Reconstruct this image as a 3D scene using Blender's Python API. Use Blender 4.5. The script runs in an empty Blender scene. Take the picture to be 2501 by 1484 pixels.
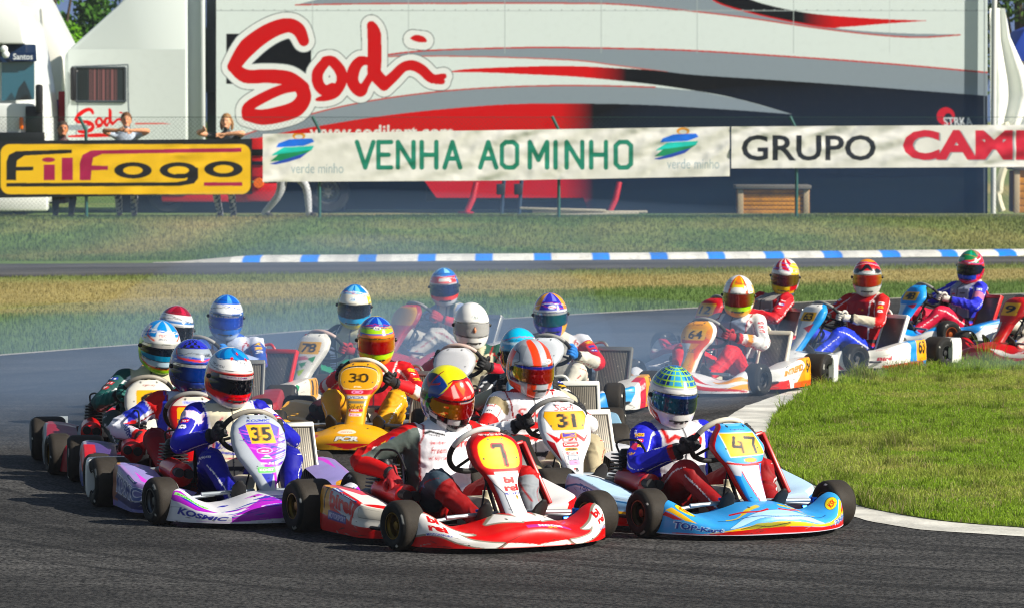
import bpy, bmesh, math, random
import numpy as np
from mathutils import Vector, Matrix, Quaternion
R=math.radians
random.seed(7); rng=np.random.default_rng(7)
sc=bpy.context.scene; COL=sc.collection
# ---------------------------------------------------------------- camera, sky, sun, exposure
FPX,HOR,CAMH=3900.,120.,2.19
TILT=math.atan((303.5-HOR)/FPX)
cam=bpy.data.cameras.new('camera'); co=bpy.data.objects.new('camera',cam); COL.objects.link(co)
co.location=(0,0,CAMH); co.rotation_euler=(R(90)-TILT,0,0)
cam.sensor_width=36; cam.lens=36*FPX/1024; cam.clip_end=9000; cam.clip_start=.5
cam.dof.use_dof=True; cam.dof.focus_distance=21.5; cam.dof.aperture_fstop=8.5
sc.camera=co
SUN_EL,SUN_AZ=33.,23.          # azimuth: from the right, slightly towards the camera
sd=Vector((math.cos(R(SUN_EL))*math.cos(R(SUN_AZ)),-math.cos(R(SUN_EL))*math.sin(R(SUN_AZ)),math.sin(R(SUN_EL))))
w=bpy.data.worlds.new('World'); sc.world=w; w.use_nodes=True
nt=w.node_tree; bg=nt.nodes['Background']
sky=nt.nodes.new('ShaderNodeTexSky'); sky.sky_type='NISHITA'; sky.sun_disc=False
sky.sun_elevation=R(SUN_EL); sky.sun_rotation=math.atan2(sd.x,sd.y); sky.air_density=1.0; sky.dust_density=1.0
nt.links.new(sky.outputs[0],bg.inputs[0]); bg.inputs[1].default_value=.052
sl=bpy.data.lights.new('sun','SUN'); sl.energy=5.; sl.angle=R(.5); sl.color=(1,.93,.82)
so=bpy.data.objects.new('sun',sl); COL.objects.link(so); so.rotation_euler=sd.to_track_quat('Z','Y').to_euler()
sc.view_settings.view_transform='Standard'; sc.view_settings.look='None'; sc.view_settings.gamma=1
sc.view_settings.exposure=0.62
sc.cycles.volume_bounces=0; sc.cycles.filter_width=1.05; sc.cycles.max_bounces=6; sc.cycles.volume_step_rate=1
# ---------------------------------------------------------------- small helpers
def lin(h):
    if not isinstance(h,str): return np.array(h,float)
    h=h.lstrip('#'); h=h if len(h)==6 else ''.join(a+a for a in h); c=np.array([int(h[i:i+2],16) for i in (0,2,4)])/255.
    c=np.where(c<=.04045,c/12.92,((c+.055)/1.055)**2.4); g=c@np.array([.2126,.7152,.0722]); return np.clip(g+(c-g)*1.22,0,1)
CT,ST=math.cos(TILT),math.sin(TILT)
def proj(P):                      # world -> pixels of the 1024 wide frame
    P=np.asarray(P,float); x,y,z=P[...,0],P[...,1],P[...,2]-CAMH
    d=y*CT-z*ST; u=y*ST+z*CT
    return np.stack([512+FPX*x/d,303.5-FPX*u/d],-1)
DS=2.4424                         # survey sheet is 2501 wide
def at(px,py,Y):                  # survey pixel at depth Y -> (x,z)
    a=(px/DS-512)/FPX; b=(303.5-py/DS)/FPX
    z=Y*(b*CT-ST)/(CT+b*ST); d=Y*CT-z*ST
    return a*d, z+CAMH
def gnd(px,py,z=0.):              # survey pixel on the plane of height z -> (x,y)
    b=(303.5-py/DS)/FPX; h=z-CAMH
    Y=h*(CT+b*ST)/(b*CT-ST); return ((px/DS-512)/FPX)*(Y*CT-h*ST), Y
def cat(pts,n=8,closed=False):    # Catmull-Rom through points
    p=np.array(pts,float); N=len(p); out=[]
    for i in range(N if closed else N-1):
        if closed: a,b,c,d=p[(i-1)%N],p[i],p[(i+1)%N],p[(i+2)%N]
        else: a,b,c,d=p[max(i-1,0)],p[i],p[i+1],p[min(i+2,N-1)]
        for t in np.arange(n)/n:
            out.append(.5*((2*b)+(c-a)*t+(2*a-5*b+4*c-d)*t*t+(3*b-a-3*c+d)*t**3))
    if not closed: out.append(p[-1])
    return np.array(out)
# ---------------------------------------------------------------- mesh building
class M:
    def __init__(s): s.V=[];s.F=[];s.n=0;s.mi=[];s.C=[]
    def add(s,VF,mi=0,col=None):
        V,F=VF; V=np.asarray(V,float).reshape(-1,3); s.V.append(V)
        for f in F: s.F.append([i+s.n for i in f])
        s.mi+= [mi]*len(F); s.n+=len(V)
        s.C.append(np.tile(lin(col) if col is not None else np.array([.5,.5,.5]),(len(V),1)) if col is None or np.ndim(col)<2 else np.asarray(col))
        return s
    def build(s,name,mats,parent=None,smooth=True,ang=40,colors=False):
        return mk(name,np.concatenate(s.V),s.F,mats,parent,np.concatenate(s.C) if colors else None,smooth,s.mi,ang)
def mk(name,V,F,mats,parent=None,col=None,smooth=True,mi=None,ang=40):
    me=bpy.data.meshes.new(name); V=np.asarray(V,float)
    if isinstance(F,np.ndarray): lt=np.full(len(F),F.shape[1]); idx=F.ravel()
    else: lt=np.array([len(f) for f in F]); idx=np.fromiter((i for f in F for i in f),int)
    me.vertices.add(len(V)); me.vertices.foreach_set('co',V.ravel())
    me.loops.add(len(idx)); me.loops.foreach_set('vertex_index',idx.astype(np.int32))
    me.polygons.add(len(lt)); me.polygons.foreach_set('loop_start',np.concatenate([[0],np.cumsum(lt)[:-1]]).astype(np.int32))
    me.polygons.foreach_set('use_smooth',np.full(len(lt),bool(smooth)))
    if mi is not None: me.polygons.foreach_set('material_index',np.array(mi,np.int32))
    me.update(calc_edges=True)
    if smooth and ang: me.set_sharp_from_angle(angle=R(ang))
    if col is not None:
        a=me.attributes.new('Paint','FLOAT_COLOR','POINT'); a.data.foreach_set('color',np.hstack([np.clip(col,0,1),np.ones((len(V),1))]).ravel())
    for m in (mats if isinstance(mats,(list,tuple)) else [mats]): me.materials.append(m)
    return link(name,me,parent)
def link(name,me,parent=None):
    o=bpy.data.objects.new(name,me); COL.objects.link(o)
    if parent is not None: o.parent=parent
    return o
def share(name,src,parent,mat=None,loc=None,rot=None,mtx=None):   # same mesh data, own material
    o=link(name,src.data if hasattr(src,'data') else src,parent)
    if mat is not None:
        o.material_slots[0].link='OBJECT'; o.material_slots[0].material=mat
    if mtx is not None: o.matrix_local=mtx
    else:
        if loc is not None: o.location=loc
        if rot is not None: o.rotation_euler=rot
    return o
def empty(name,loc=(0,0,0),rz=0):
    o=bpy.data.objects.new(name,None); COL.objects.link(o); o.location=loc; o.rotation_euler=(0,0,rz); o.empty_display_size=.2
    return o
def tag(o,label,cat,group=None):
    o['label']=label; o['category']=cat
    if group: o['group']=group
    return o
def structure(o,kind='structure'): o['kind']=kind; return o
def box(c,s,bev=0.,rot=None,seg=2):
    bm=bmesh.new(); bmesh.ops.create_cube(bm,size=1); bmesh.ops.scale(bm,vec=s,verts=bm.verts)
    if bev>0: bmesh.ops.bevel(bm,geom=bm.edges[:],offset=bev,segments=seg,profile=.5,affect='EDGES')
    if rot is not None: bmesh.ops.rotate(bm,cent=(0,0,0),matrix=(rot if isinstance(rot,Matrix) else Matrix.Rotation(rot[0],3,rot[1])),verts=bm.verts)
    V=np.array([v.co[:] for v in bm.verts])+np.array(c); F=[[v.index for v in f.verts] for f in bm.faces]; bm.free()
    return V,F
def tube(path,r,n=10,caps=True,flat=1.):
    P=np.array(path,float); m=len(P); r=np.broadcast_to(np.array(r,float),(m,))
    T=np.gradient(P,axis=0); T/=np.linalg.norm(T,axis=1,keepdims=True)+1e-12
    a=np.array([0,0,1.]) if abs(T[0,2])<.9 else np.array([1.,0,0])
    u=np.cross(T[0],a); u/=np.linalg.norm(u); V=[]
    an=np.arange(n)*2*np.pi/n
    for i in range(m):
        u=u-T[i]*(u@T[i]); u/=np.linalg.norm(u); v=np.cross(T[i],u)
        V.append(P[i]+r[i]*(np.cos(an)[:,None]*u+flat*np.sin(an)[:,None]*v))
    return loft(V,caps)
def loft(rings,caps=True,closed=True):
    m=len(rings); n=len(rings[0]); V=np.concatenate([np.asarray(q,float) for q in rings]); F=[]
    for i in range(m-1):
        for j in range(n if closed else n-1):
            k=(j+1)%n; F.append([i*n+j,i*n+k,(i+1)*n+k,(i+1)*n+j])
    if caps: F.append(list(range(n))[::-1]); F.append([(m-1)*n+j for j in range(n)])
    return V,F
def lathe(prof,n=32,axis=0,c=(0,0,0)):      # prof: (radius, position along axis)
    an=np.arange(n)*2*np.pi/n; rings=[]
    for r,x in prof:
        q=np.zeros((n,3)); o=[k for k in range(3) if k!=axis]
        q[:,axis]=x; q[:,o[0]]=r*np.cos(an); q[:,o[1]]=r*np.sin(an); rings.append(q+np.array(c))
    return loft(rings,False)
def ball(c,r,n=14,rot=None):
    r=np.broadcast_to(np.array(r,float),(3,)); rings=[]
    for i in range(n+1):
        t=np.pi*(i+.02*(i==0)-.02*(i==n))/n; an=np.arange(2*n)*np.pi/n
        q=np.stack([np.sin(t)*np.cos(an)*r[0],np.sin(t)*np.sin(an)*r[1],-np.cos(t)*r[2]*np.ones(2*n)],1)
        if rot is not None: q=q@np.array(rot).T
        rings.append(q+np.array(c))
    return loft(rings,True)
def gridF(nu,nv,wrap=False):
    i,j=np.meshgrid(np.arange(nu if wrap else nu-1),np.arange(nv-1),indexing='ij'); k=(i+1)%nu
    return np.stack([i*nv+j,k*nv+j,k*nv+j+1,i*nv+j+1],-1).reshape(-1,4)
def xf(VF,mtx):
    V,F=VF; m=np.array(mtx); return V@m[:3,:3].T+m[:3,3],F
def mirror(VF):
    V,F=VF; V=np.array(V).copy(); V[:,0]*=-1; return V,[list(f)[::-1] for f in F]
def prism(poly,y0,y1,bev=0):        # outline in xz, extruded along y
    n=len(poly); A=[(p[0],y0,p[1]) for p in poly]; B=[(p[0],y1,p[1]) for p in poly]
    if bev:
        bm=bmesh.new(); a=[bm.verts.new(v) for v in A]; b=[bm.verts.new(v) for v in B]
        bm.faces.new(a); bm.faces.new(b[::-1])
        for i in range(n): bm.faces.new([a[i],b[i],b[(i+1)%n],a[(i+1)%n]][::-1])
        bmesh.ops.recalc_face_normals(bm,faces=bm.faces[:])
        bmesh.ops.bevel(bm,geom=bm.edges[:],offset=bev,segments=2,profile=.5,affect='EDGES')
        bm.verts.index_update()
        V=np.array([v.co[:] for v in bm.verts]); F=[[v.index for v in f.verts] for f in bm.faces]; bm.free(); return V,F
    F=[list(range(n)),[n+i for i in range(n)][::-1]]+[[i,i+n,(i+1)%n+n,(i+1)%n][::-1] for i in range(n)]
    return np.array(A+B),F
# ---------------------------------------------------------------- paint schemes: colours set per vertex on fine meshes
_T={}
def text_tris(body,bold):
    k=(body,bold)
    if k in _T: return _T[k]
    cu=bpy.data.curves.new('t','FONT'); cu.body=body; cu.resolution_u=3; cu.offset=bold; cu.fill_mode='FRONT'
    ob=bpy.data.objects.new('t',cu); COL.objects.link(ob)
    dg=bpy.context.evaluated_depsgraph_get(); me=bpy.data.meshes.new_from_object(ob.evaluated_get(dg))
    me.calc_loop_triangles()
    V=np.array([v.co[:2] for v in me.vertices]); T=np.array([t.vertices[:] for t in me.loop_triangles])
    bpy.data.objects.remove(ob); bpy.data.curves.remove(cu); bpy.data.meshes.remove(me)
    lo,hi=V.min(0),V.max(0); h=hi[1]-lo[1]; V=(V-(lo+hi)/2)/h
    _T[k]=(V[T],(hi[0]-lo[0])/h); return _T[k]
def in_poly(u,pts):
    p=np.asarray(pts,float); x,y=u[:,0],u[:,1]
    m=(x>=p[:,0].min())&(x<=p[:,0].max())&(y>=p[:,1].min())&(y<=p[:,1].max()); idx=np.nonzero(m)[0]
    xx,yy=x[idx],y[idx]; c=np.zeros(len(idx),bool)
    for (x0,y0),(x1,y1) in zip(p,np.roll(p,-1,0)):
        if y0==y1: continue
        c^=((y0>yy)!=(y1>yy))&(xx<(x1-x0)*(yy-y0)/(y1-y0)+x0)
    out=np.zeros(len(u),bool); out[idx[c]]=True; return out
def near(u,pts,w):
    p=np.asarray(pts,float); w=np.broadcast_to(np.asarray(w,float),(len(p),)); mw=w.max()
    m=(u[:,0]>=p[:,0].min()-mw)&(u[:,0]<=p[:,0].max()+mw)&(u[:,1]>=p[:,1].min()-mw)&(u[:,1]<=p[:,1].max()+mw)
    idx=np.nonzero(m)[0]; q=u[idx]; ok=np.zeros(len(idx),bool)
    for i in range(len(p)-1):
        d=p[i+1]-p[i]; t=np.clip(((q-p[i])@d)/(d@d+1e-12),0,1)
        ok|=np.linalg.norm(q-p[i]-t[:,None]*d,axis=1)<w[i]+(w[i+1]-w[i])*t
    out=np.zeros(len(u),bool); out[idx[ok]]=True; return out
class Paint:
    def __init__(s,uv,base,px=.004):
        px=np.broadcast_to(np.array(px,float),(2,)); o=np.array([(-.25,-.25),(.25,-.25),(-.25,.25),(.25,.25)])
        s.U=[uv+d*px for d in o]; s.C=[np.tile(lin(base),(len(uv),1)) for _ in o]
    def put(s,fn,col):
        c=lin(col)
        for u,C in zip(s.U,s.C): C[fn(u)]=c
        return s
    def mix(s,fn,t,a,b):            # a->b where fn, by t(u) in 0..1
        a,b=lin(a),lin(b)
        for u,C in zip(s.U,s.C):
            m=fn(u); k=np.clip(t(u[m]),0,1)[:,None]; C[m]=a*(1-k)+b*k
        return s
    def poly(s,pts,col,edge=None,ew=.01,sm=0):
        if sm: pts=cat(pts,sm,True)
        if edge: s.line(np.vstack([pts,pts[:1]]),ew,edge)
        return s.put(lambda u:in_poly(u,pts),col)
    def line(s,pts,w,col): return s.put(lambda u:near(u,pts,w),col)
    def ell(s,c,r,col,ang=0):
        ca,sa=math.cos(R(ang)),math.sin(R(ang))
        return s.put(lambda u:(((u[:,0]-c[0])*ca+(u[:,1]-c[1])*sa)/r[0])**2+((-(u[:,0]-c[0])*sa+(u[:,1]-c[1])*ca)/r[1])**2<1,col)
    def rect(s,x0,y0,x1,y1,col,rd=0.):
        c=np.array([(x0+x1)/2,(y0+y1)/2]); h=np.array([abs(x1-x0)/2,abs(y1-y0)/2])-rd
        return s.put(lambda u:np.linalg.norm(np.maximum(np.abs(u-c)-h,0),axis=1)<=rd+1e-9,col)
    def text(s,body,c,h,col,w=None,ang=0,shear=0.,bold=.015,flip=False):
        T,asp=text_tris(body,bold); ca,sa=math.cos(R(ang)),math.sin(R(ang)); sx=h if w is None else w/asp
        def fn(u):
            d=u-np.array(c); x=(d[:,0]*ca+d[:,1]*sa)/sx; y=(-d[:,0]*sa+d[:,1]*ca)/h
            if flip: y=-y
            x=x-shear*y; m=np.nonzero((np.abs(y)<.52)&(np.abs(x)<asp/2+.05))[0]; out=np.zeros(len(u),bool)
            if not len(m): return out
            X,Y=x[m],y[m]; o=np.zeros(len(m),bool)
            for a,b,cc in T:
                lo=min(a[0],b[0],cc[0]);hi=max(a[0],b[0],cc[0])
                k=np.nonzero((X>=lo)&(X<=hi))[0]
                if not len(k): continue
                xx,yy=X[k],Y[k]
                d1=(b[0]-a[0])*(yy-a[1])-(b[1]-a[1])*(xx-a[0]); d2=(cc[0]-b[0])*(yy-b[1])-(cc[1]-b[1])*(xx-b[0]); d3=(a[0]-cc[0])*(yy-cc[1])-(a[1]-cc[1])*(xx-cc[0])
                o[k]|=((d1>=0)&(d2>=0)&(d3>=0))|((d1<=0)&(d2<=0)&(d3<=0))
            out[m[o]]=True; return out
        return s.put(fn,col)
    def get(s): return sum(s.C)/4
# ---------------------------------------------------------------- materials
def nodes(name):
    m=bpy.data.materials.new(name); m.use_nodes=True; t=m.node_tree; return m,t,t.nodes['Principled BSDF']
def bump(t,b,scale,dist,detail=3,coord='Object',vec=None,strength=1.):
    tc=t.nodes.new('ShaderNodeTexCoord'); n=t.nodes.new('ShaderNodeTexNoise'); n.inputs['Scale'].default_value=scale; n.inputs['Detail'].default_value=detail
    bp=t.nodes.new('ShaderNodeBump'); bp.inputs['Distance'].default_value=dist; bp.inputs['Strength'].default_value=strength
    if vec is not None:
        mp=t.nodes.new('ShaderNodeMapping'); mp.inputs['Scale'].default_value=vec; t.links.new(tc.outputs[coord],mp.inputs[0]); t.links.new(mp.outputs[0],n.inputs[0])
    else: t.links.new(tc.outputs[coord],n.inputs[0])
    t.links.new(n.outputs[0],bp.inputs['Height']); t.links.new(bp.outputs[0],b.inputs['Normal']); return n
_mc={}
def mat(name,col,rough=.5,metal=0.,coat=0.,bscale=0,bdist=0.,var=0.,spec=.5,vscale=14.):
    k=(name,)
    if k in _mc: return _mc[k]
    m,t,b=nodes(name); c=lin(col); b.inputs['Base Color'].default_value=(*c,1)
    b.inputs['Roughness'].default_value=rough; b.inputs['Metallic'].default_value=metal; b.inputs['Coat Weight'].default_value=coat; b.inputs['Specular IOR Level'].default_value=spec
    if bscale: bump(t,b,bscale,bdist)
    if var:
        tc=t.nodes.new('ShaderNodeTexCoord'); n=t.nodes.new('ShaderNodeTexNoise'); n.inputs['Scale'].default_value=vscale; n.inputs['Detail'].default_value=4
        cr=t.nodes.new('ShaderNodeValToRGB'); cr.color_ramp.elements[0].color=(*(c*(1-var)),1); cr.color_ramp.elements[1].color=(*np.clip(c*(1+var),0,1),1)
        cr.color_ramp.elements[0].position=.3; cr.color_ramp.elements[1].position=.7
        t.links.new(tc.outputs['Object'],n.inputs[0]); t.links.new(n.outputs[0],cr.inputs[0]); t.links.new(cr.outputs[0],b.inputs['Base Color'])
    _mc[k]=m; return m
def pmat(name,rough,coat=0.,metal=0.,bscale=0,bdist=0.,sheen=0.,dirt=.0,spec=.5):
    m,t,b=nodes(name); a=t.nodes.new('ShaderNodeAttribute'); a.attribute_name='Paint'; out=a.outputs['Color']
    if dirt:
        tc=t.nodes.new('ShaderNodeTexCoord'); n=t.nodes.new('ShaderNodeTexNoise'); n.inputs['Scale'].default_value=9; n.inputs['Detail'].default_value=6
        mr=t.nodes.new('ShaderNodeMapRange'); mr.inputs[1].default_value=.5; mr.inputs[2].default_value=.75; mr.inputs[3].default_value=0; mr.inputs[4].default_value=dirt
        mx=t.nodes.new('ShaderNodeMix'); mx.data_type='RGBA'; mx.inputs[7].default_value=(.09,.085,.08,1)
        t.links.new(tc.outputs['Object'],n.inputs[0]); t.links.new(n.outputs[0],mr.inputs[0]); t.links.new(mr.outputs[0],mx.inputs[0]); t.links.new(out,mx.inputs[6]); out=mx.outputs[2]
        mr2=t.nodes.new('ShaderNodeMapRange'); mr2.inputs[3].default_value=rough*.7; mr2.inputs[4].default_value=min(1,rough*1.6); t.links.new(n.outputs[0],mr2.inputs[0]); t.links.new(mr2.outputs[0],b.inputs['Roughness'])
    else: b.inputs['Roughness'].default_value=rough
    t.links.new(out,b.inputs['Base Color'])
    b.inputs['Metallic'].default_value=metal; b.inputs['Coat Weight'].default_value=coat; b.inputs['Coat Roughness'].default_value=.06; b.inputs['Specular IOR Level'].default_value=spec
    if bscale: bump(t,b,bscale,bdist)
    return m
BODY=pmat('painted_plastic',.36,.12,dirt=.10,bscale=14,bdist=.0012,spec=.4)
HELM=pmat('painted_helmet',.2,.6)
VISOR=pmat('mirrored_visor',.08,.6,metal=.55)
CLOTH=pmat('suit_cloth',.66,bscale=22,bdist=.003,spec=.3)
VINYL=pmat('banner_vinyl',.55,bscale=3,bdist=.006)
TRUCKP=pmat('truck_paint',.45,.0,dirt=.05,spec=.15)
SKIN=pmat('skin_and_hair',.6)
RUB=pmat('tyre_rubber',.75,bscale=160,bdist=.0012,dirt=.10,spec=.3)
BLACK=mat('black_plastic','#101114',.45); BLACKR=mat('black_rubber','#0d0d0e',.7)
CHROME=mat('chrome_tube','#7f868c',.42,.35); STEEL=mat('grey_metal','#5a5d60',.4,.8); GOLD=mat('gold_rim','#6b5526',.38,.7); ALU=mat('aluminium','#9a9a94',.4,.8)
DARKM=mat('dark_metal','#1b1c1f',.45,.6); BLUEM=mat('blue_anodised','#1557b8',.3,.7); REDP=mat('red_plastic','#a3101a',.35,coat=.3); WHITEP=mat('white_plastic','#dfe0dc',.4,coat=.2,bscale=12,bdist=.002)
TANKP=mat('tank_plastic','#c9c4b0',.5); SEATM=mat('seat_fibreglass','#191a1c',.4)
# ---------------------------------------------------------------- ground, tracks, kerbs, grass
def vnoise(x,y,seed=0):
    xi,yi=np.floor(x),np.floor(y); fx,fy=x-xi,y-yi; fx=fx*fx*(3-2*fx); fy=fy*fy*(3-2*fy)
    h=lambda a,b:np.modf(np.abs(np.sin(a*127.1+b*311.7+seed*74.7)*43758.5453))[0]
    return (h(xi,yi)*(1-fx)+h(xi+1,yi)*fx)*(1-fy)+(h(xi,yi+1)*(1-fx)+h(xi+1,yi+1)*fx)*fy
def fbm(x,y,seed=0,o=4): return sum(vnoise(x*2**k,y*2**k,seed+k)*.5**k for k in range(o))/sum(.5**k for k in range(o))
def sst(a,b,x): t=np.clip((x-a)/(b-a),0,1); return t*t*(3-2*t)
def zg(Y): return .47*sst(63.9,67.6,Y)
def curve_of(pts):
    q=np.array([gnd(*p) for p in pts]); q=q[np.argsort(q[:,0])]
    def f(X):
        X=np.asarray(X,float); y=np.interp(X,q[:,0],q[:,1])
        a=(q[2,1]-q[0,1])/(q[2,0]-q[0,0]); b=(q[-1,1]-q[-3,1])/(q[-1,0]-q[-3,0])
        return np.where(X<q[0,0],q[0,1]+a*(X-q[0,0]),np.where(X>q[-1,0],q[-1,1]+b*(X-q[-1,0]),y))
    return f
EDGE=curve_of([(0,868),(250,848),(500,830),(750,808),(1000,793),(1250,778),(1500,763),(1750,750),(2000,737),(2250,727),(2501,718)])
T2N=curve_of([(0,677),(800,668),(1600,658),(2501,646)]); T2F=curve_of([(0,645),(800,640),(1600,634),(2501,627)])
KERB=curve_of([(380,642),(800,640),(1600,634),(2501,625)])
def dry(x,y):
    n=fbm(x*.35,y*.5,3); e=EDGE(x); t=(y-e)/(T2N(x)-e)
    mid=sst(.30,.62,t+.45*(n-.5))*(1-.75*sst(.80,1.0,t+.25*(n-.5)))
    bank=.35*sst(.45,.72,fbm(x*.5+9,y*.9,11))+.7*np.exp(-((x+6.6-(y-64)*.55)/.9)**2)*sst(62,64,y)+.25*sst(2,9,x)
    return np.where(y<58,mid,bank)
GREEN=np.array([.115,.19,.045]); DRYC=np.array([.34,.285,.11])
def grass_col(x,y,v=None):
    d=np.clip(dry(x,y),0,1)[:,None]; v=(fbm(x*2.1,y*2.1,21)[:,None]-.5)*.7 if v is None else v
    return (GREEN*(1-d)+DRYC*d)*(1+v)
Xs=np.concatenate([-np.geomspace(900,15,14),np.arange(-14,14.01,.25),np.geomspace(15,900,14)])
Ys=np.concatenate([np.linspace(-30,26,8),np.arange(27,80,.25),np.geomspace(81,7000,24)])
gx,gy=np.meshgrid(Xs,Ys,indexing='ij'); P=np.stack([gx,gy,zg(gy)],-1).reshape(-1,3)
GRASSM=pmat('grass_earth',.95,bscale=9,bdist=.05,spec=.1)
structure(mk('ground',P,gridF(len(Xs),len(Ys))[:,::-1],GRASSM,None,grass_col(P[:,0],P[:,1])))
def asphalt(name,lo,hi,streak):
    m,t,b=nodes(name); tc=t.nodes.new('ShaderNodeTexCoord'); N=t.nodes
    def noise(scale,vec=None,det=4):
        n=N.new('ShaderNodeTexNoise'); n.inputs['Scale'].default_value=scale; n.inputs['Detail'].default_value=det
        if vec: mp=N.new('ShaderNodeMapping'); mp.inputs['Scale'].default_value=vec; mp.inputs['Rotation'].default_value=(0,0,R(-9)); t.links.new(tc.outputs['Object'],mp.inputs[0]); t.links.new(mp.outputs[0],n.inputs[0])
        else: t.links.new(tc.outputs['Object'],n.inputs[0])
        return n
    def ramp(src,p0,c0,p1,c1):
        r=N.new('ShaderNodeValToRGB'); e=r.color_ramp.elements; e[0].position=p0; e[0].color=(*c0,1); e[1].position=p1; e[1].color=(*c1,1); t.links.new(src,r.inputs[0]); return r
    def mul(a,b2,f=1.):
        x=N.new('ShaderNodeMix'); x.data_type='RGBA'; x.blend_type='MULTIPLY'; x.inputs[0].default_value=f; t.links.new(a,x.inputs[6]); t.links.new(b2,x.inputs[7]); return x.outputs[2]
    sp=ramp(noise(55,det=3).outputs[0],.38,[lo]*3,.64,[hi,hi*.98,hi*.94])
    st=ramp(noise(1.,(.22,3.2,1),5).outputs[0],.38,[1-streak]*3,.62,[1.15]*3)
    sb=N.new('ShaderNodeVectorMath'); sb.operation='SUBTRACT'; sb.inputs[1].default_value=(6,27,0); t.links.new(tc.outputs['Object'],sb.inputs[0])
    ln=N.new('ShaderNodeVectorMath'); ln.operation='LENGTH'; t.links.new(sb.outputs[0],ln.inputs[0]); sp_=N.new('ShaderNodeSeparateXYZ'); t.links.new(sb.outputs[0],sp_.inputs[0]); at2=N.new('ShaderNodeMath'); at2.operation='ARCTAN2'; t.links.new(sp_.outputs[1],at2.inputs[0]); t.links.new(sp_.outputs[0],at2.inputs[1])
    cb_=N.new('ShaderNodeCombineXYZ'); t.links.new(ln.outputs['Value'],cb_.inputs[0]); t.links.new(at2.outputs[0],cb_.inputs[1])
    def arcs(vec,det,seed):
        mp=N.new('ShaderNodeMapping'); mp.inputs['Scale'].default_value=vec; mp.inputs['Location'].default_value=(seed,seed*.7,seed); n=N.new('ShaderNodeTexNoise'); n.inputs['Scale'].default_value=1; n.inputs['Detail'].default_value=det; t.links.new(cb_.outputs[0],mp.inputs[0]); t.links.new(mp.outputs[0],n.inputs[0]); return n.outputs[0]
    st2a=ramp(arcs((7.,1.3,1),3,3),.52,[1.08]*3,.66,[1-streak*1.5]*3); st2b=ramp(arcs((.9,.5,1),3,9),.38,[1.25]*3,.62,[.72]*3)
    class _o: pass
    st2=_o(); st2.outputs=[mul(st2a.outputs[0],st2b.outputs[0])]
    pa=ramp(noise(.5).outputs[0],.35,[.8]*3,.7,[1.15]*3)
    # single bright stones in the surface
    vo=N.new('ShaderNodeTexVoronoi'); vo.inputs['Scale'].default_value=26; t.links.new(tc.outputs['Object'],vo.inputs['Vector'])
    stn=ramp(vo.outputs['Distance'],.03,[1.,1.,1.],.09,[0,0,0])
    thin=ramp(noise(5).outputs[0],.60,[0,0,0],.64,[.16,.155,.14])
    c=mul(mul(mul(sp.outputs[0],st.outputs[0]),st2.outputs[0]),pa.outputs[0])
    ad=N.new('ShaderNodeMix'); ad.data_type='RGBA'; ad.blend_type='ADD'; ad.inputs[0].default_value=1; t.links.new(c,ad.inputs[6]); t.links.new(mul(stn.outputs[0],thin.outputs[0]),ad.inputs[7])
    t.links.new(ad.outputs[2],b.inputs['Base Color']); b.inputs['Roughness'].default_value=.85; b.inputs['Specular IOR Level'].default_value=.25
    bump(t,b,140,.004,2); return m
ASPH=asphalt('asphalt',.005,.075,.36); ASPH2=asphalt('old_asphalt',.05,.11,.2)
def strip(name,f0,f1,z,m,x0=-60,x1=60,n=160,crown=None):
    X=np.linspace(x0,x1,n); a,b=f0(X),f1(X); nv=6; t=np.linspace(0,1,nv)
    P=np.stack([np.repeat(X,nv),(a[:,None]+(b-a)[:,None]*t).ravel(),np.full(n*nv,z)],-1)
    return structure(mk(name,P,gridF(n,nv)[:,::-1],m))
strip('track',lambda X:np.full_like(X,2.),EDGE,.006,ASPH)
strip('track_edge_line',lambda X:EDGE(X)-.13+.05*(fbm(X*2,X*0,5)-.5),lambda X:EDGE(X)+.10+.12*(fbm(X*3,X*0,9)-.5),.012,mat('worn_white_line','#9a978c',.8,var=.35,vscale=3.),-20,20,400)
strip('far_track',T2N,T2F,.006,ASPH2)
# far kerb: blue and white blocks on a low slope
X=np.linspace(gnd(372,642)[0],22,900); yk=KERB(X); prof=[(0,.004),(.12,.075),(.55,.115),(.95,.112),(1.0,.0)]
P=np.concatenate([np.stack([X,yk+dy,np.full_like(X,dz)],-1)[:,None] for dy,dz in prof],1).reshape(-1,3)
pu=proj(np.stack([X,yk,np.full_like(X,.06)],-1))[:,0]*DS; ph=((pu-592)%142.2)
kc=np.where((ph<43)[:,None],lin('#2a86e6'),lin('#e6e5dc'))*(1-.25*sst(.45,.7,fbm(X*3,X*0,2))[:,None])
kc=np.where((pu<560)[:,None],lin('#b9b7ad')*np.ones((len(X),1)),kc)
_ht=sst(gnd(372,642)[0],gnd(640,641)[0],X)[:,None]; P=P.reshape(len(X),-1,3); P[...,2]=.004+(P[...,2]-.004)*.72*_ht; P[...,1]=yk[:,None]+(P[...,1]-yk[:,None])*(.25+.75*_ht); P=P.reshape(-1,3)
structure(mk('kerb',P,gridF(len(X),len(prof))[:,::-1],pmat('kerb_paint',.6,dirt=.42),None,np.repeat(kc,len(prof),0),True,None,30))
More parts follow.
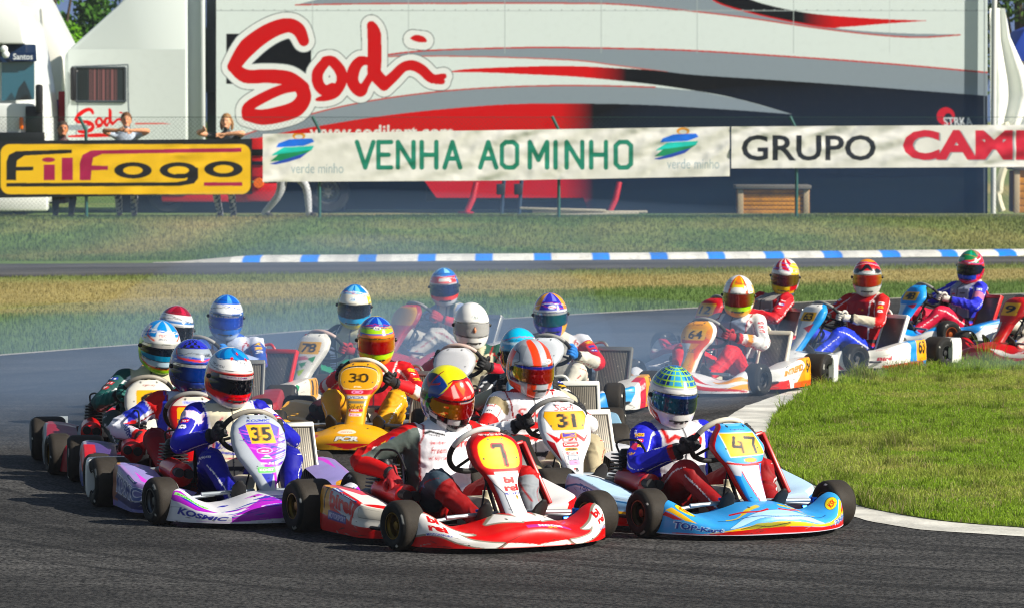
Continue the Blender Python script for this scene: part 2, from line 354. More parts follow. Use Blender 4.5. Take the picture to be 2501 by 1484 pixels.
# inner island with its painted apron
isl=[(3300,880),(2700,884),(2501,890),(2300,900),(2170,912),(2083,927),(1990,957),(1938,984),(1895,1017),(1875,1057),(1871,1104),(1895,1131),(1932,1161),(1986,1185),(2086,1232),(2149,1249),(2300,1274),(2501,1291),(2800,1312),(3300,1330)]
apr=[(3300,872),(2700,876),(2501,881),(2300,890),(2130,905),(2012,931),(1865,977),(1797,1004),(1768,1032),(1762,1070),(1785,1120),(1850,1172),(1950,1222),(2090,1264),(2149,1279),(2300,1299),(2501,1312),(2800,1330),(3300,1345)]
def gpoly(pts,n=8): return np.array([gnd(*p) for p in cat(pts,n)])
ISL,APR=gpoly(isl),gpoly(apr)
def flat(name,poly,z,m,jit=0):
    p=np.array(poly); 
    if jit: p=p+jit*(np.stack([fbm(p[:,0]*5,p[:,1]*5,3),fbm(p[:,0]*5,p[:,1]*5,8)],-1)-.5)
    bm=bmesh.new(); bm.faces.new([bm.verts.new((*q,z)) for q in p]); bmesh.ops.triangulate(bm,faces=bm.faces[:]); bmesh.ops.recalc_face_normals(bm,faces=bm.faces[:])
    if bm.faces[0].normal.z<0: bmesh.ops.reverse_faces(bm,faces=bm.faces[:])
    V=[v.co[:] for v in bm.verts]; F=[[v.index for v in f.verts] for f in bm.faces]; bm.free(); return structure(mk(name,V,F,m,smooth=False))
flat('painted_apron',APR,.0095,mat('worn_apron_paint','#c6c5bd',.75,var=.30,vscale=3.4,bscale=40,bdist=.004),.05)
flat('island_ground',ISL,.013,mat('island_earth','#5a6a28',.95,var=.4,vscale=5))
GRASSB=pmat('grass_blades',.6,spec=.25)
_t=GRASSB.node_tree; _tr=_t.nodes.new('ShaderNodeBsdfTranslucent'); _mx=_t.nodes.new('ShaderNodeMixShader'); _mx.inputs[0].default_value=.45; _at=[n for n in _t.nodes if n.type=='ATTRIBUTE'][0]
_t.links.new(_at.outputs['Color'],_tr.inputs[0]); _t.links.new(_t.nodes['Principled BSDF'].outputs[0],_mx.inputs[1]); _t.links.new(_tr.outputs[0],_mx.inputs[2]); _t.links.new(_mx.outputs[0],_t.nodes['Material Output'].inputs[0])
def blades(name,xy,z,h,w,col,lean=.5):
    n=len(xy); a=rng.uniform(0,2*np.pi,n); b=rng.uniform(0,2*np.pi,n); L=rng.uniform(.15,1,n)*lean*h
    d=np.stack([np.cos(a),np.sin(a),0*a],-1)*w[:,None]*.5; base=np.column_stack([xy,z])
    mid=base+np.stack([np.cos(b)*L*.3,np.sin(b)*L*.3,h*.6],-1); tip=base+np.stack([np.cos(b)*L,np.sin(b)*L,h*(1-.25*L/h)],-1)
    V=np.stack([base-d,base+d,mid+d*.75,mid-d*.75,tip],1).reshape(-1,3); k=np.arange(n)*5
    T=np.stack([np.stack([k,k+1,k+2],-1),np.stack([k,k+2,k+3],-1),np.stack([k+3,k+2,k+4],-1)],1).reshape(-1,3)
    return structure(mk(name,V,T,GRASSB,None,np.repeat(col,5,0),False),'stuff')
def scatter(n,x0,x1,y0,y1,keep):
    p=np.column_stack([rng.uniform(x0,x1,n),rng.uniform(y0,y1,n)]); return p[keep(p)]
# island: short lawn, tufts leaning over its edge
p=scatter(430000,1.6,6.,20.5,37,lambda q:in_poly(q,ISL)&(q[:,0]<(q[:,1]*.1313+.6)))
ed=np.min(np.linalg.norm(p[:,None]-ISL[None,::2],axis=2),axis=1) if len(p)<60000 else np.concatenate([np.min(np.linalg.norm(c[:,None]-ISL[None,::2],axis=2),axis=1) for c in np.array_split(p,40)])
n1=fbm(p[:,0]*.8,p[:,1]*.8,31); n2=fbm(p[:,0]*3.5,p[:,1]*3.5,41)
far=sst(25.,32.,p[:,1]); tuft=sst(.62,.75,n2)*.6+1.5*np.exp(-(ed/.20)**2)*(.35+far)*(.3+1.2*sst(.4,.65,n2))
h=(.014+.017*n1)*(1+1.4*tuft)*rng.uniform(.5,1.3,len(p))
n3=fbm(p[:,0]*1.6+7,p[:,1]*1.1,77); dr=np.clip(sst(.40,.62,n1+.14*(rng.random(len(p))-.5))*.40+sst(.54,.68,n3)*.40,0,.9)*(1-.8*np.exp(-(ed/.3)**2))
g=np.array([.25,.39,.022]); dc=np.array([.52,.47,.13]); col=(g*(1-dr[:,None])+dc*dr[:,None])*rng.uniform(.5,1.35,(len(p),1))
clump=sst(.66,.74,fbm(p[:,0]*5+3,p[:,1]*5,91)); h=h*(1+1.3*clump); col*=(1-.35*clump)[:,None]
st=rng.random(len(p))<.05+.10*sst(.5,.65,n3); col[st]=np.array([.42,.36,.17])*rng.uniform(.7,1.1,(st.sum(),1))
blades('island_grass',p,np.full(len(p),.013),h,rng.uniform(.0035,.007,len(p)),col,1.1)
p=scatter(190000,-9,9,33,62.5,lambda q:(q[:,1]>EDGE(q[:,0])+.02)&(q[:,1]<T2N(q[:,0])-.05)&(np.abs(q[:,0])<q[:,1]*.137+.5))
h=rng.uniform(.015,.055,len(p))*(.4+1.2*fbm(p[:,0]*.7,p[:,1]*.7,55))*np.where(dry(p[:,0],p[:,1])>.5,.8,1.25)
blades('verge_grass',p,np.zeros(len(p)),h,rng.uniform(.006,.013,len(p)),grass_col(p[:,0],p[:,1],rng.uniform(-.22,.28,(len(p),1))))
p=scatter(120000,-11,11,60.5,70,lambda q:(q[:,1]>np.maximum(KERB(q[:,0])+1.02,T2F(q[:,0])+.1))&(np.abs(q[:,0])<q[:,1]*.137+.5))
h=rng.uniform(.02,.07,len(p))*(.4+1.1*fbm(p[:,0]*.8,p[:,1]*.8,57))
blades('bank_grass',p,zg(p[:,1]),h,rng.uniform(.01,.022,len(p)),grass_col(p[:,0],p[:,1],rng.uniform(-.22,.28,(len(p),1))))
# hill far behind, distance haze painted into its blue-grey colour
X=np.linspace(-2600,2600,90); n=fbm(X/420,X*0,71); A=np.stack([X,np.full_like(X,3600),np.full_like(X,-5)],-1); T=np.stack([X,np.full_like(X,5200),150+170*n],-1); m1=A*.55+T*.45; m1[:,2]=60+60*n
P=np.stack([A,m1,T],1).reshape(-1,3); structure(mk('hill',P,gridF(len(X),3)[:,::-1],mat('hill_haze_blue','#4d5f80',.95,var=.15,vscale=.004)))
# ---------------------------------------------------------------- trees
LEAF=pmat('leaves',.55,spec=.3); BARK=mat('bark','#3c3127',.9,bscale=12,bdist=.03)
def tree(label,x,y,h,cr,col,seed,n=3600):
    r=np.random.default_rng(seed); t=empty('leafy_tree',(x,y,zg(y))); tag(t,label,'tree','trees behind the trucks')
    m=M(); m.add(tube([(0,0,-.1),(.05,.05,h*.3),(0,.1,h*.6),(.1,0,h*.9)],[.16,.12,.08,.02],8))
    cl=[]
    for k in range(16):
        a=r.uniform(0,6.28); q=np.array([math.cos(a)*cr*r.uniform(.1,.75),math.sin(a)*cr*r.uniform(.1,.75),h*r.uniform(.32,.97)]); q[:2]*=1.15-.6*abs(q[2]/h-.55); cl.append((q,cr*r.uniform(.28,.5)))
        m.add(tube([(0,0,h*.25),q*.5+np.array([0,0,h*.16]),q],[.06,.035,.012],6))
    m.build('trunk',BARK,t)
    V=[];C=[]
    for q,rad in cl:
        c=n//16; d=r.normal(size=(c,3)); d/=np.linalg.norm(d,axis=1,keepdims=True); p=q+d*rad*(r.uniform(.25,1.1,(c,1)))*np.array([1,1,.8])
        u=r.normal(size=(c,3)); u/=np.linalg.norm(u,axis=1,keepdims=True); v=np.cross(u,r.normal(size=(c,3))); v/=np.linalg.norm(v,axis=1,keepdims=True); s=r.uniform(.05,.11,(c,1))
        V.append(np.stack([p-u*s,p+v*s*.6,p+u*s,p-v*s*.6],1)); C.append(np.repeat((lin(col)*r.uniform(.55,1.35,(c,1)))[:,None],4,1))
    V=np.concatenate(V).reshape(-1,3); k=np.arange(len(V)//4)*4
    mk('crown',V,np.stack([k,k+1,k+2,k+3],-1),LEAF,t,np.concatenate(C).reshape(-1,3),False)
for lab,px,Y,h,cr,c,s in [('tall bright green tree rising beside the gable of the left white trailer',128,92,6.2,1.05,'#5f8a2c',1),('low yellow-green bush of a tree in the gap left of the white cab',165,96,3.9,1.0,'#6f9a30',2),('dark round-topped tree just above the slope of the white cab',225,100,5.0,1.2,'#3c5f26',3),
    ('dark tree above the white marquee at the right edge',2490,90,7.2,2.3,'#3a5420',4),('broad green tree half hidden behind the roof of the white cab',345,104,6.9,1.5,'#48702a',5)]:
    tree(lab,at(px,100,Y)[0],Y,h,cr,c,s)
# ---------------------------------------------------------------- big race truck: trailer side panel traced in survey pixels
YT=72.
def plate(name,x0,x1,top,bot,Y,mats,parent,base,px,paint,nx,ny,wr=None):
    tx=np.linspace(x0,x1,nx); v=np.linspace(0,1,ny); tp=top(tx) if callable(top) else np.full(nx,top); bt=bot(tx) if callable(bot) else np.full(nx,bot)
    U=np.stack([np.repeat(tx,ny),(bt[:,None]+(tp-bt)[:,None]*v).ravel()],-1)
    wx,wz=at(U[:,0],U[:,1],Y); P=np.stack([wx,np.full_like(wx,Y),wz],-1)
    if wr is not None: P[:,1]+=wr(U)
    pt=Paint(U,base,px); paint(pt)
    return mk(name,P,gridF(nx,ny),mats,parent,pt.get(),True,None,0)
def X_(px,Y=YT): return float(at(px,300,Y)[0])
def Z_(py,Y=YT): return float(at(1250,py,Y)[1])
RED,GREY,WHT,BLK='#bb0009','#8a959d','#dae4e1','#05080b'
SODI=[([(742,100),(728,72),(700,62),(655,78),(605,115),(570,163)],[13,17,18,20,22,15]),([(570,163),(600,186),(655,186),(705,192),(738,215)],[14,17,17,18,18]),([(738,215),(742,240),(722,266),(680,280),(640,286),(606,280)],[17,18,20,20,19,16]),([(604,282),(606,262),(640,240),(690,218),(735,212)],[14,13,13,12,10]),
  ([(792,146),(812,150),(832,175),(834,200),(818,226),(796,238),(774,243)],[8,13,14,13,13,9,4]),([(796,150),(776,178),(778,206),(795,222),(812,214)],[12,14,14,14,12]),
  ([(905,150),(880,150),(864,172),(862,202),(880,222),(892,208),(908,180)],[8,13,15,15,15,10,9]),([(907,62),(914,85),(915,150),(915,178),(938,205)],[11,17,17,17,16]),([(938,208),(962,186),(985,164),(1008,160),(1030,170),(1056,192),(1084,186)],[14,13,12,13,13,12,7]),([(1066,197),(1080,199)],[9,7])]
def sodi(p,dx=0,dy=0,s=1.,out=True,col=RED,rim=True):
    L=[(np.array(a)*s+np.array([dx,dy]),np.array(w)*s) for a,w in SODI]; L=[(cat(a,5),np.interp(np.linspace(0,len(w)-1,len(cat(a,5))),range(len(w)),w)) for a,w in L]
    dot=cat(np.array([(1002,94),(1016,85),(1036,90),(1042,102),(1022,103)])*s+np.array([dx,dy]),5,True)
    if out:
        for e,c in ((16*s,'#5b6468'),(14*s,'#e4e9e6')):
            for a,w in L: p.line(a,w+e,c)
            p.line(np.array([(1008,96),(1036,99)])*s+np.array([dx,dy]),9*s+e,c)
    for a,w in L: p.line(a,w,col)
    p.poly(dot,col)
def trailer_paint(p):
    gA=cat([(722,12),(900,9),(1100,8),(1400,8),(1500,10),(1600,18),(1800,40),(2000,69),(2150,86),(2250,91),(2345,85)],6)
    up=cat([(2345,84),(2200,81),(2060,71),(1900,46),(1800,23),(1735,-5),(1680,-40)],6)
    p.poly(np.vstack([gA,up,[(860,-40),(800,-8)]]),GREY); p.line(gA,1.8,'#b55a55')
    bs=cat([(1700,-40),(1742,0),(1800,22),(1900,46),(2000,64),(2060,66),(2160,58),(2262,51)],6); bu=cat([(2262,50),(2150,46),(2000,35),(1900,18),(1825,-5),(1780,-40)],6)
    pl=np.vstack([bs,bu]); p.mix(lambda u:in_poly(u,pl),lambda u:(u[:,0]-1960)/80,BLK,'#c00a0e'); p.line(bs[6:30],1.8,RED)
    p.rect(553,82,760,205,BLK)
    bu_=cat([(930,136),(1000,127),(1100,121),(1300,116),(1500,118),(1700,124),(2000,143),(2200,158),(2412,177)],6)
    bl=cat([(2412,234),(2100,210),(1900,196),(1700,183),(1600,172),(1500,159),(1400,147),(1200,139),(1050,137),(930,138)],6)
    p.poly(np.vstack([bu_,bl]),GREY); p.line(bu_,1.8,'#b8403c'); p.line(bl[22:],1.6,'#b8706a')
    cu=cat([(1095,175),(1150,168),(1300,162),(1420,162),(1500,166),(1600,172),(1700,183),(1900,196),(2100,210),(2412,234)],6)
    cl=[(2412,300),(2000,290),(1935,279)]+list(cat([(1935,279),(1800,241),(1700,222),(1600,207),(1500,196),(1400,187),(1300,182),(1180,177),(1095,176)],6))
    pc=np.vstack([cu,cl]); p.mix(lambda u:in_poly(u,pc),lambda u:(u[:,0]-1440)/90,'#c40d14',BLK)
    du=cat([(560,345),(600,328),(700,296),(800,268),(900,247),(1000,232),(1100,221),(1200,214),(1300,210),(1400,209),(1500,210),(1600,213)],6)
    dl=cat([(1935,279),(1800,269),(1600,257),(1450,253),(1300,253),(1200,257),(1100,265),(1000,275),(900,288),(800,304),(700,322),(560,352)],6)
    lo=np.vstack([dl,[(560,600),(2500,600),(2412,290),(1935,279)]]); p.mix(lambda u:in_poly(u,lo),lambda u:(u[:,0]-1370)/80,'#bf0e18',BLK)
    p.poly(np.vstack([du,[(1700,222),(1800,241)],dl]),GREY); p.line(du,1.8,'#b55a55')
    for k in range(1,8): p.line([(528+235*k,-40),(528+235*k,130)],.7,'#a9b3b2')
    for x_ in np.arange(540,2410,26): p.ell((x_,24),(1.5,1.5),'#9aa4a4')
    sodi(p); p.text('www.sodikart.com',(932,322),34,'#e6e3df',w=352,flip=True,bold=.02)
    p.ell((2310,284),(22,22),'#c3202c'); p.ell((2316,288),(10,12),BLK); p.text('STRKA',(2340,297),22,'#dfe3e6',w=70,flip=True,shear=-.2)
    p.line([(528,26),(2412,26)],.9,'#aab3b3'); p.line([(2404,-40),(2404,520)],1.2,'#6d757c')
tr=empty('race_trailer',(X_(1470),YT,zg(YT))); tag(tr,'long white race trailer with red script lettering and grey, red and black swooshes','truck trailer')
def keep(o,par):           # parent keeping world placement
    o.parent=par; o.matrix_parent_inverse=Matrix.Translation(par.location).inverted() if par.rotation_euler.z==0 else par.matrix_world.inverted(); return o
bot=lambda x:np.interp(x,[528,1036,1066,1425,1440,2412],[441,441,483,483,523,523])
keep(plate('side_panel',528,2412,-34,bot,YT,TRUCKP,None,WHT,2.,trailer_paint,1150,340),tr)
zt,zb=Z_(-34),Z_(441)
keep(M().add(box(((X_(528)+X_(2412))/2,YT+1.28,(zt+zb)/2),(X_(2412)-X_(528)-.02,2.5,zt-zb-.02),.03)).build('trailer_box',mat('trailer_white','#c4ccc9',.4,coat=.2)),tr)
keep(M().add(box(((X_(1450)+X_(2412))/2,YT+1.0,(zb+.47)/2),(X_(2412)-X_(1450)-.1,1.9,zb-.5),.02)).build('skirt',mat('skirt_black','#0b0f14',.6)),tr)
keep(M().add(box(((X_(1040)+X_(1440))/2,YT+1.3,(zb+.8)/2),(X_(1440)-X_(1040),2.0,.5),.02)).add(box(((X_(640)+X_(1440))/2,YT+1.9,.95),(X_(1440)-X_(640),.3,.9),.02)).build('underframe',DARKM),tr)
for px in (1148,1496):
    x=X_(px); keep(M().add(tube([(x+.12,YT-.22,Z_(445)),(x+.05,YT-.3,Z_(485)),(x-.06,YT-.34,.50)],[.055,.06,.055],10)).add(box((x-.07,YT-.34,.49),(.28,.28,.04),.01)).build('landing_leg',mat('jack_red','#a8232c',.5,bscale=20,bdist=.004)),tr)
def truck_wheel(px,py,par,Y=YT):
    x,z=at(px,py,Y); r=z-.47
    m=M(); m.add(lathe([(r*.56,-.02),(r*.62,-.05),(r*.9,-.06),(r,.0),(r,.26),(r*.9,.3),(r*.5,.3)],40,1,(x,Y+.2,z))); t=keep(m.build('wheel',mat('truck_tyre','#1c1d1f',.8,bscale=30,bdist=.01)),par)
    m=M().add(lathe([(.01,-.06),(.07,-.06),(.09,.0),(r*.3,.02),(r*.36,.1),(r*.5,.08),(r*.57,-.03),(r*.6,-.01)],32,1,(x,Y+.2,z)))
    for k in range(8): a=k*math.pi/4; m.add(ball((x+math.cos(a)*r*.24,Y+.2,z+math.sin(a)*r*.24),.03,6))
    o=m.build('rim',mat('truck_rim','#8d9092',.35,.7)); o.parent=t
    return t
# tractor unit of the race truck
cb=empty('truck_cab',(X_(330),YT,zg(YT))); tag(cb,'white truck cab with high sloping roof fairing and curtained side window','truck')
sh=[(158,478),(158,134),(172,118),(296,6),(322,-34),(458,-34),(458,478)]
V,F=prism([(X_(a),Z_(b)) for a,b in sh],YT,YT+2.5,.06); keep(M().add((V,F)).build('cab_shell',mat('cab_white','#cdd5d2',.42,spec=.3)),cb)
def door_paint(p):
    p.line([(176,163),(312,158),(313,250),(318,330)],1.6,'#59636a'); p.line([(186,166),(183,236),(190,247),(186,330)],1.3,'#7a848a')
    sodi(p,-8,215,.265,False,'#c8202a') if False else sodi(p,45,252,.245,False,'#c8202a')
    p.poly([(165,331),(240,325),(345,331),(240,335),(165,335)],'#c8202a'); p.poly([(330,300),(400,300),(420,303),(330,304)],'#cf6a62'); p.poly([(165,305),(215,305),(215,318),(165,318)],'#8e989e')
keep(plate('door',166,452,120,345,YT-.012,TRUCKP,None,'#cdd5d2',1.4,door_paint,260,210),cb)
def win_paint(p):
    p.put(lambda u:(u[:,0]>214)&(u[:,0]<286)&(np.sin(u[:,0]*.9+np.sin(u[:,0]*.31)*2)>-.35),'#553b3d'); p.put(lambda u:(u[:,0]>214)&(u[:,0]<286)&(np.sin(u[:,0]*.9+np.sin(u[:,0]*.31)*2)>.65),'#7b5657'); p.rect(188,165,214,247,'#20292c')
wn=keep(plate('window',188,304,168,246,YT-.03,pmat('cab_glass',.12,.5),None,'#252e32',1.4,win_paint,120,80),cb)
x0,x1,z0,z1=X_(186),X_(307),Z_(248),Z_(165); fr=M()
for a,b in (((x0,z0),(x1,z0)),((x1,z0),(x1,z1)),((x1,z1),(x0,z1)),((x0,z1),(x0,z0))): fr.add(tube([(a[0],YT-.03,a[1]),(b[0],YT-.03,b[1])],.022,8))
o=fr.build('window_frame',mat('seal_grey','#3a4247',.6)); o.parent=wn
keep(M().add(box((X_(182),YT-.16,Z_(205)),(.1,.22,.62),.04)).add(tube([(X_(182),YT-.1,Z_(180)),(X_(192),YT,Z_(172))],.02,6)).build('mirror',BLACK),cb)
keep(M().add(box(((X_(452)+X_(494))/2,YT+.26,(Z_(345)+Z_(-34))/2),(X_(494)-X_(452),.1,Z_(-34)-Z_(345)),.01)).add(box((X_(496),YT+.15,(Z_(345)+Z_(-34))/2),(X_(500)-X_(491),.34,Z_(-34)-Z_(345)),.02)).build('side_deflector',mat('deflector_white','#d4dbd9',.4,coat=.2)),cb)
keep(M().add(box((X_(514),YT+1.4,Z_(200)),(X_(529)-X_(499),1.6,Z_(-34)-Z_(440)),.02)).add(box((X_(516),YT+.55,Z_(145)),(.28,.1,1.2),.02)).build('coupling_gap',mat('gap_grey','#4b5356',.7)),cb)
keep(M().add(box((X_(505),YT+.35,Z_(483)),(X_(620)-X_(395),.6,.16),.03)).add(box((X_(640),YT+.3,Z_(470)),(.62,.7,.34),.05)).add(box((X_(628),YT+.2,Z_(385)),(.28,.5,.72),.03)).build('chassis_skirt',mat('truck_red','#b3141d',.4,coat=.2)),cb)
keep(M().add(box((X_(628),YT-.06,Z_(372)),(.24,.05,.12),.01)).add(box((X_(628),YT-.06,Z_(398)),(.24,.05,.07),.01)).add(box((X_(560),YT+1.2,Z_(505)),(X_(840)-X_(290),.9,.5),.02)).build('chassis_frame',DARKM),cb)
keep(M().add(lathe([(.0,-.08),(.09,-.08),(.1,0)],16,1,(X_(632),YT-.06,Z_(447)))).build('tail_light',mat('lamp_orange','#e0761a',.3)),cb)
truck_wheel(800,468,cb); truck_wheel(408,470,cb)
# white lorry at the left edge, seen from its front
YL=70.5
lt=empty('white_lorry',(X_(40,YL),YL,zg(YL))); tag(lt,'white cab-over lorry at the left edge with dark sun visor and slanted windscreen','truck')
XL=lambda p:X_(p,YL); ZL=lambda p:Z_(p,YL)
V,F=prism([(XL(a),ZL(b)) for a,b in [(-120,500),(-120,-10),(40,10),(72,62),(84,130),(104,250),(106,345),(104,500)]],YL+.25,YL+2.4,.1); keep(M().add((V,F)).build('cab_shell',mat('lorry_white','#e2e6e4',.35,coat=.3)),lt)
V,F=prism([(XL(a),ZL(b)) for a,b in [(-118,104),(-118,-30),(48,0),(62,108)]],YL-.1,YL+.3,.05); keep(M().add((V,F)).build('roof_deflector',mat('lorry_white','#fff')),lt)
keep(plate('windscreen',4,84,lambda x:np.interp(x,[4,84],[152,150]),lambda x:np.interp(x,[4,84],[246,243]),YL+.1,pmat('windscreen_glass',.08,.8,spec=.8),None,'#3f6a7c',2.,lambda p:(p.poly([(35,246),(45,215),(60,196),(72,222),(80,246)],'#20323c'),p.poly([(12,246),(28,225),(40,246)],'#2c4450')),60,50),lt)
keep(M().add((np.array([(XL(a),YL+y,ZL(b)) for a,b,y in [(-2,152,.0),(90,150,.0),(84,108,.22),(-2,108,.22),(-2,152,.06),(90,150,.06),(84,112,.3),(-2,112,.3)]]),[[0,1,2,3],[4,7,6,5],[0,4,5,1],[1,5,6,2],[2,6,7,3],[3,7,4,0]])).build('sun_visor',mat('visor_navy','#1a2a44',.3,coat=.3),smooth=False),lt)
keep(plate('visor_lettering',28,84,128,148,YL-.03,TRUCKP,None,'#1f3050',1.4,lambda p:p.text('Santos',(56,138),15,'#e6ebee',w=48,flip=True),90,40),lt)
for q in ((12,120),(16,133)): keep(M().add(ball((XL(q[0]),YL-.06,ZL(q[1])),(.07,.05,.07),8)).build('roof_lamp',mat('lamp_glass','#e8ecec',.15)),lt)
keep(M().add(box((XL(15),YL+.2,ZL(295)),(XL(110)-XL(-80),.3,ZL(252)-ZL(338)),.05)).build('front_panel',mat('lorry_white','#fff')),lt)
keep(M().add(box((XL(83),YL+.05,ZL(296)),(XL(104)-XL(62),.1,ZL(262)-ZL(336)),.02)).add(box((XL(40),YL+.04,ZL(338)),(XL(106)-XL(-30),.14,.22),.02)).build('grille',BLACK),lt)
keep(M().add(box((XL(52),YL+.0,ZL(301)),(.07,.06,.22),.02)).build('indicator_light',mat('lamp_orange','#e0761a',.3)),lt)
keep(M().add(box((XL(30),YL+.05,ZL(495)),(XL(112)-XL(-60),.3,.30),.05)).build('bumper',mat('lorry_white','#fff')),lt)
keep(M().add(box((XL(98),YL-.1,ZL(240)),(.12,.2,.5),.04)).build('mirror',BLACK),lt)
truck_wheel(45,500,lt,YL+.1)
lb=empty('white_box_trailer',(X_(60,76),76,zg(76))); tag(lb,'plain white trailer with a sloping gable behind the lorry at the left edge','truck trailer')
V,F=prism([(X_(a,76),Z_(b,76)) for a,b in [(-140,470),(-140,-50),(70,-50),(102,0),(158,112),(160,470)]],76,78.4,.06); keep(M().add((V,F)).build('box_body',mat('lorry_white','#fff')),lb)
V,F=prism([(X_(a,75.4),Z_(b,75.4)) for a,b in [(100,20),(112,20),(156,116),(156,250),(112,236)]],75.2,75.9,.05); keep(M().add((V,F)).build('front_fairing',mat('fairing_ivory','#efefe6',.4)),lb)
mb=empty('maroon_stall',(X_(130,73.5),73.5,zg(73.5))); tag(mb,'maroon panelled stall between the left lorry and the white cab','stall')
keep(M().add(box((X_(130,73.5),73.9,Z_(370,73.5)),(X_(158,73.5)-X_(104,73.5),.7,Z_(246,73.5)-Z_(500,73.5)),.02)).build('panel',mat('maroon','#5b1f35',.6)),mb)
keep(M().add(box((X_(132,73.5),73.5,Z_(257,73.5)),(.7,.05,.16),.01)).build('shelf',mat('purple','#5a3a7a',.6)),mb); keep(M().add(box((X_(152,73.5),73.45,Z_(275,73.5)),(.12,.05,.8),.01)).build('banner_strip',mat('red_vinyl','#c02030',.6)),mb)
# marquee, canopies and crates at the right edge
YR=73.
mq=empty('white_marquee',(X_(2460,YR),YR,zg(YR))); tag(mq,'white marquee corner with gathered curtains beside the trailer end','tent')
V=[];cols=[]
tt=np.linspace(0,1,70); zz=np.linspace(0,1,60); P=np.zeros((70,60,3))
for j,v in enumerate(zz):
    py=20+v*285; l=2416+4*v; r=2452+np.interp(v,[0,.25,.6,.75,1],[0,14,62,70,40]); P[:,j,0]=X_(0,YR)+(X_(1000,YR)-X_(0,YR))/1000*(l+(r-l)*tt); P[:,j,1]=YR+.05*np.sin(tt*11+v*2+1.2*np.sin(v*3))*(.4+v); P[:,j,2]=Z_(py,YR)
keep(mk('curtain',P.reshape(-1,3),gridF(70,60)[:,::-1],mat('canvas_white','#e6e7e2',.7,bscale=4,bdist=.02)),mq)
keep(M().add(tube([(X_(2424,YT),YT-.17,.47),(X_(2424,YT),YT-.17,Z_(-40,YR))],.05,10)).build('pole',mat('canvas_pole','#c8cac8',.5)),mq)
ky=np.linspace(300,515,40); keep(M().add(tube([(X_(2452+12*math.sin((y-300)/34)-6*(y>470),YR),YR-.12,Z_(y,YR)) for y in ky],[.07]*40,8)).build('curtain_tie',mat('canvas_cream','#d8d2bd',.7)),mq)
keep(M().add(box((X_(2490,YR),YR+.4,Z_(285,YR)),(.8,.5,.45),.06)).build('rolled_canvas',mat('canvas_grey','#b9bfc0',.6,bscale=5,bdist=.05)),mq)
cp=empty('blue_canopy',(X_(2495,76),76,zg(76))); tag(cp,'blue and white canopy roof showing behind the white marquee','tent')
V,F=prism([(X_(a,76),Z_(b,76)) for a,b in [(2455,150),(2500,72),(2580,40),(2580,150)]],76,78,.03); keep(M().add((V,F)).build('roof',mat('canopy_blue','#2746a8',.6)),cp)
keep(M().add(box((X_(2520,76),76.3,Z_(165,76)),(X_(2580,76)-X_(2462,76),.5,Z_(150,76)-Z_(182,76)),.02)).build('valance',mat('canvas_white','#fff')),cp)
keep(M().add(box((X_(2520,76),75.9,Z_(190,76)),(X_(2580,76)-X_(2478,76),.1,.3),.01)).build('red_banner',mat('maroon_red','#8c1f33',.6)),cp)
def crate(name,x0,x1,y0,y1,Y,label,boards=True):
    t=empty(name,(X_((x0+x1)/2,Y),Y,zg(Y))); tag(t,label,'crate'); xa,xb,za,zb=X_(x0,Y),X_(x1,Y),Z_(y1,Y),Z_(y0,Y); m=M(); n=6
    for k in range(n): m.add(box(((xa+xb)/2,Y,za+(zb-za)*(k+.5)/n),(xb-xa,.03,(zb-za)/n-.012),.004))
    keep(m.build('board',mat('pine_board','#c89048',.75,var=.25,vscale=5)),t)
    keep(M().add(box(((xa+xb)/2,Y+.4,(za+zb)/2),(xb-xa-.04,.75,zb-za-.03),.01)).build('case',mat('crate_inner','#7a5a33',.8)),t)
    keep(M().add(box(((xa+xb)/2,Y+.35,zb+.04),(xb-xa+.05,.9,.07),.01)).build('lid',mat('lid_grey','#6d6a64',.7)),t)
    for x in (xa+.06,xb-.06): keep(M().add(box((x,Y-.03,(za+zb)/2),(.1,.03,zb-za),.005)).build('corner_batten',mat('pale_batten','#b9a98e',.75)),t)
    return t
crate('wooden_crate',1801,1978,462,522,70.2,'wide pine crate on the grass under the white banner with black lettering')
crate('wooden_crate',2476,2560,415,520,69.8,'orange-brown crate standing under the end of the banner at the right edge')
pk=empty('plank_stack',(X_(1430,70),70,zg(70))); tag(pk,'whitish planks lying on the grass in front of the trailer','planks')
for k,(a,b,z,y) in enumerate([(1268,1560,.50,70),(1300,1582,.545,70.1),(1270,1480,.59,70.05)]): keep(M().add(box(((X_(a,70)+X_(b,70))/2,y,z),(X_(b,70)-X_(a,70),.16,.04),.008,rot=(R(1.5*(k-1)),'Y'))).build('plank',mat('bleached_wood','#b9b3a2',.8,bscale=8,bdist=.01)),pk)
for lab,px in (('dark hose stand between the two red jack legs',1225),('dark thin stand right of the hose stand',1268)):
    t=empty('prop_stand',(X_(px,71.2),71.2,.47)); tag(t,lab,'stand'); keep(M().add(tube([(X_(px+6,71.2),71.2,Z_(440,71.2)),(X_(px,71.2),71.2,.47)],.035,8)).build('leg',mat('stand_blue','#23384f',.6)),t); keep(M().add(box((X_(px-2,71.2),71.15,Z_(462,71.2)),(.16,.1,.2),.02)).build('clamp',mat('clamp_dark','#2a2f33',.6)),t)
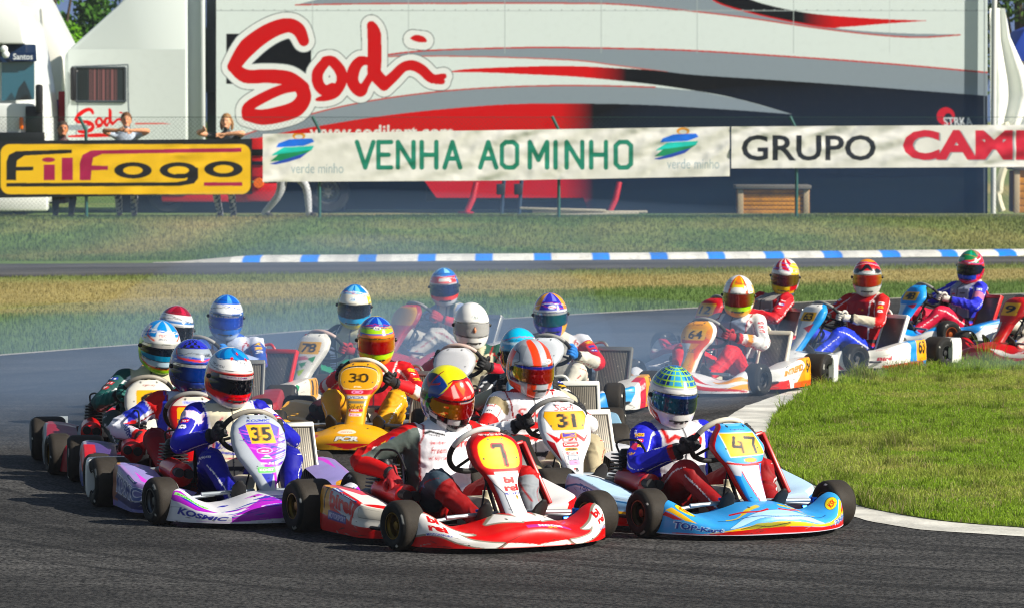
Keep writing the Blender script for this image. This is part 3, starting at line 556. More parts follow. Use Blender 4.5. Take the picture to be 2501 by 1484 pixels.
# ---------------------------------------------------------------- fence and banners
YF=68.
fe=empty('wire_fence',(0,YF,zg(YF))); tag(fe,'green wire mesh fence on thin posts in front of the trucks','fence')
for px in (-372,210,780,1365,1946,2530):
    x=X_(px,YF); keep(M().add(tube([(x,YF,.40),(x,YF,Z_(318,YF)),(x-.12,YF-.02,Z_(284,YF))],.028,8)).build('post',mat('post_green','#24524c',.5)),fe)
m=M(); zt,zb=Z_(286,YF),.5; xs=np.arange(X_(-372,YF),X_(2530,YF)-zt+zb,.075)
V=[];F=[]
for x in xs:
    for s in (0,1):
        a=np.array([x+(zt-zb)*s,YF+.035,zb]); b=np.array([x+(zt-zb)*(1-s),YF+.035,zt]); k=len(V); d=np.array([.0009,0,.0009*(1 if s else -1)]); V+= [a-d,a+d,b+d,b-d]; F.append([k,k+1,k+2,k+3])
m.add((np.array(V),F))
for z in (zb,(zb+zt)/2,zt): m.add(tube([(X_(-372,YF),YF+.03,z),(X_(2530,YF),YF+.03,z)],.004,5))
keep(m.build('wire_mesh',mat('wire_green','#1f3d36',.6),smooth=False),fe)
def wr(sc_,seed):
    def f(U):
        x,y=U[:,0]/100,U[:,1]/100
        return sc_*(.55*np.sin((x*1.7+y*4+2.5*fbm(x*.7,y*.9,seed))*3.1)*(fbm(x*.5,y,seed+3)>.0)*sst(.3,.7,fbm(x*.6,y*.6,seed+4))+.15*(fbm(x*2,y*2,seed+6)-.5)+.4*np.abs(fbm((x+y*.8)*.9,(y-x*.3)*.6,seed+9)-.5))-.02
    return f
def letters(p,x,y0,y1,s,wd,col,adv):
    G={'V':[[(0,0),(.5,1),(1,0)]],'E':[[(1,0),(0,0),(0,1),(1,1)],[(0,.5),(.8,.5)]],'N':[[(0,1),(0,0),(1,1),(1,0)]],'H':[[(0,0),(0,1)],[(1,0),(1,1)],[(0,.5),(1,.5)]],'A':[[(0,1),(.5,0),(1,1)],[(.2,.65),(.8,.65)]],'O':[[(.25,0),(.75,0),(1,.14),(1,.86),(.75,1),(.25,1),(0,.86),(0,.14),(.25,0)]],'M':[[(0,1),(0,0),(.5,.7),(1,0),(1,1)]],'I':[[(.5,0),(.5,1)]]}
    for ch,x0,x1 in s:
        for st in G[ch]: p.line([(x0+(x1-x0)*a,y0+(y1-y0)*b) for a,b in st],wd,col)
def emblem(p,x,y):
    p.ell((x+8,y-36),(16,9),'#d99a2c'); p.ell((x+8,y-34),(10,5),'#e4e3dc')
    p.poly([(x-42,y-18),(x-15,y-28),(x+40,y-30),(x+46,y-22),(x+20,y-12),(x-48,y-8)],'#2b6fd6'); p.poly([(x-55,y+8),(x-30,y-8),(x+45,y-12),(x+40,y-2),(x-10,y+6),(x-58,y+12)],'#49c3b4'); p.poly([(x-62,y+26),(x-40,y+8),(x+40,y-2),(x+20,y+10),(x-20,y+24)],'#0f8d63'); p.poly([(x-64,y+32),(x-30,y+22),(x+30,y+4),(x+12,y+18),(x-20,y+28),(x-50,y+34)],'#2f4fb0')
def venha(p):
    letters(p,0,347,409,[('V',872,912),('E',924,955),('N',972,1010),('H',1030,1066),('A',1086,1124),('A',1173,1212),('O',1226,1263),('M',1294,1336),('I',1352,1362),('N',1384,1422),('H',1444,1480),('O',1504,1541)],5.6,'#12806a',0)
    emblem(p,722,368); emblem(p,1660,356); p.text('verde minho',(775,411),24,'#9fb0b4',w=128,flip=True,bold=0); p.text('verde minho',(1693,400),24,'#9fb0b4',w=128,flip=True,bold=0)
def grupo(p):
    p.text('GRUPO',(1975,361),63,'#14181c',w=328,flip=True,bold=.018); p.text('CAMINHO',(2508,356),74,'#9aa0a4',w=598,flip=True,bold=.045); p.text('CAMINHO',(2504,354),74,'#c41538',w=598,flip=True,bold=.045)
def filfogo(p):
    Y_,K,Mg='#e8be12','#0e1216','#9a2449'
    p.rect(2,352,612,474,Y_,22)
    L=lambda pts,w,c:p.line(pts,w,c)
    p.poly([(16,440),(16,395),(22,378),(40,369),(176,365),(176,374),(60,380),(42,392),(40,407),(82,407),(82,416),(40,417),(40,440)],K,sm=0)
    p.ell((119,390),(16,6),Mg); p.rect(107,402,134,440,Mg); p.rect(151,385,178,440,Mg)
    p.poly([(195,440),(195,398),(202,378),(224,367),(590,361),(590,371),(250,376),(228,385),(224,404),(264,405),(264,415),(224,416),(222,440)],Mg)
    for c,rx in (((325,416),46),((546,413),47)): p.ell(c,(rx,20),K); p.ell(c,(rx*.52,10),Y_)
    p.ell((436,416),(46,20),K); p.ell((436,416),(26,10),Y_); p.poly([(464,404),(484,410),(484,436),(474,448),(440,454),(16,456),(16,447),(430,445),(456,440),(460,430)],K); p.rect(430,424,452,436,K)
    p.rect(498,445,592,454,Mg)
bn=tag(plate('advertising_banner',-8,616,lambda x:np.interp(x,[-8,616],[344,339]),lambda x:np.interp(x,[-8,616],[483,474]),YF-.06,VINYL,None,'#11151a',1.6,filfogo,470,110,wr(.022,1)),'yellow banner with a black border and black and crimson lettering on the fence','banner')
bn=tag(plate('advertising_banner',642,1782,lambda x:np.interp(x,[642,1200,1782],[327,318,309]),lambda x:np.interp(x,[642,1200,1782],[444,441,430]),YF-.06,VINYL,None,'#e6e5de',1.6,venha,800,100,wr(.05,4)),'white banner with thin green capitals and a green-blue emblem at each end','banner')
bn=tag(plate('advertising_banner',1786,2640,lambda x:np.interp(x,[1786,2640],[309,304]),lambda x:np.interp(x,[1786,2640],[411,407]),YF-.06,VINYL,None,'#e6e5de',1.6,grupo,600,90,wr(.05,14)),'white banner with bold black and crimson capitals at the right end of the fence','banner')
# ---------------------------------------------------------------- kart: local axes -y forward, +x the viewer's right when it comes head on
def tyre_mesh(r,w):
    prof=[(.066,-w/2+.006),(.075,-w/2-.004),(r*.80,-w/2-.008),(r*.93,-w/2+.006),(r*.985,-w/2+.02),(r,-w/2+.04),(r*1.004,0),(r,w/2-.04),(r*.985,w/2-.02),(r*.93,w/2-.006),(r*.80,w/2+.008),(.075,w/2+.004),(.066,w/2-.006)]
    # finer profile so that sidewall marks stay crisp
    q=cat(prof,4); V,F=lathe(q,72,0); V=np.asarray(V); an=np.degrees(np.arctan2(V[:,2],V[:,1])); rr=np.hypot(V[:,1],V[:,2]); C=np.tile(lin('#131312'),(len(V),1))
    tread=(np.abs(V[:,0])<w/2-.006)&(rr>r*.9); C[tread]=lin('#2a2621')*(.85+.3*vnoise(V[tread,0]*90,an[tread]*.22,3))[:,None]
    side=~tread&(rr>r*.80)&(rr<r*.9)
    for a0,a1,c in ((28,50,'#8c8c88'),(120,131,'#c9c9c4'),(205,228,'#8c8c88'),(300,310,'#c9c9c4')): C[side&((an%360)>a0)&((an%360)<a1)]=lin(c)
    return mk('tyre',V,F,RUB,None,C).data
def rim_mesh(w):
    m=M().add(lathe([(.064,-w/2),(.069,-w/2),(.069,-w/2+.012),(.058,-w/2+.022),(.056,-w/2+.05),(.03,-w/2+.055),(.022,-w/2+.02),(.001,-w/2+.018)],32,0))
    m.add(lathe([(.064,w/2),(.069,w/2),(.069,w/2-.012),(.058,w/2-.022),(.056,w/2-.05),(.03,w/2-.055),(.022,w/2-.02),(.001,w/2-.018)],32,0)); m.add(lathe([(.056,-w/2+.05),(.056,w/2-.05)],32,0))
    for k in range(3):
        a=k*2.094
        for s in (-1,1): m.add(ball((s*(w/2-.05),.04*math.cos(a),.04*math.sin(a)),.007,6))
    o=m.build('rim',GOLD); d=o.data; bpy.data.objects.remove(o); return d
_t=[tyre_mesh(.1285,.13),tyre_mesh(.1405,.205)]
for o in [o for o in COL.objects if o.name.startswith('tyre')]: bpy.data.objects.remove(o)
TY=dict(f=_t[0],r=_t[1]); RI=dict(f=rim_mesh(.13),r=rim_mesh(.205))
HUBM=mat('hub_dark','#202022',.5,.4)
def tpl(m,name,mt,**k):
    o=m.build(name,mt,**k); d=o.data; bpy.data.objects.remove(o); return d
def frame_tpl():
    m=M(); r=.015
    for s in (-1,1):
        m.add(tube(cat([(s*.20,-.66,.06),(s*.24,-.45,.06),(s*.31,-.1,.06),(s*.33,.25,.06),(s*.32,.62,.07)],5),r,8))
        m.add(tube([(s*.24,-.52,.06),(s*.47,-.52,.09)],r,8)); m.add(tube(cat([(s*.30,-.38,.07),(s*.56,-.36,.09),(s*.60,-.1,.09),(s*.58,.3,.09),(s*.33,.33,.07)],5),.01,8))
    m.add(tube(cat([(-.20,-.66,.06),(-.16,-.78,.07),(0,-.80,.07),(.16,-.78,.07),(.20,-.66,.06)],5),.012,8))
    for y,x in ((-.5,.23),(-.12,.31),(.36,.33),(.6,.32)): m.add(tube([(-x,y,.06),(x,y,.06)],r,8))
    m.add(tube([(-.1,-.46,.08),(0,-.36,.33),(.1,-.46,.08)],.008,8))
    return tpl(m,'frame',DARKM)
FRAME=frame_tpl()
FLOOR=tpl(M().add(box((0,-.38,.035),(.50,.68,.008),.003)),'floor_tray',ALU)
AXLE=tpl(M().add(tube([(-.62,.53,.14),(.62,.53,.14)],.02,12)).add(lathe([(.02,-.005),(.09,-.005),(.09,.005),(.02,.005)],28,0,(.24,.53,.14))).add(lathe([(.02,-.006),(.085,-.006),(.085,.006),(.02,.006)],28,0,(-.21,.53,.14))),'rear_axle',STEEL)
TIES=[tpl(M().add(tube([(.03,-.44,.16),(s*.25,-.50,.15),(s*.485,-.52,.13)] if s>0 else [(-.03,-.44,.16),(-.25,-.50,.15),(-.485,-.52,.13)],.0105,8)).add(tube([(s*.06,-.60,.175),(s*.36,-.61,.165)],.011,8)),'tie_rod',CHROME) for s in (-1,1)]
STUB=[tpl(M().add(tube([(s*.44,-.52,.09),(s*.44,-.52,.17)],.02,10)).add(tube([(s*.43,-.52,.128),(s*.55,-.52,.128)],.014,10)).add(tube([(s*.36,-.53,.12),(s*.47,-.53,.12)],.012,8)),'stub_axle',BLUEM) for s in (-1,1)]
PEDAL=[tpl(M().add(tube(cat([(s*.09,-.55,.06),(s*.12,-.60,.12),(s*.14,-.63,.185),(s*.20,-.63,.195)],5),.008,8)),'pedal',BLUEM) for s in (-1,1)]
COLUMN=tpl(M().add(tube([(0,-.50,.12),(0,-.255,.47)],.011,8)).add(lathe([(.001,-.02),(.036,-.02),(.036,.02),(.001,.02)],16,2,(0,-.262,.465))),'steering_column',DARKM)
def wheel_tpl():
    m=M(); an=np.linspace(0,2*np.pi,57); r=.158; P=np.stack([r*np.cos(an),r*np.sin(an)*np.where(np.sin(an)<-.6,.93,1),0*an],-1)
    top=np.nonzero((np.sin(an)>.62))[0]; rest=np.concatenate([np.arange(top[-1],len(an)-1),np.arange(0,top[0]+1)])
    m.add(tube(P[rest],.0145,10),0); m.add(tube(P[top],.0155,10),1)
    for a in (90,210,330): m.add(tube([(0,0,-.012),(r*math.cos(R(a)),r*math.sin(R(a)),0)],.011,8,flat=.5),0)
    m.add(lathe([(.001,-.022),(.035,-.022),(.035,-.004),(.001,-.004)],20,2),0)
    return tpl(m,'steering_wheel',[BLACKR,mat('wheel_grip_grey','#8b8a86',.5)])
SWHEEL=wheel_tpl()
def seat_tpl():
    rings=[]
    for t in np.linspace(0,1,14):
        y=np.interp(t,[0,.35,.55,1],[-.12,.12,.25,.37]); z=np.interp(t,[0,.35,.55,1],[.055,.04,.12,.50]); wd=np.interp(t,[0,.3,.7,1],[.15,.20,.20,.14]); hh=np.interp(t,[0,.3,.6,1],[.03,.13,.15,.04]); an=np.linspace(-1,1,17)
        rings.append(np.stack([wd*np.sin(an*1.5),np.full(17,y)-hh*.75*np.abs(an)**2.4*(t>.4)*np.clip((t-.4)*4,0,1),z+hh*np.abs(an)**2.4*(1-.8*np.clip((t-.4)*3,0,1))],-1))
    V=np.concatenate(rings); F=gridF(14,17); n=len(V); V2=V+np.array([0,.008,-.008]); 
    return tpl(M().add((V,F.tolist())).add((V2,F[:,::-1].tolist())),'seat',SEATM)
SEAT=seat_tpl()
TANK=tpl(M().add(box((0,-.30,.135),(.20,.24,.19),.05,seg=3)).add(lathe([(.001,.02),(.03,.02),(.03,-.01)],16,2,(.04,-.30,.24))),'fuel_tank',TANKP)
def engine_tpl():
    m=M(); m.add(box((-.31,.24,.16),(.17,.22,.16),.025),0)
    for k in range(7): m.add(box((-.31,.22,.255+.019*k),(.15-.004*k,.16-.004*k,.008),.003),0)
    m.add(lathe([(.001,0),(.045,0),(.045,.14),(.03,.16),(.001,.16)],16,2,(-.31,.22,.24)),0)
    m.add(tube(cat([(-.33,.08,.20),(-.34,.03,.22),(-.36,-.02,.21)],4),[.03]*9,12),1)
    m.add(tube(cat([(-.33,.22,.34),(-.34,.28,.43),(-.30,.10,.45),(-.30,-.02,.36)],6),.006,8),1)
    m.add(tube(cat([(-.26,.33,.18),(-.22,.48,.18),(-.05,.60,.2),(.12,.62,.22)],6),[.03,.03,.032,.036,.04,.045,.05,.05,.05,.05,.05,.05,.048,.045,.045,.045,.04,.04,.03],14),2)
    return tpl(m,'engine',[DARKM,BLACKR,STEEL])
ENGINE=engine_tpl()
AIRBOX=tpl(M().add(tube(cat([(-.335,.19,.235),(-.34,.16,.24),(-.345,-.02,.235),(-.345,-.13,.225)],5),[.03]+[.062]*13+[.068,.05],18)).add(tube([(-.375,-.12,.245),(-.375,-.19,.245)],.026,14),1).add(tube([(-.315,-.12,.235),(-.315,-.18,.235)],.026,14),1),'intake_silencer',[REDP,BLACKR])
def radiator_tpl():
    A=Matrix.Translation((.375,.07,.09))@Matrix.Rotation(R(-24),4,'X')
    f=M()
    for c,s in (((-.125,0,.19),(.022,.045,.44)),((.125,0,.19),(.022,.045,.44)),((0,0,.40),(.27,.05,.035)),((0,0,-.02),(.27,.05,.035))): f.add(xf(box(c,s,.008),A))
    f.add(xf(tube(cat([(-.06,.0,.41),(-.10,-.02,.45),(-.2,.02,.44),(-.3,.05,.36)],5),.011,8),A))
    c=M().add(xf(box((0,0,.19),(.23,.026,.385),.002),A)); return tpl(f,'radiator_frame',ALU),tpl(c,'radiator_core',ALU)
RADF,RADC=radiator_tpl()
SHROUD=tpl(M().add(xf(box((-.052,0,0),(.022,.05,.36),.006),Matrix.Translation((.30,-.25,.32))@Matrix.Rotation(R(-24),4,'X')@Matrix.Rotation(R(-14),4,'Y'))).add(xf(box((.052,0,0),(.022,.05,.36),.006),Matrix.Translation((.30,-.25,.32))@Matrix.Rotation(R(-24),4,'X')@Matrix.Rotation(R(-14),4,'Y'))).add(xf(box((0,0,.18),(.10,.05,.02),.006),Matrix.Translation((.30,-.25,.32))@Matrix.Rotation(R(-24),4,'X')@Matrix.Rotation(R(-14),4,'Y'))).add(xf(box((0,.012,-.01),(.09,.02,.35),.004),Matrix.Translation((.30,-.25,.32))@Matrix.Rotation(R(-24),4,'X')@Matrix.Rotation(R(-14),4,'Y')),1),'duct_shroud',[REDP,BLACK])
def core_mat():
    m,t,b=nodes('radiator_fins'); tc=t.nodes.new('ShaderNodeTexCoord'); wv=t.nodes.new('ShaderNodeTexWave'); wv.bands_direction='X'; wv.inputs['Scale'].default_value=26; wv.inputs['Distortion'].default_value=.2
    n=t.nodes.new('ShaderNodeTexNoise'); n.inputs['Scale'].default_value=45; n.inputs['Detail'].default_value=2
    cr=t.nodes.new('ShaderNodeValToRGB'); cr.color_ramp.elements[0].color=(*lin('#262421'),1); cr.color_ramp.elements[1].color=(*lin('#7d786d'),1)
    c2=t.nodes.new('ShaderNodeValToRGB'); c2.color_ramp.elements[0].position=.68; c2.color_ramp.elements[0].color=(0,0,0,1); c2.color_ramp.elements[1].position=.74; c2.color_ramp.elements[1].color=(.35,.33,.27,1)
    ad=t.nodes.new('ShaderNodeMix'); ad.data_type='RGBA'; ad.blend_type='ADD'; ad.inputs[0].default_value=1
    for a,q in ((wv,tc),(n,tc)): t.links.new(q.outputs['Object'],a.inputs[0])
    t.links.new(wv.outputs[0],cr.inputs[0]); t.links.new(n.outputs[0],c2.inputs[0]); t.links.new(cr.outputs[0],ad.inputs[6]); t.links.new(c2.outputs[0],ad.inputs[7]); t.links.new(ad.outputs[2],b.inputs['Base Color']); b.inputs['Roughness'].default_value=.5; b.inputs['Metallic'].default_value=.3
    return m
FINS=core_mat()
RBUMP=[]
for s in (-1,1):
    m=M(); rings=[]
    for t in np.linspace(0,1,16):
        a=t*1.75; x=.47+.18*min(1,t*1.6)+.05*math.sin(min(1,max(0,(t-.45)/.55))*1.57); y=.735-.16*max(0,(t-.6)/.4)**1.5; an=np.linspace(0,2*np.pi,16,endpoint=False); zz=.155+.112*np.sign(np.sin(an))*np.abs(np.sin(an))**.5
        tx=min(1,max(0,(t-.5)/.4)); rings.append(np.stack([s*(x+.022*np.cos(an)*tx),y+.022*np.cos(an)*(1-.8*tx),zz],-1))
    m.add(loft(rings)); RBUMP.append(tpl(m,'rear_bumper',WHITEP))
# painted bodywork
def scuff(p,seed,box,n,lmax=.09):       # rubber marks and scratches
    r=np.random.default_rng(abs(int(seed)))
    for i in range(n):
        x,y=r.uniform(box[0],box[1]),box[2]+(box[3]-box[2])*r.random()**1.6; l=r.uniform(.01,lmax); a=r.normal(0,.25); c=['#1d1c1b','#35322f','#8f8c86'][r.integers(3)]
        p.line([(x,y),(x+l*.5,y+l*.5*a+.002),(x+l,y+l*a)],[.0006,r.uniform(.0008,.0028),.0004],c)
def fairing(par,res,paint,base,bend=1.,dz=0.):
    nu,nv=int(1.35/res),max(14,int(.34/res)); u=np.linspace(-1,1,nu); v=np.linspace(0,1,nv); U,Vv=np.meshgrid(u,v,indexing='ij')
    t=U*np.pi/2; ol=cat([(0,-.935),(.13,-.93),(.27,-.895),(.42,-.805),(.53,-.675),(.557,-.60)],12); ll=np.concatenate([[0],np.cumsum(np.linalg.norm(np.diff(ol,axis=0),axis=1))]); ll/=ll[-1]
    ox=(np.interp(np.abs(u),ll,ol[:,0])*np.sign(u))[:,None]*np.ones_like(Vv); oy=np.interp(np.abs(u),ll,ol[:,1])[:,None]*np.ones_like(Vv)
    # outline carried back to the trailing edge
    zt=np.interp(np.abs(u),[0,.12,.22,.36,.50,.62,.74,.85,.94,1.0],[.185,.18,.165,.125,.115,.14,.185,.205,.195,.16])
    k=np.ones(9)/9; w9=max(3,nu//24)|1; zt=np.convolve(np.pad(zt,w9//2,'edge'),np.ones(w9)/w9,'valid')[:,None]*np.ones_like(Vv)
    yb=-.585-.10*np.exp(-(U/.22)**2)*1.; xb=ox*.955
    q=np.clip(Vv/.94,0,1); wv=1-np.cos(q*np.pi/2)**1.0; f=np.sin(q*np.pi/2)**.72
    x=ox+(xb-ox)*wv; y=oy+(yb-oy)*(wv**1.15); z=.030+(zt-.030)*f
    lip=np.clip((Vv-.94)/.06,0,1); y=y+.03*np.sin(lip*np.pi/2); z=z-.035*lip**2
    z+= .010*np.exp(-((np.abs(U)-.0)/.5)**2)*np.exp(-((Vv-.30)/.10)**2)                # low crown of the nose
    y-= .012*np.exp(-((Vv-.22)/.16)**2)*np.cos(U*np.pi/2)
    P=np.stack([x,y,z+dz],-1)
    mid=P[:,nv//4]; arc=np.concatenate([[0],np.cumsum(np.linalg.norm(np.diff(mid,axis=0),axis=1))]); arc-=arc[nu//2]; arc*=.62/arc[-1]
    uv=np.stack([np.repeat(arc,nv),(.24*(.68*f+.32*Vv)).ravel()],-1)
    p=Paint(uv,base,res); paint(p) if paint else None; scuff(p,nu+int(1e4*abs(lin(base)[0])),(-.6,.6,.0,.09),26)
    for x in (-.33,.33,-.1,.1): p.ell((x,.035 if abs(x)>.2 else .2),(.0055,.0055),'#2a2a2a')
    # underside so that the shell is closed
    o=mk('front_fairing',P.reshape(-1,3),gridF(nu,nv),BODY,par,p.get(),True,None,50); return o
PROF={'round':[(0,.068),(.1,.066),(.25,.066),(.4,.078),(.5,.105),(.58,.135),(.7,.150),(.82,.148),(.9,.128),(.96,.095),(1,.05)],
 'angular':[(0,.055),(.1,.066),(.25,.078),(.38,.090),(.47,.105),(.56,.135),(.66,.158),(.72,.158),(.85,.125),(.95,.085),(1,.07)],
 'shield':[(0,.040),(.1,.052),(.2,.066),(.32,.10),(.45,.136),(.6,.152),(.75,.150),(.86,.135),(.94,.10),(1,.05)],
 'slim':[(0,.055),(.15,.060),(.3,.070),(.45,.098),(.56,.120),(.7,.140),(.84,.138),(.92,.115),(1,.06)]}
def panel(par,res,prof,paint,base,side=None,back=.065):
    L=.44; nu,nv=int(.34/res)+20,int(L/res)+12; ph=np.linspace(-1,1,nu)*np.pi/2; t=np.linspace(0,1,nv)
    pr=np.array(PROF[prof]); hw=np.interp(t,pr[:,0],pr[:,1]); w9=max(3,nv//22)|1; hw=np.convolve(np.pad(hw,w9//2,'edge'),np.ones(w9)/w9,'valid')
    cy=np.interp(t,[0,.12,.3,.6,1],[-.715,-.675,-.61,-.53,-.435]); cz=np.interp(t,[0,.12,.3,.6,1],[.175,.215,.29,.415,.575])
    cy=np.convolve(np.pad(cy,w9//2,'edge'),np.ones(w9)/w9,'valid'); cz=np.convolve(np.pad(cz,w9//2,'edge'),np.ones(w9)/w9,'valid')
    sx=np.sign(ph)*np.abs(np.sin(ph))**.6; sy=(1-np.abs(np.cos(ph))**.42)
    X=hw[None]*sx[:,None]; Y=cy[None]+(back*sy)[:,None]-.012*(1-(sx[:,None])**2); Zz=cz[None]+(back*.55*sy)[:,None]*0
    end=np.exp(-((1-t)/.035)**2)[None]; Y=Y+.03*end; P=np.stack([X,Y,Zz+0*X],-1)
    uv=np.stack([X.ravel(),np.repeat((t*L)[None],nu,0).ravel()],-1)
    p=Paint(uv,base,res); paint(p) if paint else None; scuff(p,nu,(-.1,.1,.0,.2),8,.02)
    for x in (-.05,.05): p.ell((x,.424),(.006,.006),'#25272a'); p.ell((x*1.9,.30),(.005,.005),'#3a3c40')
    C=p.get()
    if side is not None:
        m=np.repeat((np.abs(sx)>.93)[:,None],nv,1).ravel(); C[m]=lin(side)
    V=P.reshape(-1,3); F=gridF(nu,nv)[:,::-1]
    V2=V.copy(); V2[:,1]+=.004
    return mk('front_panel',V,F[:,::-1],BODY,par,C,True,None,50)
def pod(par,res,s,paint,base,z0=.035):
    L=.66; nu,nv=int(L/res)+10,int(.42/res)+10; u=np.linspace(0,1,nu); v=np.linspace(0,1,nv)      # u: rear 0 -> front 1
    U,Vv=np.meshgrid(u,v,indexing='ij'); y=.34-L*U
    fr=sst(.72,1.0,U); rr=sst(.12,0,U)
    xo=.655-.12*fr**1.5-.02*rr; zt=np.interp(U,[0,.25,.6,1],[.265,.262,.225,.175])
    q=Vv/.62; f=np.clip(q,0,1)
    x=xo-.035*f**2-.012*(1-f)**3; z=z0+(zt-z0)*np.sin(f*np.pi/2)**.95
    g=np.clip((Vv-.62)/.38,0,1); x=x-.19*g; z=z-.03*g**2
    zc=z0+.5*(zt-z0); x=x-.015*np.exp(-(f-.35)**2/.01)*(g==0)*.3
    P=np.stack([s*x,y,z],-1)
    # closing flaps at both ends
    uv=np.stack([(L*(U if s<0 else 1-U)).ravel(),np.where(Vv<.62,Vv/.62*.235,.235+(Vv-.62)/.38*.19).ravel()],-1)
    p=Paint(uv,base,res); paint(p) if paint else None; scuff(p,nu+s*3,(.0,.66,.0,.2),30)
    for x in (.06,.33,.6): p.ell((x,.225),(.005,.005),'#2c2c2c')
    m=M(); F=gridF(nu,nv); F=F[:,::-1] if s>0 else F
    C=p.get(); ring=P.reshape(-1,3)
    m.add((ring,F.tolist()),0,C)
    for e in (0,-1):
        r=P[e]; c=np.array([[s*.46,r[0,1],z0]]); m.add((np.vstack([r,c]),[[i,i+1,nv] for i in range(nv-1)]),0,np.vstack([C.reshape(nu,nv,3)[e],C.reshape(nu,nv,3)[e][:1]]))
    return m.build('side_pod',BODY,par,colors=True,ang=50)
# ---------------------------------------------------------------- helmets
def helm_r(az,el):
    a,e=np.radians(az),np.radians(el); d=np.stack([np.sin(a)*np.cos(e),-np.cos(a)*np.cos(e),np.sin(e)],-1)
    rx,ry,rz=.131,.160,.164; r=1/np.sqrt((d[...,0]/rx)**2+(d[...,1]/ry)**2+(d[...,2]/rz)**2)
    lo=np.clip(-el/45,0,1); fr=np.clip(np.cos(a),0,1); r=r*(1+.26*lo**1.3*fr**1.5+.10*lo*(1-fr))
    r=r*(1+.02*np.exp(-((el-22)/7.)**2)*np.clip(np.cos(a),0,1)); return r,d
CHINV=tpl(M().add(box((0,0,0),(.055,.008,.010),.003)).add(box((-.045,.006,.003),(.02,.008,.008),.003)).add(box((.045,.006,.003),(.02,.008,.008),.003)),'chin_vent',BLACK)
def helmet(par,res,paint,base,visor,vpaint=None,spoiler=False):
    naz,nel=int(320/res)//2*2,int(140/res); az=np.linspace(-180,180,naz+1)[:-1]; el=np.linspace(-53,90,nel)
    A,E=np.meshgrid(az,el,indexing='ij'); r,d=helm_r(A,E); z=d*r[...,None]
    # lower rim curls in
    cut=np.clip((-E-46)/7,0,1); z[...,:2]*= (1-.12*cut**2)[...,None]
    P=z.reshape(-1,3); uv=np.stack([A.ravel(),E.ravel()],-1)
    p=Paint(uv,base,(360/naz,140/nel))
    if paint: paint(p)
    rr_=np.random.default_rng(int(abs(lin(base)@[311,733,977])*10)+naz)
    for k in range(10 if res>=2 and base!='#e6e6e2' else 0):
        s_=rr_.choice([-1,1]); c_=['#1b1b22','#c01c26','#e6c21c','#2a4fb0','#e9e9e9'][rr_.integers(5)]; a_=s_*rr_.uniform(50,110); e_=rr_.choice([rr_.uniform(-42,-26),rr_.uniform(18,34)]); p.rect(a_-rr_.uniform(4,10),e_-1.6,a_+rr_.uniform(4,10),e_+1.6,c_,.8)
    for k in range(3 if res>=2 and base!='#e6e6e2' else 0):
        e_=rr_.uniform(24,58); c_=['#1b1b22','#c01c26','#e9e9e9','#2a4fb0'][rr_.integers(4)]; p.line([(a_,e_+rr_.uniform(4,9)*math.cos(R(a_*1.6+k*40))) for a_ in range(-150,151,10)],rr_.uniform(.5,1.),c_)
    p.line([(-78,-21),(-60,-22),(0,-19),(60,-22),(78,-21)],1.6,'#141414'); p.line([(-78,-21),(-84,-4),(-76,14),(0,17),(76,14),(84,-4),(78,-21)],1.3,'#141414')
    p.line([(-16,-33),(16,-33)],1.2,'#1a1a1a')
    o=mk('helmet',P,gridF(naz,nel,True),HELM,par,p.get(),True,None,60)
    va=np.linspace(-80,80,72); ve=np.linspace(-19.5,15,26); VA,VE=np.meshgrid(va,ve,indexing='ij'); VE=VE*np.where(np.abs(VA)>60,1-((np.abs(VA)-60)/20)**2*.6,1)
    r,d=helm_r(VA,VE); r=r+.004*np.clip(np.cos(np.radians(VA)),.2,1); r=np.where((np.abs(VE-VE.mean())>1e9),r,r)
    V=(d*r[...,None]).reshape(-1,3); q=Paint(np.stack([VA.ravel(),VE.ravel()],-1),visor[0],(2.2,1.3))
    if len(visor)>2: q.mix(lambda u:np.abs(u[:,0])<200,lambda u:sst(20,60,np.abs(u[:,0]-visor[3] if len(visor)>3 else u[:,0])),visor[0],visor[2])
    if visor[1]: q.put(lambda u:u[:,1]>9.5,visor[1])
    if vpaint: vpaint(q)
    mk('visor',V,gridF(72,26),VISOR,o,q.get(),True,None,0)
    rr,dd=helm_r(np.array(0.),np.array(-34.)); share('chin_vent',CHINV,o,loc=dd*(rr-.002))
    for s in (-1,1):
        rr,dd=helm_r(np.array(s*84.),np.array(1.)); mk('visor_pivot',*ball(dd*(rr+.002),.014,8),BLACK,o)
    return o
# ---------------------------------------------------------------- drivers
def hand_tpl():
    m=M(); m.add(ball((0,.05,.005),(.043,.045,.024),12)); m.add(tube([(0,.03,.004),(0,.10,.0),(0,.15,0)],[.036,.032,.036],14,flat=.75))
    for k,(x,l) in enumerate(((-.030,.9),(-.010,1.0),(.010,.97),(.029,.82))):
        pts=cat([(x,.035,.016),(x,.002,.030*l),(x*1.02,-.026*l,.016),(x*1.02,-.024*l,-.012),(x,-.004,-.022)],4); m.add(tube(pts,np.interp(np.linspace(0,1,len(pts)),[0,.6,1],[.0115,.0105,.0085]),10))
        m.add(ball(pts[-1],.0085,6)); m.add(ball((x,.028,.022),.012,6))
    pts=cat([(-.036,.055,-.004),(-.052,.03,-.010),(-.048,.004,-.020),(-.030,-.008,-.026)],4); m.add(tube(pts,np.interp(np.linspace(0,1,len(pts)),[0,.6,1],[.014,.0115,.009]),10)); m.add(ball(pts[-1],.009,6))
    return m
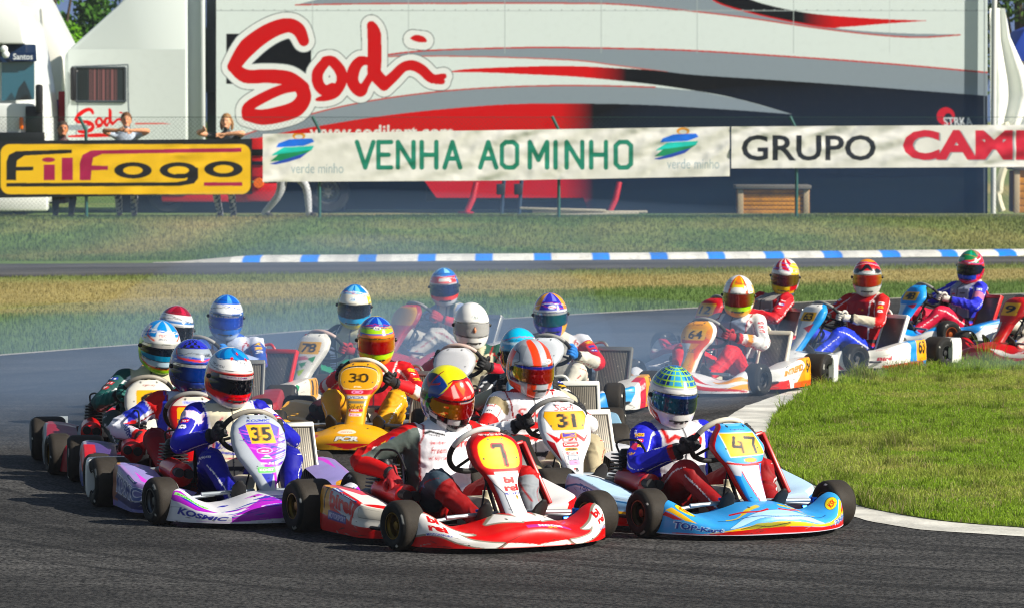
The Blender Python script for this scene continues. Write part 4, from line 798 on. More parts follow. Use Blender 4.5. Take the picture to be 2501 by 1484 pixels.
def remesh(m,vox,smooth=3,fac=.5):
    me=bpy.data.meshes.new('tmp'); V=np.concatenate(m.V); me.from_pydata(V.tolist(),[],m.F); me.update()
    ob=bpy.data.objects.new('tmp',me); COL.objects.link(ob)
    r=ob.modifiers.new('r','REMESH'); r.mode='VOXEL'; r.voxel_size=vox; r.adaptivity=0
    if smooth: s=ob.modifiers.new('s','SMOOTH'); s.factor=fac; s.iterations=smooth
    dg=bpy.context.evaluated_depsgraph_get(); e=bpy.data.meshes.new_from_object(ob.evaluated_get(dg))
    n=len(e.vertices); V=np.empty(n*3); e.vertices.foreach_get('co',V); N=np.empty(n*3); e.vertices.foreach_get('normal',N)
    F=np.empty(len(e.polygons)*4,int)
    if all(True for _ in ()) and len(e.loops)==len(e.polygons)*4: e.loops.foreach_get('vertex_index',F); F=F.reshape(-1,4)
    else: F=[list(p.vertices) for p in e.polygons]
    bpy.data.objects.remove(ob); bpy.data.meshes.remove(me); bpy.data.meshes.remove(e)
    return V.reshape(-1,3),N.reshape(-1,3),F
V,N,F=remesh(hand_tpl(),.0042,2); GLOVE=mk('glove',V,F,BLACKR).data; V2=V*np.array([-1,1,1]); GLOVEM=mk('glove',V2,F[:,::-1],BLACKR).data
def shoe_tpl():
    rings=[]
    for t in np.linspace(0,1,14):
        y=.09-.27*t; wd=np.interp(t,[0,.1,.3,.6,.85,1],[.02,.032,.034,.046,.042,.012]); top=np.interp(t,[0,.1,.35,.6,1],[.05,.10,.085,.05,.018]); an=np.linspace(0,2*np.pi,18,endpoint=False)
        rings.append(np.stack([wd*np.cos(an),np.full(18,y),top/2+top/2*np.sign(np.sin(an))*np.abs(np.sin(an))**.7],-1))
    m=M().add(loft(rings)); m.add(tube([(0,.045,.05),(0,.055,.15)],[.042,.048],14))
    return m
V,N,F=remesh(shoe_tpl(),.005,1); SHOE=mk('shoe',V,F,BLACKR).data
for o in [o for o in COL.objects if o.name.split('.')[0] in('glove','shoe')]: bpy.data.objects.remove(o)
WC=Vector((0,-.262,.468)); WN=Vector((0,math.cos(R(40)),math.sin(R(40)))); WU=Vector((0,-math.sin(R(40)),math.cos(R(40))))
def ik(S,H,l1,l2,pole):
    d=H-S; L=min(d.length,(l1+l2)*.995); dn=d.normalized(); a=(l1*l1-l2*l2+L*L)/(2*L); h=math.sqrt(max(l1*l1-a*a,1e-5)); pv=pole-dn*pole.dot(dn); pv.normalize(); return S+dn*a+pv*h
def seg_info(P,segs):
    best=np.full(len(P),1e9); idx=np.zeros(len(P),int); T=np.zeros(len(P))
    for i,(a,b,r) in enumerate(segs):
        a=np.array(a);b=np.array(b); d=b-a; t=np.clip(((P-a)@d)/(d@d),0,1); q=np.linalg.norm(P-a-t[:,None]*d,axis=1)-r; m=q<best; best[m]=q[m]; idx[m]=i; T[m]=t[m]
    return idx,T
def bone_angle(P,idx,segs):
    A=np.zeros(len(P))
    for i,(a,b,r) in enumerate(segs):
        m=idx==i
        if i<4 or not m.any(): continue
        a=np.array(a[:]);b=np.array(b[:]); d=b-a; d/=np.linalg.norm(d); s=-1 if i in (4,5,8,9) else 1
        e=np.array([s*.65,-.7,.25]) if i<8 else np.array([s*.9,-.3,.3]); e=e-d*(e@d); e/=np.linalg.norm(e); f=np.cross(d,e)*s; q=P[m]-a; A[m]=np.arctan2(q@f,q@e)
    return A
def torso_rings(pts):
    rings=[]; an=np.linspace(0,2*np.pi,28,endpoint=False)
    for c,rx,ry in pts: rings.append(np.stack([c[0]+rx*np.sign(np.cos(an))*np.abs(np.cos(an))**.85,c[1]+ry*np.sin(an),c[2]+0*an],-1))
    return loft(rings)
def wrinkle(V,N,amp,seed,scale=1.):
    s=seed*3.7; p=V*scale
    w1=np.sin(p[:,2]*62+6*np.sin(p[:,0]*17+s)+5*np.sin(p[:,1]*19+s*2)); w2=np.sin(p[:,0]*48+p[:,1]*37+5*np.sin(p[:,2]*21+s)); m=fbm(p[:,0]*7+s,p[:,2]*7+p[:,1]*5,seed)
    return V+N*((np.clip(w1,-.2,1)**2*.6+np.clip(w2,-.2,1)**2*.6)*sst(.35,.7,m)*amp-amp*.25)[:,None]
def driver(par,head,vox,suit,gl,steer=0,rhand=None,lean=(0,0),knee=.22,shoe=None,pre=None):
    """one continuous suited body, seated; gloves, shoes are clothing of their own; head is the helmet centre"""
    hx,hy,hz=head; C=Vector((hx*.45+lean[0],.235+lean[1],.43)); Nk=Vector((hx*.85,hy+.035,hz-.145)); m=M()
    W=Vector((hx*.2,.21,.26)); sh=Nk.z-.038
    m.add(torso_rings([((0,.14,.075),.13,.10),((0,.15,.13),.178,.128),((0,.19,.20),.178,.13),(W,.176,.132),((C.x*.8,.235+lean[1]*.6,.36),.190,.145),((C.x,C.y,.43),.205,.150),((C.x+hx*.1,C.y-.01,sh-.03),.198,.132),((Nk.x,(C.y+Nk.y)/2,sh+.02),.15,.095),((Nk.x,Nk.y,sh+.055),.085,.08),((Nk.x,Nk.y-.01,Nk.z+.03),.062,.064)]))
    segs=[((0,.15,.10),W,.16),(W,C,.16),(C,(Nk.x,Nk.y,sh),.15),((Nk.x,Nk.y,sh+.02),Nk,.07)]
    hands=[];wr=[]
    for s in (-1,1):
        S=Vector((C.x+hx*.1+s*.185,C.y+.0,sh-.035))
        if s<0 and rhand is not None: H=Vector(rhand); wrist=H+Vector((.02,.085,.07)).normalized()*.10; hands.append((s,H,(wrist-H).normalized(),Vector((1,0,0))))
        else:
            a=R((172 if s<0 else 8)+steer); rad=Vector((math.cos(a),0,0))+WU*math.sin(a); H=WC+rad*.158; tang=(Vector((-math.sin(a),0,0))+WU*math.cos(a))
            wd=(S+Vector((s*.10,0,-.22))-H).normalized(); wrist=H+wd*.10; hands.append((s,H,wd,tang))
        E=ik(S,wrist,.29,.26,Vector((-1,-.12,-.65)) if (s<0 and rhand is not None) else Vector((s*1.0,.2,-.7)))
        m.add(tube(cat([S-Vector((s*.06,0,-.01)),S,S.lerp(E,.5),E,E.lerp(wrist,.5),wrist],4),np.interp(np.linspace(0,1,21),[0,.15,.45,.62,.8,1],[.062,.072,.061,.056,.05,.040]),14)); m.add(ball(S,.073,10)); m.add(ball(E,.055,8))
        segs+=[(S,E,.06),(E,wrist,.045)]; wr.append(wrist)
    feet=[]
    for s in (-1,1):
        hp=Vector((s*.095,.10,.135)); kn=Vector((s*knee,-.31,.315)); ak=Vector((s*.155,-.585,.135)); mid=hp.lerp(kn,.5)
        m.add(tube(cat([hp,mid+Vector((0,0,.01)),kn,kn.lerp(ak,.45)+Vector((0,.012,-.01)),ak],5),np.interp(np.linspace(0,1,21),[0,.25,.5,.72,1],[.098,.088,.070,.060,.047]),16)); m.add(ball(kn,.068,10)); m.add(ball(hp,.098,10))
        segs+=[(hp,kn,.075),(kn,ak,.055)]; feet.append((s,ak))
    V,N,F=remesh(m,vox,4); idx,T=seg_info(V,[(a[:] if hasattr(a,'length') else a,b[:] if hasattr(b,'length') else b,r) for a,b,r in segs])
    amp=np.where(idx<4,.009,.013); s0=V.copy(); V=wrinkle(V,N,amp,int(abs(hx)*1000+hz*777)%37)
    info=dict(ang=bone_angle(s0,idx,segs),P=s0,N=N,idx=idx,T=T,cx=C.x,hx=hx,sh=sh,neck=Nk.z,front=(N[:,1]<.25)&(idx<4))
    col=suit(info); o=mk('person',V,F,CLOTH,par,col,True,None,0)
    for s,H,wd,tg in hands:
        y=wd; x=(tg-y*tg.dot(y)).normalized(); z=x.cross(y)
        if z.z<-.2 or (abs(z.z)<=.2 and z.y>0): x=-x; z=-z
        mt=Matrix.Identity(4)
        for i,vv in enumerate((x,y,z)): mt.col[i][:3]=vv
        mt.translation=H; share('glove',GLOVE if (x.x>0)==(s<0) else GLOVEM,o,gl[0 if s<0 else 1],mtx=mt)
    for s,ak in feet:
        mt=Matrix.Translation(ak+Vector((0,-.035,-.045)))@Matrix.Rotation(R(8*s),4,'Z')@Matrix.Rotation(R(-62),4,'X')@Matrix.Scale(.92,4); share('shoe',SHOE,o,shoe or BLACKR,mtx=mt)
    return o
# suit paint: blocks by body segment (0-3 torso, 4/5 right arm, 6/7 left arm, 8/9 right leg, 10/11 left leg)
def suit(base,front=None,up=None,low=None,leg=None,shin=None,collar=None,cuff=None,shoulder=None,side=None,stripe=None,extra=None,thigh_r=None):
    def f(q):
        P,idx,T=q['P'],q['idx'],q['T']; px=np.array([.008,.008])
        uv=np.stack([P[:,0]-q['cx'],P[:,2]],-1); p=Paint(uv,base,px); i4=idx<4; sel=lambda m:(lambda u:m)
        if side: p.put(sel(i4&(np.abs(P[:,0]-q['cx'])>.135)),side)
        if front: p.put(sel(q['front']&(np.abs(P[:,0]-q['cx'])<.135)&(idx<3)),front)
        if leg: p.put(sel((idx>=8)|((idx==0)&(P[:,2]<.19))),leg)
        if shin: p.put(sel((idx==9)|(idx==11)),shin)
        if up: p.put(sel((idx==4)|(idx==6)),up)
        if low: p.put(sel((idx==5)|(idx==7)),low)
        if shoulder: p.put(sel(((idx==4)|(idx==6))&(T<.22)|((idx==2)|(idx==3))&(np.abs(P[:,0]-q['cx'])>.09)&(P[:,2]>q['sh']-.03)),shoulder)
        if stripe: p.put(sel(((idx==4)|(idx==6))&(T>stripe[1])&(T<stripe[2])),stripe[0])
        if cuff: p.put(sel(((idx==5)|(idx==7))&(T>.78)),cuff)
        if collar: p.put(sel((idx==3)|((idx==2)&(P[:,2]>q['sh']+.035))),collar)
        if thigh_r: p.put(sel(((idx==8)&(T>.42)|(idx==9)&(T<.22))&(P[:,0]<-.16)),thigh_r)
        r=np.random.default_rng(int(1e4*abs(lin(base)@[1,2,3]))+len(P)); x=P[:,0]-q['cx']; fr=q['front']&(idx<3)
        lum=lambda c:float(lin(c)@[.3,.6,.1]); pc='#d8d8d8' if lum(base)<.25 else '#8f1020'
        A=(idx>=4)&(idx<8); sd_=np.where(idx<6,-1,1)
        p.put(sel(fr&(np.abs(x)<.0045)),'#2b2b30')
        for s_ in (-1,1): p.put(sel(fr&(np.abs(x-s_*(.125+.10*np.clip(P[:,2]-.42,0,.2)))<.0045)),pc)
        p.put(sel(A&(np.abs(np.abs(q['ang'])-1.25)<.075)),pc); p.put(sel(((idx==5)|(idx==7))&(T>.9)),'#1c1c20')
        p.put(sel((np.abs(P[:,2]-.235)<.014)&(idx<2)&q['front']),'#23242a'); p.put(sel((idx>=8)&(np.abs(q['ang'])<.06)),pc)
        for k in range(5):
            cx_,cz_,w_,h_=r.choice([-1,1])*r.uniform(.045,.10),r.uniform(.33,.52),r.uniform(.03,.06),r.uniform(.008,.016); c_=['#b81c2c','#1f2f8f','#e0b020','#e6e6e6','#15161a'][r.integers(5)]
            p.put(sel(fr&(np.abs(x-cx_)<w_/2)&(np.abs(P[:,2]-cz_)<h_/2)),c_)
        for i4_ in (4,6):
            for t0 in (.30,.48,.66):
                c_=['#e6e6e6','#b81c2c','#e0b020','#1f2f8f'][r.integers(4)]; p.put(sel((idx==i4_)&(np.abs(T-t0)<.05)&(np.abs(q['ang']-.1)<.42)),c_); p.put(sel((idx==i4_)&(np.abs(T-t0)<.02)&(np.abs(q['ang']-.1)<.33)&(np.sin(q['ang']*38)>-.2)),'#15161a' if lum(c_)>.3 else '#e6e6e6')
        if extra: extra(p,q,sel)
        return p.get()
    return f
def chest(p,q,body,x,z,h,col,w=None,**k):
    T0=[c.copy() for c in p.C]; p.text(body,(x,z),h,col,w,**k)
    for c,c0 in zip(p.C,T0): c[~q['front']]=c0[~q['front']]
def stroke(p,q,pts,w,col,mask=None):
    m=q['front'] if mask is None else mask; p.put(lambda u:near(u,pts,w)&m,col)
# ---------------------------------------------------------------- assembling karts and drivers
def kart(label,X,Y,th,pn,fr,pr,pl,res,rb=WHITEP,rim=None,steer=8,rad=True,radm=None,air=REDP,wheelturn=0,seat=None,grip=None):
    k=empty('racing_kart',(X,Y,.006),R(th)); tag(k,label,'kart','racing karts in the pack')
    share('frame',FRAME,k); share('floor_tray',FLOOR,k); share('rear_axle',AXLE,k); share('seat',SEAT,k,seat); share('fuel_tank',TANK,k); share('steering_column',COLUMN,k)
    for i in (0,1): share('tie_rod',TIES[i],k); share('stub_axle',STUB[i],k); share('pedal',PEDAL[i],k)
    mt=Matrix.Translation(WC)@Matrix((( 1,0,0),(0,WU.y,WN.y),(0,WU.z,WN.z))).to_4x4()@Matrix.Rotation(R(wheelturn),4,'Z')
    s=share('steering_wheel',SWHEEL,k,mtx=mt)
    if grip: s.material_slots[1].link='OBJECT'; s.material_slots[1].material=grip
    for nm,x,y,z,t in (('front_wheel',-.56,-.52,.1285,'f'),('front_wheel',.56,-.52,.1285,'f'),('rear_wheel',-.60,.53,.1405,'r'),('rear_wheel',.60,.53,.1405,'r')):
        wlr=share(nm if False else 'wheel',RI[t],k,HUBM,loc=(x,y,z),rot=(0,0,R(steer) if t=='f' else 0))
        wlr.rotation_euler.x=rng.uniform(0,6); wlr.rotation_mode='ZYX' if False else 'XYZ'
        ty=share('tyre',TY[t],wlr); 
        wlr.material_slots[0].material=rim or GOLD
    share('engine',ENGINE,k); a=share('intake_silencer',AIRBOX,k,air)
    if rad is True: share('radiator_frame',RADF,k,radm); share('radiator_core',RADC,k,FINS)
    if rad=='shroud': share('duct_shroud',SHROUD,k)
    if rb:
        for i in (0,1): share('rear_bumper',RBUMP[i],k,rb)
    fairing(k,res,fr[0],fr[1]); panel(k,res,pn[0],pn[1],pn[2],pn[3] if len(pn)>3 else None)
    pod(k,res,-1,*pr); pod(k,res,1,*pl)
    return k
def pilot(label,X,Y,th,hp,yaw,pitch,roll,hel,vis,st,gl,res=2.,vox=.011,hz=None,hd=(0,.2),spo=None,**kw):
    c,s=math.cos(R(th)),math.sin(R(th)); wy=Y+s*hd[0]+c*hd[1]; wx,wz=at(hp[0],hp[1],wy); dx,dy=wx-X,wy-Y
    h=(c*dx+s*dy,-s*dx+c*dy,min(max(wz-.006,.64),.82) if hz is None else hz)
    print('driver',label[:30],'head',[round(float(v),2) for v in h],'raw z',round(float(wz),2))
    h=(float(np.clip(h[0],-.2,.2)),float(np.clip(h[1],.02,.36)),float(h[2]))
    o=driver(None,h,vox,st,gl,**kw); o.location=(X,Y,.006); o.rotation_euler=(0,0,R(th)); tag(o,label,'driver','helmeted kart drivers')
    hm=helmet(o,res,hel[0],hel[1],vis,hel[2] if len(hel)>2 else None); hm.matrix_local=Matrix.Translation(h)@Matrix.Rotation(R(yaw-th),4,'Z')@Matrix.Rotation(R(pitch),4,'X')@Matrix.Rotation(R(roll),4,'Y')
    return o,hm
def glove(n,c): return mat('glove_'+n,c,.75,bscale=70,bdist=.002)
GK,GR,GRC,GT,GB,GW=glove('black','#15161a'),glove('red','#8f1722'),glove('redcream','#b9261f'),glove('teal','#1d5550'),glove('blue','#1d6fb8'),glove('white','#c9c6bd')
YEL='#e3ae12'
def numplate(p,body,c,w,h,tx=None,col=YEL,ink='#121212',ang=0,rd=.012,bold=.03,tw=None,rim=None):
    if rim: p.rect(c[0]-w/2-.005,c[1]-h/2-.005,c[0]+w/2+.005,c[1]+h/2+.005,rim,rd)
    p.rect(c[0]-w/2,c[1]-h/2,c[0]+w/2,c[1]+h/2,col,rd); p.text(body,c,tx or h*.68,ink,w=tw or w*.68,ang=ang,bold=bold)
def arai(p,az=0,el=44,s=1.,edge='#2a3a5a',ink='#22304e'):
    p.ell((az,el),(14*s,6.2*s),edge); p.ell((az,el),(13*s,5.2*s),'#e9ece9'); p.text('Arai',(az,el),6.5*s,ink,w=17*s,shear=.2,bold=.02)
# ---- number 7: red kart
def f7(p):
    W='#e8e6e2';G='#8a8578'
    wl=[(-.60,.075),(-.585,.17),(-.555,.21),(-.48,.205),(-.40,.18),(-.33,.165),(-.29,.15),(-.34,.135),(-.37,.145),(-.33,.10),(-.22,.055),(-.17,.035),(-.22,.005),(-.30,.02),(-.44,.075),(-.52,.08)]
    for s in (1,-1):
        q=[(s*a,b) for a,b in wl]; p.poly(q,W,G,.012,4)
        p.poly([(s*-.18,.002),(s*-.15,.04),(s*-.02,.018),(s*.02,.004)],W,None)
        p.poly([(s*-.19,.205),(s*-.10,.235),(s*-.045,.20),(s*-.05,.17)],W,G,.008)
        p.line([(s*-.20,.002),(s*-.16,.045)],.003,'#5a0a10')
    p.line(cat([(-.16,.045),(-.08,.085),(0,.095),(.08,.085),(.16,.045)],6),.0025,'#8c0d16')
    p.rect(-.05,.17,.05,.24,W,.02); p.rect(-.05,.118,.19,.142,'#a23b86',.004); p.text('MOOSE',(.075,.131),.017,'#f2f2f2',w=.13,bold=.04); p.text('SPX',(.08,.117),.010,'#e8b21e',w=.05,bold=.03)
    for s in (1,-1):
        x=s*.475; p.text('bi',(x-.01,.178),.046,RED,w=.066,bold=.06,ang=-4*s); p.text('rel',(x+.005,.128),.048,RED,w=.10,bold=.06,ang=-6*s)
        p.text('MOTORSPORT',(x+.01,.085 if s<0 else .07),.017,'#e9e9ee',w=.135,bold=.1,ang=-8*s); p.text('MOTORSPORT',(x+.01,.085 if s<0 else .07),.015,'#27349a',w=.13,bold=.03,ang=-8*s)
def n7(p):
    p.poly([(-.10,.215),(.10,.215),(.09,.19),(.075,.14),(.066,-.01),(-.066,-.01),(-.075,.14),(-.09,.19)],'#dcdcdc'); p.poly([(-.2,.23),(-.10,.21),(-.03,.12),(-.028,-.01),(-.2,-.01)],'#aeb2b8'); p.line([(-.10,.21),(-.035,.12),(-.03,-.01)],.0022,'#3b3f48')
    q=cat([(-.115,.34),(-.10,.385),(-.05,.415),(0,.42),(.05,.415),(.10,.385),(.115,.34),(.11,.28),(.085,.25),(0,.245),(-.085,.25),(-.11,.28)],5,True); p.poly(q,'#f0c214',RED,.006)
    p.line([(-.03,.365),(-.028,.372),(.022,.372),(.026,.29),(.026,.265)],.0135,RED); p.line([(-.027,.364),(-.026,.369),(.020,.369),(.024,.30),(.024,.268)],.009,'#101010')
    for x in (-.045,.035): p.ell((x,.405),(.007,.006),'#7d8a63')
    p.text('www.birel.com',(0,.430),.011,'#f1e3e0',w=.15,bold=.03); p.rect(-.06,.215,.085,.230,'#d8d4cf',.004); p.text('WORLD KARTING',(.01,.2225),.007,'#b54a3c',w=.12)
    p.text('bi',(.012,.186),.034,RED,w=.06,bold=.07); p.text('rel',(.016,.146),.036,RED,w=.085,bold=.07); p.text('MOTORSPORT',(.016,.116),.011,'#2b3490',w=.095,bold=.04); p.ell((.03,.098),(.007,.011),'#c7a03a'); p.ell((.03,.102),(.004,.005),'#222')
def pr7(p):
    p.rect(-.1,.225,.5,.5,'#dcdcda'); p.poly([(-.1,.17),(-.1,.6),(.12,.6),(.3,.33),(.16,.26)],'#c4505c'); p.rect(-.1,-.1,.8,.05,RED); p.poly([(.43,.24),(.7,.24),(.7,.05),(.43,.05)],'#d9d6ce'); p.poly([(.42,.05),(.5,.2),(.48,.25),(.13,.26),(.12,.05)],RED); p.poly([(.15,.1),(.40,.06),(.44,.17),(.36,.2),(.15,.2)],'#b9bcc4')
    p.rect(-.02,.055,.155,.26,'#c98f10'); p.text('7',(.10,.15),.16,'#241a10',w=.05,bold=.02); p.text('birel',(.285,.135),.10,'#a8a8ac',w=.275,bold=.10); p.text('birel',(.285,.135),.095,'#c41018',w=.265,bold=.05); p.rect(.14,.04,.36,.075,'#27357f'); p.text('MOTORSPORT',(.25,.057),.022,'#b9b6d0',w=.20,bold=.03)
    p.rect(.15,.205,.245,.252,'#2e5c9c'); p.text('RFM',(.197,.229),.026,'#e4e6ea',w=.07,bold=.03); p.rect(.255,.195,.45,.232,'#1b2a5c'); p.text('D.BELLROY',(.365,.213),.017,'#e3e6ee',w=.13,bold=.03); p.rect(.258,.197,.295,.230,'#27356f'); p.line([(.258,.197),(.295,.23)],.003,'#c03040'); p.line([(.258,.23),(.295,.197)],.003,'#d9d9e0')
    p.poly([(.50,.16),(.52,.21),(.66,.20),(.66,.10),(.5,.10)],'#c9c4b8','#77706a',.003)
def pl7(p): p.rect(-.1,.2,.8,.6,'#e2e2e0'); p.rect(-.1,-.1,.8,.06,RED); p.text('birel',(.3,.13),.09,'#f0eeee',w=.26,bold=.06)
def h7(p):
    p.put(lambda u:(np.abs(u[:,0])<95)&(u[:,1]>15),'#1b3a86')
    p.put(lambda u:(np.abs(np.sin(np.radians(u[:,0]))*np.cos(np.radians(u[:,1]))+.03)<.46)&(np.cos(np.radians(u[:,0]))*np.cos(np.radians(u[:,1]))<.56)&(u[:,1]>36),'#e6e010'); p.line([(-170,34),(-100,34),(-70,46)],2.2,'#a31218')
    p.poly([(-42,50),(-30,58),(38,58),(62,40),(62,16),(-62,16),(-50,30)],'#c8121a'); p.poly([(-62,22),(-40,50),(-30,56),(-52,30)],'#e3df12'); p.line([(-44,50),(-30,58),(38,58),(60,44)],1.2,'#1a1020')
    p.poly([(-24,52),(-6,54),(8,30),(-4,26)],'#e0661a'); p.poly([(-34,44),(-26,50),(-14,24),(-26,22)],'#efb0aa'); p.poly([(14,52),(28,50),(40,26),(26,24)],'#efb8b2'); p.poly([(0,34),(6,40),(12,34),(16,24),(-4,24)],'#a8141a'); p.text('Arai',(4,22.5),4.,'#f4d8d0',w=20,shear=.2,bold=.02)
    p.put(lambda u:(u[:,1]<-19)&(np.abs(u[:,0])<92)&((np.floor((u[:,0]+7)/24)+np.floor((u[:,1]+19)/13.5))%2==0),'#e4e6e6'); p.put(lambda u:(u[:,1]<-19)&(np.abs(u[:,0])<92)&((np.floor((u[:,0]+7)/24)+np.floor((u[:,1]+19)/13.5))%2==1),'#0e1014')
    for s in (-1,1): p.poly([(s*66,16),(s*98,12),(s*104,-18),(s*84,-20)],'#3f9a4a'); p.ell((s*86,13),(7,6),'#1d3f8f'); p.poly([(s*92,-4),(s*118,-10),(s*118,-30),(s*96,-20)],'#b9bdbd'); p.poly([(s*98,-6),(s*108,-8),(s*108,-26),(s*100,-18)],'#c8c11c')
    p.put(lambda u:(u[:,1]<-24)&(np.abs(u[:,0])>92),'#14161a'); p.line([(-150,40),(-100,30),(-95,70)],3,'#a31218'); p.line([(95,70),(100,30),(150,40)],3,'#a31218')
def v7(q): q.rect(-12,11.5,30,14.6,'#ded6d2',1.)
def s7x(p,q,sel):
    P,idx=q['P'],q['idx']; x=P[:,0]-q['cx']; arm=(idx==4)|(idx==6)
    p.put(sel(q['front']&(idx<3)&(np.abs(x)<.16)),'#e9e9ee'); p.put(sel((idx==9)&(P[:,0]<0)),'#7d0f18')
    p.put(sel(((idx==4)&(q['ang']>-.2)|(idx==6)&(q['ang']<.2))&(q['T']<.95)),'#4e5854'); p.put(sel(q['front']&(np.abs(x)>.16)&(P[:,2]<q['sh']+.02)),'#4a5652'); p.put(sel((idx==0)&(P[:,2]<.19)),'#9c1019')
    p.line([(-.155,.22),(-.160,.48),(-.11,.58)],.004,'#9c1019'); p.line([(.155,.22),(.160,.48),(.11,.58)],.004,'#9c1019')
    stroke(p,q,[(-.125,.535),(-.10,.545),(-.07,.535),(-.03,.525)],.006,'#15171a'); stroke(p,q,[(-.11,.528),(-.06,.52)],.003,'#15171a')
    chest(p,q,'tender',-.07,.485,.018,'#c02a30',w=.085); chest(p,q,'Freem',-.065,.445,.034,'#a01420',w=.085,shear=.35); chest(p,q,'MC BARCODE',-.065,.40,.016,'#c8545a',w=.11); chest(p,q,'birel',.075,.48,.05,'#b8121e',w=.085,bold=.03)
    m=(idx==8)&(q['N'][:,1]<.3); c0=[c.copy() for c in p.C]
    uv=np.stack([-(P[:,1]),P[:,2]],-1)
    for u in p.U: u[m]=uv[m]
    p.text('birel',(.20,.30),.030,'#7f9ed0',w=.10,ang=-4,bold=.02)
    for c,k in zip(p.C,c0): c[~m]=k[~m]
K7=(-.30,20.50,27.7)
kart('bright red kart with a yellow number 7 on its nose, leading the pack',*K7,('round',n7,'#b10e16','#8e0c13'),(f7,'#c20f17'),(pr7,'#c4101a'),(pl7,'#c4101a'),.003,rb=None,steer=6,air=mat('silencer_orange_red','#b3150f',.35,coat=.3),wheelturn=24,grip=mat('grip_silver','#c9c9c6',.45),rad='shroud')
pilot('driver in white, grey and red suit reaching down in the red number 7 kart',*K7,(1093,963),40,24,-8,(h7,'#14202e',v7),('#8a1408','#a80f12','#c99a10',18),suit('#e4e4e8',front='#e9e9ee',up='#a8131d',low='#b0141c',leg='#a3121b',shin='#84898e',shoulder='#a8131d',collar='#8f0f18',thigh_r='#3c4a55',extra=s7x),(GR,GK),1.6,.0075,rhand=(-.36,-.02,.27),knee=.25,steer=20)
# ---- number 47: light blue kart
LB='#4f9ad6'
def f47(p):
    p.poly([(-.75,-.01),(.75,-.01),(.75,.05),(.58,.05),(.25,.045),(0,.05),(-.25,.045),(-.35,.012),(-.5,.01)],'#b3141f'); p.poly([(-.38,.01),(-.25,.045),(0,.05),(.3,.05),(.62,.08),(.6,.12),(.45,.11),(.25,.075),(0,.085),(-.22,.07)],'#e3b91a')
    p.poly([(-.25,.07),(-.1,.11),(.0,.10),(.12,.095),(.28,.08),(.1,.155),(-.05,.165),(-.18,.13)],'#a9cdea','#3f5f80',.003,4); p.line(cat([(-.28,.16),(-.12,.13),(.0,.11),(.15,.12),(.33,.16)],6),.003,'#1d4f88')
    for s in (-1,1):
        p.line(cat([(s*.06,.20),(s*.12,.185),(s*.19,.155),(s*.24,.16)],5),[.008]*8+[.004]*8,'#cdbb33'); p.line(cat([(s*.20,.19),(s*.15,.18),(s*.08,.165),(s*.03,.175)],5),.005,'#b3141f')
        p.poly([(s*.56,.15),(s*.52,.17),(s*.40,.10),(s*.46,.095)],'#e3b91a'); p.poly([(s*.58,.12),(s*.56,.14),(s*.47,.095),(s*.52,.09)],'#b3141f'); p.ell((s*.44,.185),(.058,.030),'#222'); p.ell((s*.44,.185),(.054,.027),'#ead64a'); p.text('KSK',(s*.44,.185),.030,'#c4161e',w=.065,bold=.04,shear=.2)
    p.poly([(-.75,-.01),(.75,-.01),(.75,.006),(-.75,.006)],'#cfdfee')
    for x,wd in ((-.40,.235),(.45,.17)): p.text('TOP-Kart',(x,.058),.050,'#c8e0f3',w=wd+.012,bold=.08,shear=.15); p.text('TOP-Kart',(x,.058),.046,'#1a3f92',w=wd,bold=.045,shear=.15)
    p.poly([(-.20,.055),(-.12,.085),(-.02,.08),(.06,.07),(.02,.05),(-.1,.045)],'#8d8a3c'); p.line(cat([(-.2,.06),(-.13,.07),(-.06,.055),(.05,.075)],5),.003,'#2a2a1c')
def n47(p):
    p.poly([(-.2,-.02),(-.2,.2),(-.06,.21),(-.045,0)],'#2f78bd'); p.poly([(.2,-.02),(.2,.2),(.07,.21),(.06,0)],'#2f78bd')
    p.poly([(-.045,.205),(.075,.205),(.045,-.02),(.015,-.02)],'#c9dcec','#b3141f',.006); p.poly([(-.16,.17),(-.10,.235),(-.03,.21),(-.05,.15)],'#b9bcc2'); p.line([(-.15,.225),(0,.21),(.15,.225)],.005,'#b3141f')
    q=[(-.105,.385),(.095,.385),(.135,.265),(-.08,.255)]; p.poly(q,'#e8b40c','#d4d8d0',.005); [p.line(q_,.0085,'#0c0c0c') for q_ in ([(-.034,.362),(-.050,.312),(.004,.306)],[(-.008,.338),(.000,.280)],[(.030,.360),(.088,.354),(.072,.320),(.078,.276)])]; p.ell((.03,.235),(.04,.013),'#b3141f'); p.ell((.03,.235),(.035,.010),'#e8d255'); p.text('Top-Kart',(0,.405),.012,'#10224e',w=.09,bold=.02); p.poly([(-.10,.44),(.06,.44),(.02,.425),(-.06,.425)],'#76b4e6')
def pd47(p): p.rect(-.1,-.1,.8,.05,'#b3141f'); p.rect(-.1,.05,.8,.075,'#e3b91a'); p.poly([(-.1,.12),(.8,.16),(.8,.6),(-.1,.6)],'#bcd6ea'); p.line(cat([(0,.11),(.3,.16),(.7,.13)],6),.006,'#2a6fb0'); p.text('Top-Kart',(.33,.14),.05,'#1a3f92',w=.25,bold=.03)
